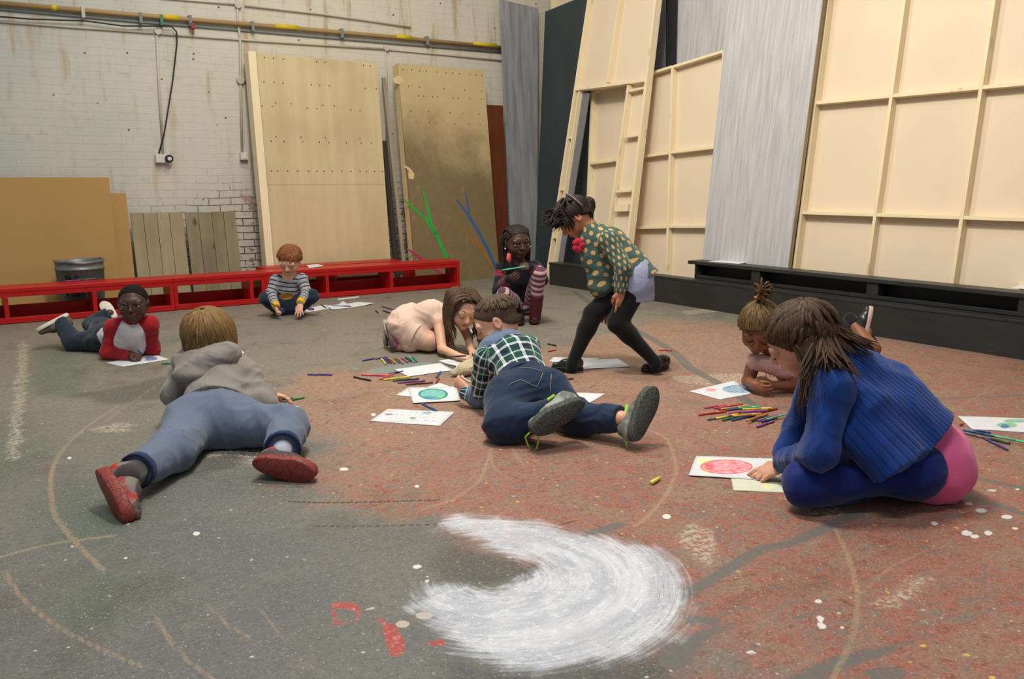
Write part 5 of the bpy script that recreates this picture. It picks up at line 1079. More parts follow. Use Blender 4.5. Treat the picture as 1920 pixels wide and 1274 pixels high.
# ============ boy in the plaid shirt
def plaid_boy():
    P = Person((985, 830), dict(pel=(990,730,.22), che=(965,668,.38), nek=(935,640,.47), sN=(912,672,.36), sF=(990,650,.48), eN=(898,745,'g',.05), wN=(875,738,.52), eF=(1000,700,.55), hN=(955,750,.16), hF=(1025,738,.22), kN=(945,795,'g',.075), aN=(1032,776,-.06), kF=(1085,785,'g',.065), aF=(1165,785,-.05)), 'boy in a green and navy plaid shirt and jeans lying face down, kicking his trainers')
    J = P.J; spine = unit(J['nek']-J['pel']); lat = unit(J['sF']-J['sN']); fr = unit(np.cross(lat, spine)); F = Frame(P.d(929, 601, .50), dirv(-.80, -.02, -.50), dirv(-.35, .05, 1), .215)
    b = SD(); b.cap(J['pel'], J['che'], .08, .085, k=.03, flat=(fr, .72)); b.cap(J['che'], J['nek'], .08, .045, k=.03, flat=(fr, .72)); add_head(b, F, J['nek'], neck_r=.22)
    b.chain([J['sN'], J['eN'], J['wN']], [.036, .03, .022], k=.015); b.cap(J['sF'], J['eF'], .035, .03, k=.015); b.chain([J['hN'], J['kN'], J['aN']], [.06, .045, .03], k=.02); b.chain([J['hF'], J['kF'], J['aF']], [.06, .045, .03], k=.02)
    add_hand(b, P.d(873, 727, .52), dirv(-.55, .35, .25), dirv(.6, .5, -.1), .115, s=1, **HAND)
    P.mesh('body', b, skin(216, 160, 132), .006, [(F.c, .125, .003), (P.d(868, 722, .52), .08, .003)], head=F)
    add_eyes(F, P.root, P.o, (0, -.4), brow=(70, 52, 38), br=.009, lid=(206, 150, 124))
    hm = hairmat(72, 56, 42, (128, 104, 78)); hair_mesh(P, F, cap_hair(F, .012, (.38, .30), (-.42, -.42), k=.05), fuzzmat(84, 68, 54), .004, .0006, freq=80)
    hair_locks('hair_top', F, crop_locks(F, 420, (0, -.25, .5), 9, .03, .022, .02, back=.1, front=.08, sweep=.1, tmax=.74), hm, P.root, P.o)
    def plaid(m, cc):
        s_ = blv(m); R3 = [(0, c8(22, 32, 56)), (.27, c8(232, 236, 240)), (.42, c8(30, 44, 66)), (.50, c8(26, 78, 60)), (.80, c8(226, 232, 232)), (.87, c8(26, 78, 60))]
        u_ = m.mul(m.math('ARCTAN2', s_[2], s_[0]), .085); a = ramp(m, frac(m, u_, .088), R3); b_ = ramp(m, frac(m, s_[1], .088, .2), R3); return m.mix(.5, a, b_)
    pm = cloth(90, 100, 104, pat=plaid, fuzz=.08, b2=.35); ch = cloth(98, 112, 138, .12)
    t = SD(); t.cap(J['pel']+spine*.045, J['che'], .112, .115, k=.04, flat=(fr, .80), fa=True); t.cap(J['che'], J['nek']-spine*.03, .112, .08, k=.03, flat=(fr, .8)); t.cap(J['sN'], J['sF'], .056, .056, k=.03)
    t.chain([J['sN'], J['eN']*.86+J['sN']*.14], [.054, .048], k=.02); t.cap(J['sF'], J['eF'], .054, .045, k=.02)
    bn = [(J['pel'], J['nek'], .11, lat, 0), (J['sN'], J['eN'], .055, fr, 0), (J['sF'], J['eF'], .055, fr, 0)]
    P.mesh('plaid_shirt', t, pm, .0055, bones=bn, fold=(.005, 22, 12))
    t = SD(); t.cap(J['sN']*.8+J['sF']*.2+spine*.035, J['sF']*.8+J['sN']*.2+spine*.03, .060, .062, k=.03, flat=(fr, 1.0)); t.cap(J['nek']-spine*.06, J['nek']+spine*.01, .106, .060, k=.04, flat=(fr, .85)); t.cap(P.d(930, 655, .43), P.d(960, 640, .43), .045, .045, k=.04)
    P.mesh('chambray_yoke', t, ch, .0055, fold=(.004, 24, 2))
    t = SD(); t.cap(J['sN']*.2+J['eN']*.8, J['eN'], .049, .05, k=.02); t.cap(J['eN'], J['eN']*.3+J['wN']*.7, .05, .042, k=.02); P.mesh('elbow_patch', t, ch, .0055, fold=(.004, 24, 2))
    t = SD(); t.cap(J['eN']*.45+J['wN']*.55, J['wN'], .044, .036, k=.02); P.mesh('sleeve_cuff', t, pm, .0055, bones=[(J['eN'], J['wN'], .04, UPz, 0)])
    jn = cloth(32, 46, 70, .25, b2=.5, fuzz=.2)
    t = SD(); t.cap(J['hN']+UPz*.005, J['hF']+UPz*.005, .10, .10, k=.05); t.cap(J['pel'], J['pel']+spine*.06, .112, .112, k=.05, flat=(fr, .85))
    t.cap(J['hN'], J['kN'], .098, .082, k=.05); t.cap(J['kN'], J['aN'], .078, .058, k=.03, fb=True); t.cap(J['hF'], J['kF'], .095, .070, k=.05); t.cap(J['kF'], J['aF'], .070, .054, k=.03, fb=True)
    jo = P.mesh('jeans', t, jn, .006, fold=(.0065, 20, 14))
    c = SD(); c.cap(J['pel']+spine*.052, J['pel']+spine*.068, .114, .114, k=.004, flat=(fr, .86), fa=True, fb=True); P.mesh('waistband', c, jn, .005)
    st = plain(150, 140, 110, .7)
    for nm, q in (('pocket_stitching', [(1018,698),(1014,712),(1007,725),(996,722),(986,716),(976,712),(966,716),(954,722)]), ('seam_stitching', [(1034,702),(1033,715),(1032,728),(1033,742)]), ('pocket_edge_stitching', [(975,690),(995,690),(1019,697)])):
        pts = [x for x in (on_mesh(P, jo, *a_) for a_ in q) if x is not None]
        if len(pts) > 1: MB().tube(pts, .0013, 5).build(nm, st, P.root, True)
    def tread():
        m = NM('grey_tread_sole', .75, .2); Pp = m.co(); v = m.vor(Pp, 60, 'DISTANCE_TO_EDGE'); g = m.step(v, .08, .03); m.col(m.mix(m.mul(g, .6), c8(84, 86, 80), c8(44, 45, 42))); m.bump(m.mul(g, -1), .6, .004); return m.m
    so = tread(); up = NM('trainer_upper', .6, .3); Pp = up.co(); v = up.noise(Pp, 16, 2); up.col(up.mix(up.step(v, .40, .60), c8(96, 98, 92), c8(146, 150, 140))); lm = plain(140, 190, 60, .6)
    hl = P.d(1080, 758, -.08); toe = P.d(1000, 806, -.14); make_shoe(hl, toe-hl, dirv(.22, -.93, -.22), .215, P.root, P.o, up.m, so, 'trainer', th=.018, high=.36, w=.215)
    hl = P.d(1190, 815, -.12); toe = P.d(1217, 742, -.08); make_shoe(hl, toe-hl, dirv(.40, -.92, -.05), .205, P.root, P.o, up.m, so, 'trainer', th=.018, high=.36, w=.215)
    for q in ([(1040,742,-.03),(1010,762,-.05),(995,785,-.08)], [(1176,760,-.03),(1170,790,-.05),(1172,806,-.08)]):
        MB().tube([P.d(*x)-P.o for x in q], .007, 6).build('green_trim', lm, P.root, True)
    for q in ([(1002, 803, -.14), (985, 820, -.13), (990, 836, -.12), (997, 845, -.10)], [(1003, 804, -.14), (1010, 825, -.13), (1006, 843, -.12), (1001, 850, -.1)], [(1172, 812, -.08), (1160, 818, -.08), (1170, 822, -.1)], [(1174, 812, -.08), (1173, 828, -.1), (1177, 842, -.1)]):
        MB().tube([P.d(*x)-P.o for x in q], .0035, 6).build('shoelace', lm, P.root, True)
def h_(F): return F.h
plaid_boy()
# ============ squatting girl in the navy and red jumper
def squat_girl():
    P = Person((1003, 610), dict(pel=(982,572,.20), che=(974,522,.08), nek=(972,493,.02), sL=(1003,502,.04), sR=(940,504,.04), eR=(934,545,-.02), wR=(952,524,-.13), eL=(1016,524,-.06), wL=(996,502,-.14), hL=(996,572,.18), hR=(966,572,.18), kL=(1011,513,-.12), aL=(1003,590,'g',.07), kR=(946,552,-.10), aR=(972,585,.09)), 'girl with long braids squatting in a navy and red jumper and striped leggings')
    J = P.J; spine = unit(J['nek']-J['pel']); lat = unit(J['sL']-J['sR']); fr = unit(np.cross(lat, spine)); F = Frame(P.d(970, 454, -.03), dirv(.34, -.92, -.10), dirv(-.02, -.1, 1), .235)
    b = SD(); body_core(b, P, r=(.075, .08, .045), flat=fr, arm=(.03, .026, .018), leg=(.055, .04, .03)); add_head(b, F, J['nek'], neck_r=.17)
    add_hand(b, J['wR'], dirv(.75, -.3, .35), dirv(.2, .5, .2), .115, s=-1, curl=(.5, .5, .5, .5)); add_hand(b, J['wL'], dirv(-.75, -.2, .1), dirv(-.1, .6, -.4), .115, s=-1, curl=(.6, .6, .6, .6))
    P.mesh('body', b, skin(72, 48, 38, (104, 60, 54)), .0065, [(F.c, .14, .0033), (J['wR'], .10, .0033), (J['wL'], .10, .0033)], head=F)
    add_eyes(F, P.root, P.o, (.5, 0), brow=(22, 16, 12), br=.009)
    hm = hairmat(24, 20, 18, (62, 50, 44)); hair_mesh(P, F, cap_hair(F, .02, (.36, .34), (-.36, -.36)), hm, .004, .002, freq=60)
    lk = []; R_ = random.Random(2)
    for i in range(22):
        x = -.32+.64*i/21; p = [F(x*.9, .30-.9*x*x, .315-.2*x*x), F(x*.97, .13, .47-.9*x*x), F(x, -.12, .50-.95*x*x), F(x, -.38, .36-.7*x*x), F(x*.9, -.50, .05)]
        lk.append((np.vstack([bez(p[0], p[1], p[1], p[2], 5), bez(p[2], p[3], p[3], p[4], 5)[1:]]), [.004, .0065, .007, .006, .007, .006, .007, .006, .007]))
    for i in range(26):
        s = -1 if i % 2 else 1; x = s*R_.uniform(.26, .42); y = R_.uniform(-.40, -.02); p0 = F(x*.9, y, .2); p1 = F(x*1.12, y-.02, -.25); p2 = p1+dirv(s*.06, R_.uniform(-.1, .1), -1)*.10; p3 = p2+dirv(-s*.10*(s > 0), -.2, -1)*R_.uniform(.05, .12); lk.append((np.vstack([bez(p0, F(x*1.2, y, .1), p1, p1, 5), bez(p1, p1-UPz*.03, p2, p3, 6)[1:]]), [.007]*9+[.003]))
    hair_locks('braids', F, lk, hm, P.root, P.o)
    for s in (-1, 1): MB().add(*[list(x) for x in ((uv_ball(F(s*.40, .02, -.17)-P.o, .006, np.eye(3), 6)))]).build('earring', plain(226, 220, 210, .2, .8), P.root, True)
    nav = c8(24, 24, 34); rd = c8(126, 34, 48)
    def strp(m, cc):
        s_ = blv(m); f_ = frac(m, s_[1], .011); band = m.mul(m.step(s_[1], .030, .032), m.step(s_[1], .082, .080)); arm = m.math('GREATER_THAN', m.attr('bi'), .5); c1 = m.mix(m.step(f_, .45, .5), c8(140, 42, 56), c8(96, 30, 44)); return m.mix(m.mul(band, arm), nav, c1)
    t = SD(); t.cap(J['pel']+spine*.04, J['che'], .095, .095, k=.03, flat=(fr, .85), fa=True); t.cap(J['che'], J['nek']-spine*.03, .092, .055, k=.03, flat=(fr, .8)); t.cap(J['sL'], J['sR'], .048, .048, k=.03)
    bn = [(J['pel'], J['nek'], .09, lat, 0)]
    for s in 'RL': t.chain([J['s'+s], J['e'+s], J['w'+s]], [.05, .046, .032], k=.02); l1 = np.linalg.norm(J['e'+s]-J['s'+s]); bn += [(J['s'+s], J['e'+s], .05, lat, 0), (J['e'+s], J['w'+s], .04, lat, l1)]
    P.mesh('jumper', t, cloth(26, 26, 36, pat=strp, fuzz=.1), .0055, bones=bn, fold=(.004, 24, 6))
    mar = cloth(96, 38, 50, .12)
    for s in 'RL': t = SD(); t.cap(J['e'+s]*.5+J['w'+s]*.5, J['w'+s], .044, .034, k=.02, fa=True, fb=True); P.mesh('cuff', t, mar, .005, fold=(.002, 30, 2))
    ring = [J['nek']-spine*.005+(lat*math.cos(a)*.055+fr*math.sin(a)*.05-spine*.02*math.sin(a))-P.o for a in np.linspace(0, 6.283, 24)]
    MB().tube(ring, .006, 6).build('coral_neckband', plain(200, 78, 76, .7), P.root, True)
    MB().tube([P.d(954, 476, -.12)-P.o, P.d(953, 486, -.13)-P.o, P.d(956, 493, -.12)-P.o], [.012, .016, .008], 8).build('coral_hood_lining', plain(206, 76, 76, .8), P.root, True)
    def lg(m, cc):
        s_ = blv(m); f_ = frac(m, s_[1], .042); return m.mix(m.step(f_, .48, .5), c8(196, 158, 162), c8(96, 58, 72))
    t = SD(); t.cap(J['hL'], J['hR'], .08, .08, k=.04); bn = []
    for s in 'LR': l1 = np.linalg.norm(J['k'+s]-J['h'+s]); t.cap(J['h'+s], J['k'+s], .072, .052, k=.02); t.cap(J['k'+s], J['a'+s], .05, .036, k=.02); bn += [(J['h'+s], J['k'+s], .05, UPz, 0), (J['k'+s], J['a'+s], .075, lat, l1)]
    P.mesh('striped_leggings', t, cloth(190, 150, 156, pat=lg, fuzz=.08), .0055, bones=bn, fold=(.0015, 24, 1))
    bo = plain(82, 30, 38, .6, .3, .15)
    for s, hp, tp in (('L', P.g(1001, 598, .02), P.g(1003, 613, .02)), ('R', P.d(975, 600, .12), P.d(974, 604, .02))):
        hp[2] = .022; tp[2] = .022; d_ = unit(tp-hp)
        if s == 'R': d_ = dirv(-.1, -1, 0)
        make_shoe(hp, d_, V(0, 0, -1), .185, P.root, P.o, bo if s == 'L' else plain(48, 34, 32, .6), plain(60, 30, 32, .7), 'boot', th=.012, high=.45)
        top = J['a'+s]*.50+J['k'+s]*.50 if s == 'L' else J['a'+s]*.6+J['k'+s]*.4
        c = SD(); c.cap(J['a'+s]-UPz*.03, top, .042, .049, k=.01, fb=True); P.mesh('boot_shaft', c, bo if s == 'L' else plain(48, 34, 32, .6), .0055, fold=(.0025, 26, 2))
squat_girl()
# ============ girl bending forward in the spotted blouse
def bending_girl():
    P = Person((1130, 700), dict(pel=(1188,520,.0), che=(1146,460,.0), nek=(1106,428,0), sN=(1140,452,-.10), sF=(1122,440,.10), eN=(1168,502,-.14), wN=(1164,543,-.12), eF=(1118,520,.16), wF=(1136,570,.14), hN=(1192,532,-.065), hF=(1178,530,.065), kF=(1112,590,.02), aF=(1072,683,.0), kN=(1158,606,-.07), aN=(1228,678,-.06)), 'girl in a green blouse with gold spots and black tights bending forward mid-step')
    J = P.J; spine = unit(J['nek']-J['pel']); lat = unit(J['sN']-J['sF']); fr = unit(np.cross(lat, spine)); F = Frame(P.d(1076, 408, .0), dirv(-.70, -.12, -.72), dirv(-.72, 0, .7), .205)
    b = SD(); b.cap(J['pel'], J['che'], .08, .085, k=.03, flat=(fr, .75)); b.cap(J['che'], J['nek'], .08, .045, k=.03, flat=(fr, .75)); add_head(b, F, J['nek'], neck_r=.2)
    for s in 'NF': b.chain([J['s'+s], J['e'+s], J['w'+s]], [.034, .028, .02], k=.015); b.chain([J['h'+s], J['k'+s], J['a'+s]], [.06, .042, .028], k=.02)
    add_hand(b, J['wN']+V(0, 0, -.005), dirv(.05, -.1, -1), dirv(-.3, .9, 0), .13, s=-1, curl=(.12, .18, .25, .3), spread=.14); add_hand(b, J['wF'], dirv(.1, 0, -1), dirv(-.3, -.9, 0), .12, s=1, curl=(.2, .2, .3, .3))
    P.mesh('body', b, skin(176, 116, 84), .006, [(F.c, .125, .0033), (J['wN']-V(0, 0, .06), .09, .003)], head=F)
    add_eyes(F, P.root, P.o, (0, -.4), brow=(40, 28, 22), br=.01, lid=(160, 104, 76))
    hm = hairmat(30, 22, 20, (66, 50, 44)); hair_mesh(P, F, cap_hair(F, .05, (.38, .30), (-.40, -.30)), hm, .004, .003, freq=40)
    R_ = random.Random(3); lk = []
    tie = P.d(1096, 378, .0)
    for i in range(420):        # fringe and sides swinging forward
        a = R_.uniform(-.40, .40); p0 = F(a*.5, -.15, .56); p1 = F(a, R_.uniform(.1, .35), .48); e = P.d(R_.uniform(1012, 1042), R_.uniform(396, 426), a*.35)
        if i % 3 == 0: e = P.d(R_.uniform(1030, 1066), R_.uniform(400, 430), a*.45)
        pts = np.vstack([bez(p0, F(a*.8, .05, .60), p1, p1, 4), bez(p1, p1+F.f*.02+dirv(-1, 0, -.1)*.03, e+dirv(1, 0, .3)*.05, e, 6)[1:]]); w = R_.uniform(.0035, .0065); lk.append((pts, list(np.interp(np.linspace(0, 1, len(pts)), [0, .2, .7, 1], [w*.5, w, w*.9, .0008]))))
    for i in range(110):        # near side hair falling over the cheek
        a = R_.uniform(-.42, -.05); p0 = F(a, R_.uniform(-.15, .1), .50); p1 = F(-.47, R_.uniform(.05, .3), .2); e = P.d(R_.uniform(1030, 1082), R_.uniform(412, 436), R_.uniform(-.085, -.05)); w = R_.uniform(.005, .008)
        lk.append((bez(p0, F(a*1.1, .2, .5), p1, e, 9), [w*.5, w, w, w, w, w*.9, w*.7, w*.4, .0008]))
    for i in range(90):         # ponytail flipping over behind the head
        j_ = np.array([R_.gauss(0, 1) for _ in range(3)]); e = P.d(1108+R_.uniform(-9, 5), 405+R_.uniform(-16, 14), R_.uniform(-.04, .04)); m_ = P.d(1110+R_.uniform(-6, 8), 368+R_.uniform(-3, 14), R_.uniform(-.04, .04)); lk.append((bez(tie+j_*.006, m_, m_+(e-m_)*.3, e, 8), [.004, .007, .009, .009, .008, .007, .004, .001]))
    for i in range(60):
        a = R_.uniform(-.42, .42); p0 = F(a, -.1-.2*abs(a), .50-.3*abs(a)); lk.append((bez(p0, p0+F.u*.015, (p0+tie)/2+F.u*.02, tie, 5), [.005, .008, .008, .007, .005]))
    hair_locks('flying_hair', F, lk, hm, P.root, P.o)
    # hair band across the head
    hb_ = [F(.44*math.cos(a), -.30, .12+.44*math.sin(a))-P.o for a in np.linspace(-.1, math.pi+.1, 18)]; MB().tube(hb_, .004, 6).build('hair_band', plain(120, 112, 108, .5), P.root, True)
    def dots(m, cc):
        s_ = blv(m); s = .066; u_ = m.mul(m.math('ARCTAN2', s_[2], s_[0]), .095/s); v_ = m.mul(s_[1], 1/s); d_ = []
        for o in (0., .5):
            fx = m.sub(m.math('FRACT', m.math('ADD', u_, 20+o)), .5); fy = m.sub(m.math('FRACT', m.math('ADD', v_, 20+o)), .5); d_.append(m.math('SQRT', m.add(m.mul(fx, fx), m.mul(fy, fy))))
        return m.mix(m.step(m.math('MINIMUM', *d_), .205, .175), cc, c8(190, 154, 100))
    t = SD(); t.cap(J['pel']-spine*.05, J['che'], .146, .112, k=.04, flat=(fr, .85), fa=True); t.cap(J['che'], J['nek']-spine*.02, .105, .06, k=.03, flat=(fr, .8)); t.cap(J['sN'], J['sF'], .052, .052, k=.03)
    t.cap(P.d(1116,452,.0), P.d(1126,538,.01), .078, .068, k=.05); t.cap(P.d(1104,440,.0), P.d(1112,480,.0), .045, .06, k=.05)
    bn = [(P.d(1160,530,0), P.d(1116,440,0), .11, lat, 0)]
    for s in 'NF': l1 = np.linalg.norm(J['e'+s]-J['s'+s]); t.chain([J['s'+s], J['e'+s], J['w'+s]+unit(J['e'+s]-J['w'+s])*.01], [.052, .046, .040], k=.02); bn += [(J['s'+s], J['e'+s], .05, lat, 0.012), (J['e'+s], J['w'+s], .042, lat, l1+.012)]
    P.mesh('spotted_blouse', t, cloth(66, 88, 80, .14, pat=dots, fuzz=.08, b2=.4), .0055, bones=bn, fold=(.005, 20, 6))
    t = SD(); t.cap(J['hN']+V(0,0,.0), J['hF']+V(0,0,.0), .088, .088, k=.03); t.cap(J['pel']+V(0, 0, .02)+RXh*.0, J['pel']-V(0, 0, .118), .108, .114, k=.03, fb=True, flat=(lat, 1.3))
    P.mesh('skirt', t, cloth(146, 148, 172, .12, b2=.35, fuzz=.1), .0055, fold=(.004, 18, 7), extra=None)
    blk = cloth(16, 15, 17, .2, b2=.15, fuzz=.1)
    for s in 'NF':
        t = SD(); t.cap(J['h'+s], J['k'+s], .073, .054, k=.02); t.cap(J['k'+s], J['a'+s], .052, .030, k=.02); t.ell(J['k'+s]*.72+J['a'+s]*.28, (.048, .048, .07), [lat, unit(np.cross(J['k'+s]-J['a'+s], lat)), unit(J['k'+s]-J['a'+s])], k=.02); t.cap(J['a'+s], J['a'+s]+V(0, 0, -.02), .031, .034, k=.01)
        P.mesh('tights_leg', t, blk, .0055)
    pat = plain(14, 14, 15, .12, .8, .02)
    hl = P.g(1086, 692, .02); make_shoe(hl, P.g(1046, 690, .02)-hl, V(0, 0, -1), .155, P.root, P.o, pat, plain(22, 20, 20, .5), 'patent_shoe', th=.01, high=.32)
    hl = P.g(1248, 688, .02); make_shoe(hl, P.g(1195, 695, .02)-hl, V(0, 0, -1), .165, P.root, P.o, pat, plain(22, 20, 20, .5), 'patent_shoe', th=.01, high=.32)
    c0 = P.d(1084, 460, -.05)-P.o; fl = MB()
    for i in range(9):
        a = i*.7; p = c0+dirv(.4*math.cos(a), -.2, math.sin(a))*.022; vs_, fs_ = uv_ball(p, .017, np.array([RXh, FYh, UPz]), 5, (1, .5, 1)); fl.add(vs_, [tuple(q) for q in fs_])
    fl.build('fabric_flower', cloth(190, 38, 62, .25, b2=.6), P.root, True)
bending_girl()
# ============ girl with a braided bun lying on her elbows
def braids_girl():
    P = Person((1420, 740), dict(pel=(1555,668,.45), che=(1480,678,.12), nek=(1452,664,.06), sN=(1476,694,-.0), sF=(1414,678,.03), eN=(1492,720,'g',.045), wN=(1448,724,'g',.04), eF=(1403,715,'g',.04), wF=(1416,722,-.01), hN=(1565,675,.42), hF=(1560,660,.55), kN=(1635,655,.52), aN=(1600,606,.66), kF=(1620,640,.68), aF=(1625,622,.80)), 'girl with braided bun in pale pink lying on her elbows behind the blue jumper')
    J = P.J; spine = unit(J['nek']-J['pel']); lat = unit(J['sN']-J['sF']); fr = unit(np.cross(lat, spine)); F = Frame(P.d(1424, 615, -.02), dirv(-.30, -.76, -.56), dirv(-.05, -.5, 1), .225)
    b = SD(); b.cap(J['pel'], J['che'], .075, .08, k=.03, flat=(fr, .75)); b.cap(J['che'], J['nek'], .078, .045, k=.03, flat=(fr, .75)); add_head(b, F, J['nek'], neck_r=.19)
    for s in 'NF': b.chain([J['s'+s], J['e'+s], J['w'+s]], [.036, .030, .021], k=.015); b.chain([J['h'+s], J['k'+s], J['a'+s]], [.058, .042, .028], k=.02)
    add_hand(b, J['wN'], dirv(-.9, -.2, .15), dirv(-.1, .6, -.3), .125, s=-1, curl=(.7, .75, .8, .9)); add_hand(b, J['wF']-UPz*.01, dirv(.45, -.75, -.1), dirv(.6, .5, .1), .12, s=1, curl=(.7, .75, .8, .9))
    P.mesh('body', b, skin(132, 84, 58, (130, 74, 60)), .006, [(F.c, .135, .003), (P.d(1432, 724, -.05), .09, .003)], head=F)
    add_eyes(F, P.root, P.o, (0, -.5), brow=(36, 26, 20), br=.009, lid=(120, 76, 54))
    hm = hairmat(50, 36, 24, (150, 112, 62), .6); hair_mesh(P, F, cap_hair(F, .012, (.36, .34), (-.40, -.34)), hm, .004, .001, freq=50)
    lk = []; R_ = random.Random(8); bun = F(.10, -.28, .60)
    lk += bob_locks(F, 50, (.10, -.28, .50), .03, 6, .035, wd=.05, jit=.3, tip=.8)
    lk += bob_locks(F, 50, (.10, -.28, .50), .03, 16, .028, wd=.05, jit=.3, tip=.8, arc=(.06, 6.34))
    for i in range(44):
        j_ = np.array([R_.gauss(0, 1) for _ in range(3)]); e = bun+F.u*R_.uniform(.01, .05)+dirv(R_.uniform(-.2, 1), R_.uniform(-.3, .6), R_.uniform(-.4, .5))*.055; lk.append((bez(bun+j_*.005, bun+F.u*.05+j_*.015, e+F.u*.03, e, 7), [.006, .0055, .0055, .005, .005, .004, .003]))
    hair_locks('braids', F, lk, hm, P.root, P.o)
    MB().tube([bun+(RXh*math.cos(a)+FYh*math.sin(a))*.018-P.o for a in np.linspace(0, 6.283, 14)], .007, 6).build('hair_tie', plain(150, 112, 50, .7), P.root, True)
    pk_ = cloth(186, 146, 138, .12)
    t = SD(); t.cap(J['pel'], J['che'], .098, .092, k=.03, flat=(fr, .85)); t.cap(J['che'], J['nek']-spine*.03, .09, .055, k=.03, flat=(fr, .85)); t.cap(J['sN'], J['sF'], .046, .046, k=.02); t.cap(J['che'], J['che']-UPz*.06, .07, .06, k=.03)
    P.mesh('pink_top', t, pk_, .006, fold=(.005, 22, 4))
    t = SD(); t.cap(J['pel'], J['kN']*.5+J['hN']*.5, .10, .08, k=.04); t.cap(J['pel'], J['kF']*.5+J['hF']*.5, .10, .08, k=.04); P.mesh('shorts', t, cloth(60, 56, 66, .2), .0065, fold=(.004, 20, 3))
    for i in range(3): 
        p = P.d(1437+i*7, 690, -.09); MB().tube([p+UPz*.01-P.o, p-UPz*.02+RXh*.006*i-P.o, p-UPz*.045-P.o], .0022, 5).build('pink_bow_string', plain(160, 96, 84, .7), P.root, True)
    bs = plain(30, 30, 32, .3, .6, .05); so = plain(196, 166, 154, .6)
    hl = P.d(1622, 628, .62); toe = P.d(1634, 572, .62); make_shoe(hl, toe-hl, dirv(.95, -.2, .12), .165, P.root, P.o, bs, so, th=.01, high=.36)
    c = SD(); d_ = unit(J['kN']-J['aN']); c.cap(J['aN']+d_*.005, J['aN']-d_*.035, .034, .036, k=.01); P.mesh('sock', c, cloth(26, 26, 28), .006)
    hl = P.d(1622, 612, .86); make_shoe(hl, P.d(1640, 645, .80)-hl, dirv(.7, .2, .6), .16, P.root, P.o, bs, plain(40, 40, 42, .5), th=.01, high=.36)
braids_girl()
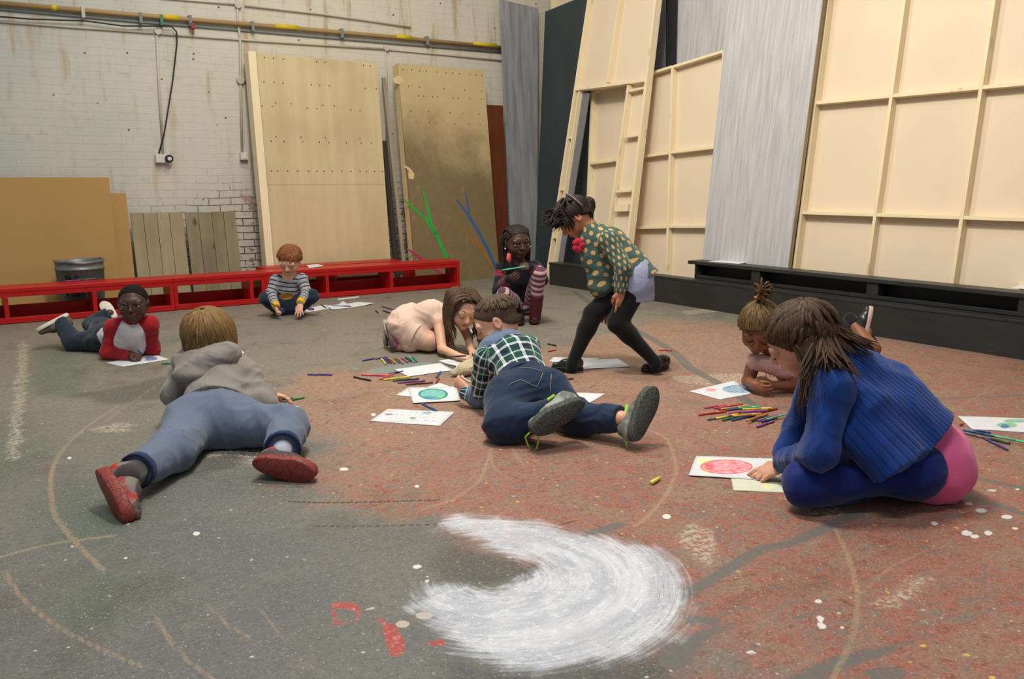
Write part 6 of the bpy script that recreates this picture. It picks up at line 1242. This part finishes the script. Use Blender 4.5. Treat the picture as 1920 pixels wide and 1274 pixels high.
# ============ child in the blue ribbed jumper
def blue_child():
    P = Person((1600, 945), dict(pel=(1728,868,.08), che=(1650,745,.05), nek=(1552,685,.0), sN=(1566,726,-.13), sF=(1535,695,.14), eN=(1536,850,-.13), wN=(1472,868,'g',.07), eF=(1500,800,.25), wF=(1470,850,.22), hN=(1712,882,-.03), hF=(1712,878,.14), kN=(1512,908,-.07), aN=(1650,915,.12), kF=(1560,868,.26), aF=(1610,915,.06)), 'long-haired child in a ribbed blue jumper over a pink top sitting cross-legged')
    J = P.J; spine = unit(J['nek']-J['pel']); lat = unit(J['sN']-J['sF']); fr = unit(np.cross(lat, spine)); F = Frame(P.d(1500, 637, -.0), dirv(-.80, .36, -.52), dirv(-.35, -.05, 1), .222)
    b = SD(); b.cap(J['pel'], J['che'], .09, .09, k=.03, flat=(fr, .75)); b.cap(J['che'], J['nek'], .09, .05, k=.03, flat=(fr, .75)); add_head(b, F, J['nek'], neck_r=.2)
    for s in 'NF': b.chain([J['s'+s], J['e'+s], J['w'+s]], [.04, .034, .024], k=.015); b.chain([J['h'+s], J['k'+s], J['a'+s]], [.065, .045, .03], k=.02)
    add_hand(b, P.g(1466, 874, .055), dirv(-.88, .1, -.40), dirv(0, .4, -1), .135, s=-1, curl=(.15, .2, .3, .3))
    P.mesh('body', b, skin(204, 150, 122), .0065, [(F.c, .135, .0033), (P.d(1440, 878, -.03), .09, .0035)], head=F)
    add_eyes(F, P.root, P.o, (0, -.5), brow=(60, 44, 34), br=.008, lid=(194, 140, 114))
    hm = hairmat(52, 36, 28, (116, 84, 58)); hair_mesh(P, F, cap_hair(F, .05, (.40, .24), (-.45, -.50), side=.4), hm, .0045, .003, freq=44, crown=(0, -.25, .45)); hair_locks('hair_strands', F, crop_locks(F, 260, (0, -.30, .45), 21, .06, .045, .03, back=.7, front=.1, tmax=1.12), hm, P.root, P.o)
    R_ = random.Random(12); lk = []; tie = F(.0, -.44, .40)
    for i in range(150):     # combed back to the crown
        th = R_.uniform(-1.9, 1.9); f0 = math.cos(th); r0 = math.sin(th); p0 = F(r0*.42, -.06+.47*f0, .22-.10*(1-f0)*.8); pts = bez(p0, F(r0*.46, .0+.42*f0, .50), tie+F.u*.02+F.f*.03+F.r*r0*.02, tie, 8); lk.append((pts, [.003, .006, .008, .008, .008, .007, .005, .003]))
    for i in range(190):     # tail and loose lengths over the shoulder and down the near side
        k_ = i % 3; j_ = R_.gauss(0, 1)
        if k_ == 0: e = P.d(1605+R_.uniform(-35, 45), 655+R_.uniform(-18, 12)+abs(j_)*5, -.06+R_.uniform(-.06, .06)); m_ = P.d(1560, 620+j_*6, -.02+R_.uniform(-.05, .05)); pts = bez(tie, m_, m_+(e-m_)*.5, e, 9)
        elif k_ == 1: e = P.d(1508+R_.uniform(-13, 9), 700+R_.uniform(0, 70), -.14+R_.uniform(-.02, .03)); p0 = F(-.1, -.42+R_.uniform(-.1, .05), .15) if i % 2 else F(-.42, R_.uniform(-.28, .06), .10); a_ = P.d(1520+j_*5, 660, -.12) if i % 2 else F(-.46, R_.uniform(-.25, .04), -.15); pts = bez(p0, a_, a_+(e-a_)*.5, e, 9)
        else: e = P.d(1545+R_.uniform(-25, 60), 680+R_.uniform(0, 25), -.17+R_.uniform(-.02, .02)); p0 = F(0, -.46, .2+R_.uniform(-.2, .1)); a_ = P.d(1545+j_*8, 650, -.11); pts = bez(p0, a_, a_+(e-a_)*.4, e, 9)
        w = R_.uniform(.004, .007); lk.append((pts, [w*.7, w, w, w, w, w*.8, w*.6, w*.4, .0008]))
    for i in range(7): 
        e = P.d(1498+R_.uniform(-6, 8), 760+R_.uniform(0, 30), -.15); p0 = F(.1, -.30, -.1); a_ = P.d(1505, 690, -.14); lk.append((bez(p0, a_, a_+(e-a_)*.5, e, 9), [.003]*6+[.002, .002, .0006]))
    for i in range(4): e = P.d(1600+i*7, 700+i*5, -.19); a_ = P.d(1575, 660, -.15); lk.append((bez(F(0, -.46, .1), a_, a_+(e-a_)*.5, e, 9), [.004]*6+[.003, .002, .0006]))
    hair_locks('long_hair', F, lk, hm, P.root, P.o)
    def ribm():
        m = NM('ribbed_knit', .85, .15); s_ = blv(m); lat_ = m.mul(m.math('ARCTAN2', s_[2], s_[0]), 62.); w = m.math('SINE', lat_); r_ = m.step(w, -.95, -.2); n = m.noise(m.co(), 8, 3); n2 = m.noise(m.co(), 260, 2)
        row = m.math('SINE', m.mul(s_[1], 1500.)); cc = m.mix(n, c8(12, 48, 112), c8(18, 62, 134)); cc = m.mix(m.mul(m.sub(1., r_), .35), cc, c8(8, 26, 76)); cc = m.mix(m.mul(m.step(n2, .4, .7), .25), cc, c8(10, 36, 96)); m.col(cc); m.bump(m.add(r_, m.add(m.mul(row, .12), m.mul(n2, .3))), .5, .004); m.b.inputs['Sheen Weight'].default_value = .2; return m.m
    kn = ribm()
    t = SD(); hb0 = P.d(1712, 838, .02); ha0 = P.d(1598, 728, .04); t.cap(ha0, hb0, .135, .165, k=.05, flat=(lat, .88), fb=True); t.cap(J['che'], J['nek']-spine*.03, .145, .085, k=.05, flat=(fr, .84)); t.cap(J['sN']*.75+J['sF']*.25, J['sF'], .066, .064, k=.06); t.cap(P.d(1600, 818, -.11), P.d(1668, 886, -.135), .055, .062, k=.05, fb=True); t.cap(P.d(1620, 770, -.07), P.d(1690, 862, -.09), .08, .07, k=.06, fb=True)
    P.mesh('ribbed_jumper', t, kn, .0055, bones=[(ha0, hb0, .13, fr, 0)], fold=(.007, 12, 3))
    t = SD(); t.cap(J['sN']+lat*-.02, J['eN'], .062, .054, k=.04); t.cap(J['eN'], J['wN'], .054, .047, k=.04, fb=True); t.cap(J['nek']*.4+J['sN']*.6, J['sN'], .055, .06, k=.04); P.mesh('sleeve', t, kn, .0055, bones=[(J['sN'], J['eN'], .06, fr, 0), (J['eN'], J['wN'], .05, fr, .3)], fold=(.007, 15, 5))
    t = SD(); t.chain([J['sF'], J['eF'], J['wF']], [.06, .052, .045], k=.04, fb=False); P.mesh('sleeve', t, kn, .0055, bones=[(J['sF'], J['eF'], .06, fr, 0), (J['eF'], J['wF'], .05, fr, .3)], fold=(.006, 15, 6))
    pkm = cloth(226, 102, 146, .10, b2=.4, fuzz=.08)
    t = SD(); t.cap(J['pel']-spine*.02+UPz*.01, J['pel']+spine*.10, .142, .136, k=.05, flat=(fr, .92)); t.ell(P.d(1752, 868, .03), (.118, .13, .125), [RXh, FYh, UPz], k=.05)
    P.mesh('pink_top', t, pkm, .0055, fold=(.007, 15, 8))
    lg = cloth(17, 34, 98, .14, b2=.3, fuzz=.12); t = SD(); t.cap(J['hN'], J['hF'], .10, .10, k=.05)
    t.cap(J['hN'], J['kN'], .068, .064, k=.05); t.cap(J['kN'], J['aN'], .074, .05, k=.03); t.cap(J['hF'], J['kF'], .085, .075, k=.05); t.cap(J['kF'], J['aF'], .07, .05, k=.03)
    P.mesh('leggings', t, lg, .006, fold=(.005, 16, 5))
blue_child()
# ------------------------------------------------------------------ papers and drawings
def paper(px, label, marks=(), z=.0012, curl=.0, group=None, tint=(206, 206, 206), y=None, seed=0, warp=0.):
    c = [np.array(G(u, v, z)) for u, v in px]; o = sum(c)/4; me_v = []; n1, n2 = 14, 10; r = np.random.default_rng(seed)
    for i in range(n1+1):
        for j in range(n2+1):
            a, b = i/n1, j/n2; p = (1-a)*(1-b)*c[0]+a*(1-b)*c[1]+a*b*c[2]+(1-a)*b*c[3]
            lift = curl*(a**6+ (1-a)**6*.4)*(.4+.6*b)+.0009*(math.sin(a*7+seed)+math.sin(b*6+seed*2)+2)*.5; me_v.append(p-o+V(0, 0, lift))
    k = n2+1; N_ = len(me_v); Q = [(i*k+j, (i+1)*k+j, (i+1)*k+j+1, i*k+j+1) for i in range(n1) for j in range(n2)]
    # orientation so the top faces up
    nrm = np.cross(me_v[Q[0][1]]-me_v[Q[0][0]], me_v[Q[0][3]]-me_v[Q[0][0]])
    if nrm[2] < 0: Q = [q[::-1] for q in Q]
    m = NM('drawing_paper', .7, .2); P_ = m.co(); s_ = m.sep(P_); cc = m.mix(m.noise(P_, 14, 2), c8(tint[0]-5, tint[1]-4, tint[2]-4), c8(tint[0]+6, tint[1]+6, tint[2]+8)); n = m.noise(P_, 60, 3, .7); wob = m.mul(m.sub(n, .5), .35)
    for mk in marks:
        kind, u, v, rx, ry, colr = mk[:6]; ce = G(u, v, z)[:2]-o[:2]; A = G(u+rx, v, z)[:2]-o[:2]-ce; B = G(u, v+ry, z)[:2]-o[:2]-ce; M = np.linalg.inv(np.array([A, B]).T)
        dx, dy = m.sub(s_[0], float(ce[0])), m.sub(s_[1], float(ce[1])); x = m.add(m.mul(dx, float(M[0, 0])), m.mul(dy, float(M[0, 1]))); y_ = m.add(m.mul(dx, float(M[1, 0])), m.mul(dy, float(M[1, 1])))
        d = m.math('SQRT', m.add(m.mul(x, x), m.mul(y_, y_))); dw = m.add(d, m.mul(wob, .5))
        st_ = m.noise(m.comb(m.mul(m.add(x, y_), 2.), m.mul(m.sub(y_, m.mul(x, .6)), 9.), 0.), 1., 3, .7)
        if kind == 'scrib': f = m.mul(m.step(dw, 1.02, .94), m.math('ADD', .35, m.mul(m.step(st_, .42, .6), .65), clamp=True)); f = m.math('MAXIMUM', f, m.mul(m.step(m.math('ABSOLUTE', m.sub(d, .97)), .05, .02), .9))
        elif kind == 'soft': f = m.mul(m.step(dw, 1.1, .3), .7)
        elif kind == 'fill': f = m.mul(m.step(dw, 1.02, .95), m.math('ADD', .6, m.mul(m.step(st_, .45, .6), .35), clamp=True))
        elif kind == 'ring': f = m.mul(m.step(m.math('ABSOLUTE', m.sub(dw, .9)), .10, .05), .9)
        elif kind == 'text':     # rows of small handwriting-like dashes
            rows = m.math('SINE', m.mul(y_, 12.)); w_ = m.noise(m.comb(m.mul(x, 22.), m.mul(m.math('FLOOR', m.mul(y_, 1.9)), 7.3), float(u)), 1., 2, .5); f = m.mul(m.mul(m.step(rows, .80, .92), m.step(w_, .5, .56)), m.mul(m.step(m.math('ABSOLUTE', x), 1., .9), m.mul(m.step(m.math('ABSOLUTE', y_), 1., .9), .7)))
        cc = m.mix(f, cc, c8(*colr))
    m.col(cc); me = raw_mesh('drawing_sheet', np.array(me_v), np.array(Q)); me.materials.append(m.m); ob = bpy.data.objects.new('drawing_sheet' if marks else 'blank_sheet', me); COL.objects.link(ob); ob.location = o
    so = ob.modifiers.new('thick', 'SOLIDIFY'); so.thickness = .0006; so.offset = -1
    return tag(ob, label, 'paper', group)
BLU = (50, 70, 160)
paper([(198.6,681),(231,688.5),(317.5,674),(284.5,663.5)], 'white sheet with a blue scribble under the raglan boy\'s hand', [('fill', 284, 673, 12, 3.5, (52, 72, 158)), ('soft', 278, 676, 9, 3, (120, 130, 190))])
paper([(425,655),(446,652),(459,662),(430,668)], 'sheet corner showing to the right of the blond child\'s head', [('text', 446, 660, 8, 4, (90, 90, 100))])
paper([(470,775),(505,762),(562,762),(530,778)], 'under sheet of the pair by the hooded child\'s elbow', [('text', 535, 767, 14, 4, (80, 90, 130))], z=.0012)
paper([(480,781),(512,765),(566,768.5),(531,787)], 'top sheet with a red shape by the hooded child\'s elbow', [('fill', 520, 776, 9, 4, (196, 90, 84)), ('text', 545, 771, 10, 5, (70, 80, 140)), ('ring', 541, 770, 4, 1.5, (50, 60, 100))], z=.004)
paper([(524,590),(606,572),(640,574),(548,592)], 'long white sheet under the toddler\'s hand', [('text', 590, 580, 16, 5, (120, 110, 130))])
paper([(612,573.5),(670,567.5),(701,571),(622,582)], 'white sheet lying furthest right of the toddler', (), z=.0025, curl=.012)
paper([(632,573),(643,565),(652,572),(640,575)], 'torn white paper scrap lying on the sheet right of the toddler', (), z=.006, curl=.004)
paper([(631,561),(672,556),(674,558),(636,563)], 'thin strip of paper near the red bench base', ())
paper([(821,676.7),(880,668),(908,676),(855,688)], 'blank sheet under the pink girl\'s drawing hand', (), z=.001)
paper([(738,693),(825.6,681),(850,694.5),(766,706.4)], 'blank sheet left of the cream pouch', (), z=.003, seed=3)
paper([(742,741.5),(766,727),(850,727),(830,752)], 'bottom sheet of the stack under the green oval drawing', (), z=.001)
paper([(772,735),(824,718.5),(858,730),(845,748)], 'middle sheet of the stack under the green oval drawing', (), z=.0035)
paper([(766,728.5),(855,725),(863,751.5),(774,756.4)], 'sheet with a big green-blue oval in front of the plaid boy', [('fill', 812, 739.5, 28, 10.2, (40, 168, 150)), ('soft', 828, 744, 10, 4, (120, 200, 120)), ('soft', 806, 746, 18, 3, (40, 120, 170)), ('ring', 812, 739.5, 28.5, 10.8, (40, 120, 130))], z=.006)
paper([(727,767),(853,773),(825,799.4),(693.6,790)], 'sheet of small drawings and writing nearest the white paint sweep', [('fill', 732, 770.5, 7, 2.5, (220, 190, 160)), ('fill', 801, 775, 9, 2.4, (96, 160, 170)), ('fill', 729, 778, 8, 2, (110, 110, 150)), ('fill', 774, 785, 6, 2.5, (130, 130, 150)), ('text', 770, 783, 50, 11, (90, 96, 130))], z=.0015, seed=2)
paper([(1060,744),(1081,737),(1135,738.5),(1100,760)], 'blank sheet half under the plaid boy\'s jeans', ())
paper([(1030,678),(1037,670.6),(1125,672),(1100,688)], 'under sheet beneath the bending girl\'s front shoe', ())
paper([(1060,692.5),(1094,674),(1160,673),(1182,687.7),(1095,692.5)][0:0] or [(1070,694),(1092,676),(1160,673),(1182,687.7)], 'top blank sheet behind the bending girl\'s front shoe', (), z=.003)
paper([(880,566),(908,565),(906,571),(878,573)], 'small sheet with pink marks behind the kneeling girl\'s head', [('text', 893, 568, 12, 3, (200, 110, 150))])
paper([(872,620),(891,617.5),(903,627),(880,628)], 'sheet corner between kneeling girl and plaid boy', ())
paper([(1291.7,734.3),(1377,714),(1409,738.6),(1351,750)], 'sheet with blue and red scribbles by the braided girl\'s hands', [('scrib', 1385, 730, 30, 7.5, (64, 130, 168)), ('fill', 1333, 732, 10, 3, (222, 130, 110)), ('text', 1325, 738, 22, 7, (150, 110, 140))])
paper([(1305,855.8),(1470,861),(1490,904.5),(1291,892)], 'sheet with a big red oval in front of the blue jumper', [('soft', 1320, 866, 16, 9, (232, 224, 130)), ('soft', 1325, 886, 12, 5, (232, 224, 140)), ('soft', 1415, 892, 20, 6, (232, 226, 140)), ('scrib', 1362, 876, 49, 14, (222, 84, 96)), ('soft', 1330, 876, 14, 9, (222, 84, 90))], z=.004)
paper([(1370,895),(1490,895),(1490,925.5),(1375.5,920.5)], 'yellow-tinted sheet under the red oval drawing', [('text', 1380, 903, 8, 5, (110, 150, 150)), ('soft', 1440, 912, 14, 8, (226, 220, 150))], z=.001, tint=(204, 202, 180))
paper([(1795,780.7),(1960,786),(1985,815),(1823,805.5)], 'sheet with green shapes at the right edge of the floor', [('fill', 1905, 790, 24, 3.4, (90, 170, 110)), ('fill', 1888, 798, 20, 5, (90, 170, 110)), ('fill', 1884, 800, 8, 4, (44, 84, 160)), ('text', 1848, 795, 24, 8, (150, 130, 160)), ('text', 1806, 785, 10, 4, (70, 140, 110))], z=.001)
def bench_paper(px, zz, label):
    c = [np.array(G(u, v, zz)) for u, v in px]; o = sum(c)/4; b = MB().add([p-o for p in c]+[p-o+V(0, 0, .0012) for p in c], [(3, 2, 1, 0), (4, 5, 6, 7), (0, 1, 5, 4), (1, 2, 6, 5), (2, 3, 7, 6), (3, 0, 4, 7)]); ob = b.build('blank_sheet', plain(214, 214, 216, .7, .2, .01)); ob.location = o; tag(ob, label, 'paper')
bench_paper([(575,498),(595,495.5),(607,499),(580,503)], .2635, 'white sheet on the red bench by the toddler\'s shoulder')
bench_paper([(1328,491),(1366,486.5),(1424,489.5),(1385,495)], .3635, 'white sheet on the left end of the black bench')
bench_paper([(1895,540),(1915,535),(1975,540),(1955,546)], .3635, 'white sheet on the black bench at the right edge')
# ------------------------------------------------------------------ felt pens
PENC = dict(purple=(76, 58, 128), violet=(120, 62, 132), navy=(44, 54, 104), blue=(50, 92, 142), teal=(48, 122, 118), mint=(86, 186, 140), green=(40, 124, 74), dkgreen=(40, 76, 44), yellow=(220, 206, 78), orange=(206, 118, 60), sand=(206, 160, 84), red=(196, 56, 58), crimson=(160, 44, 50), pink=(214, 84, 104), rose=(196, 84, 110), mauve=(160, 96, 130), brown=(98, 52, 42), black=(28, 27, 28), grey=(104, 100, 112))
_pm = {}
def penmat(c):
    if c not in _pm: _pm[c] = plain(*PENC[c], .35, .45, .05)
    return _pm[c]
def pen3(a, b, colr, label, group, r=.0045, capped=True):
    a = np.array(a, float); b = np.array(b, float); L = np.linalg.norm(b-a); e = empty('felt_pen', a, label, 'pen', group); d = (b-a)/L; m = penmat(colr); dk = plain(*[int(x*.55) for x in PENC[colr]], .4, .4, .05)
    f = lambda t: d*L*t
    MB().tube([f(.0), f(.004/L*1.), f(.63)], [r*.8, r, r], 12).build('barrel', m, e, True)
    MB().tube([f(.631), f(.635), f(.97), f(1.)], [r*.9, r*1.1, r*1.06, r*.72], 12).build('cap', m, e, True)
    MB().tube([-f(.012), f(-.0005)], [r*.6, r*.74], 10).build('end_plug', dk, e, True); return e
def fp(u0, v0, u1, v1, colr, label, group=None, z=.0055, z2=None):
    return pen3(G(u0, v0, z), G(u1, v1, z if z2 is None else z2), colr, label, group)
g1 = 'felt pens scattered left of the cream pouch'
for a_ in [(577,702.5,623,703,'purple','purple felt pen lying alone between hooded child and pouch'), (663,707,695.6,714,'black','short black felt pen left of the pink pens'),
 (680,676.5,702,672.5,'purple','purple pen at the left tip of the neat pen row'), (704,673.5,724,669.5,'violet','violet pen lying along the top of the neat row'), (722.5,683,715,672.5,'yellow','yellow pen standing first in the neat row'),
 (728.5,681,720,670.5,'purple','purple pen next to the yellow one in the neat row'), (733.5,681,725,671.2,'navy','navy pen, third in the neat row'), (740,681.3,731.5,672,'orange','orange-brown pen in the neat row'),
 (749,680,740,671.3,'green','green pen in the middle of the neat row'), (755,682,746,671.8,'pink','pink pen just right of the middle green pen'), (765,679.3,753,670.8,'mauve','mauve pen in the neat row'),
 (771,678.3,760,669.8,'dkgreen','dark green pen near the right end of the neat row'), (777,679.3,766.5,669.6,'mint','mint green pen second from the right end of the neat row'), (781.5,678.3,773,669.2,'teal','teal pen closing the right end of the neat row'),
 (677,703,724,704.5,'pink','pink pen lying flat left of the crossed pens'), (729.5,701.5,756,696.5,'navy','navy pen tucked under the blank sheet corner'), (718.6,712.5,767,707.2,'yellow','long yellow pen crossing below the pink ones'),
 (737,714.5,786,710.5,'dkgreen','dark green pen beneath the long yellow pen'), (746,718.3,797.5,714,'violet','violet pen below the dark green pen'), (761.6,721.6,812,717.5,'brown','dark brown pen, lowest of the scattered group'),
 (818,708,826,697,'blue','short blue pen standing upright right of the group'), (818,718.5,823,708.5,'crimson','short dark red pen below the short blue pen'), (791,757,819,770.5,'blue','blue pen between the oval drawing and the writing sheet'), (321,682,303,682,'green','green pen between raglan boy\'s sheet and hooded child'),
 (516,751,549,747.5,'black','black pen under the hooded child\'s fingers'), (532,753.5,571,745.5,'green','green pen pointing right from the hooded child\'s hand'), (1027,645,1043,648.5,'black','black pen behind the plaid boy\'s back'), (1028,659,1043,656.2,'red','red pen end behind the plaid boy\'s back'),
 (1235,657,1260,657.5,'red','red pen behind the bending girl\'s rear foot'), (1060,711,1075,710.2,'brown','brown pen stub right of the plaid boy\'s waist')]: fp(*a_, g1 if a_[0] < 830 and a_[0] > 570 else None)
fp(711.6, 712, 739, 700.8, 'pink', 'pink pen crossing over the flat pink one', g1, .006, .014)
fp(832, 682, 854.5, 687.2, 'grey', 'grey-violet pen on the sheet under the pink girl\'s hand', None, .010)
g2 = 'felt pens piled between the two girls on the right'
for k_, a_ in enumerate([(1321,765,1362,760,'pink','pink pen at the top left of the big pile'), (1339,766,1377,760.3,'rose','rose pen second from the top left of the pile'), (1347,767.3,1392.5,758.3,'crimson','dark crimson pen near the top of the pile'),
 (1351,768,1402,761,'sand','sandy orange pen near the top of the pile'), (1363,769.5,1413,763,'blue','blue pen in the upper pile beneath the sandy one'), (1384,765.5,1423.5,763,'mint','mint pen lying across the top middle of the pile'),
 (1392.5,768,1447,765.7,'yellow','yellow pen on the upper right of the pile'), (1310.5,778.3,1362,771.7,'red','red pen sticking out furthest left of the pile'), (1367,775,1418,770.3,'rose','rose-pink pen in the middle of the pile'),
 (1390.6,774,1436,771,'violet','violet pen right of the middle rose pen'), (1420,775.3,1458,766,'crimson','brown-red pen at the top right tip of the pile'), (1327.5,787.3,1372,779.5,'grey','grey pen at the lower left of the pile'),
 (1342.5,785.3,1388.7,776,'yellow','yellow pen at the lower left of the pile'), (1354,788.3,1394,779.8,'green','green pen below the lower yellow pen'), (1375.5,781,1428,776,'sand','sand-coloured pen above the lower blue pen'),
 (1372,788.3,1417,778.3,'blue','blue pen at the lower middle of the pile'), (1400,790,1440.5,775.4,'orange','orange pen pointing up right in the pile'), (1409.5,789.8,1440,779.8,'teal','teal pen right of the orange one'),
 (1421,789.3,1467,776,'mauve','mauve pen at the lower right of the pile'), (1437,787.3,1472.5,777.3,'mint','mint pen furthest right in the pile'), (1428,791.3,1458,782.3,'purple','purple pen under the furthest mint pen'), (1419,801,1451,790.3,'violet','violet pen nearest the viewer below the pile')]):
    fp(*a_, g2, z=.0055+(.0085 if k_ in (5, 6, 8, 9, 14, 16, 19) else 0))
g3 = 'felt pens by the green drawing at the right edge'
for k_, a_ in enumerate([(1806,806.5,1869,819,'blue','blue pen in the right edge group beside the green drawing'), (1808,812,1843,820.7,'grey','grey pen nearest the pink top at the right edge'), (1864,818,1930,831.5,'mint','bright green pen running out at the right edge'), (1836,819,1894,832,'dkgreen','black-green pen in the right edge group'), (1847,823,1890,844,'purple','dark purple pen nearest the viewer at the right edge'), (1826,807.5,1858,812.5,'navy','navy pen tucked along the green drawing')]):
    fp(*a_, g3, z=.0055+(.008 if k_ in (2,) else 0))
g4 = 'felt pens near the toddler'
for a_ in [(602,571.5,611,577.5,'black','black pen stub on the toddler\'s long sheet'), (622,573.5,658,575,'navy','dark pen on the sheet joint right of the toddler'), (507,591.5,516,587.5,'yellow','yellow pen by the toddler\'s foot'), (716,575,740,581.5,'purple','purple pen behind the kneeling girl\'s back'), (718,582.5,733,588,'black','black pen just below the purple one behind the kneeling girl'), (704,582,709,587,'black','tiny black pen left of the purple one behind the kneeling girl')]: fp(*a_, g4, z=.0065)
o_ = pen3(G(122, 527.2, .268), G(150, 525.8, .268), 'violet', 'purple pen lying on top of the red bench by the bin', None)
def cap(u0, v0, u1, v1, c_, label, r=.006, z=.0065): tag(MB().tube([G(u0, v0, z), G(u1, v1, z)], [r, r*.8], 12).build('pen_cap', penmat(c_), None, True), label, 'pen cap')
cap(1221, 906, 1237, 896.5, 'yellow', 'bright yellow pen cap alone on the red floor', .0075, .008); cap(1801, 797, 1806, 796, 'crimson', 'dark red pen cap beside the pink top', .005); cap(1809, 821.5, 1813, 820.5, 'black', 'black pen cap beside the pink top', .005); cap(578, 579, 588, 580, 'violet', 'purple crumpled cap by the toddler\'s hand', .011, .018)
# held pens
cam_d = lambda u, v, z: G(u, v, z)
def held(u0, v0, d0, u1, v1, d1, c_, label): pen3(CO+RAY(u0, v0)*d0, CO+RAY(u1, v1)*d1, c_, label, None)
dp = lambda u, v, z=0.: float((G(u, v, z)-CO)@CF)
held(252, 651, dp(262, 671)-.02, 266, 664, dp(262, 671)-.07, 'blue', 'blue pen held in the raglan boy\'s fist')
held(837, 670, dp(865, 669, .03)-.02, 874, 667.5, dp(865, 669, .03)-.05, 'black', 'thin black pen held by the kneeling girl')
held(941, 507, 5.98, 985, 500, 5.93, 'mint', 'mint green pen held by the squatting girl')
held(508, 569, 6.38, 530, 581, 6.33, 'brown', 'dark pen held in the toddler\'s hand')
# ------------------------------------------------------------------ cream drawstring pouch
def pouch():
    a = G(893, 683, .045); e = empty('cloth_pouch', (a[0], a[1], 0), 'cream cloth drawstring pouch in the plaid boy\'s hands', 'pouch'); o = np.array(e.location); b = SD()
    p1, p2, p3 = G(893, 682, .045), G(868, 694, .035), G(852, 700, .02); b.cap(p1, p2, .048, .042, k=.02, flat=(UPz, .85)); b.cap(p2, p3, .040, .026, k=.02, flat=(UPz, .7)); d_ = unit(p3-p2)
    Vt, Q = surface_net(b, .004, (), .002, 2); N = vnormals(Vt, Q); Vt = Vt+N*(.006*folds(Vt, 38, 4))[:, None]; Vt[:, 2] = np.maximum(Vt[:, 2], .002); mt = cloth(188, 172, 140, .08, fuzz=.1); mesh_obj('pouch_bag', Vt, Q, mt, e, o)
    c = unit(np.cross(d_, UPz)); r_ = [p2*.4+p3*.6+(c*math.cos(t)*.036+UPz*math.sin(t)*.026) for t in np.linspace(0, 6.283, 20)]; MB().tube([x-o for x in r_], .0032, 6).build('drawstring', plain(222, 208, 178, .8), e, True)
    MB().tube([G(866, 704, .02)-o, G(871, 711, .01)-o, G(882, 717, .006)-o, G(893, 714, .01)-o], .0035, 6).build('drawstring_tail', plain(222, 208, 178, .8), e, True)
pouch()
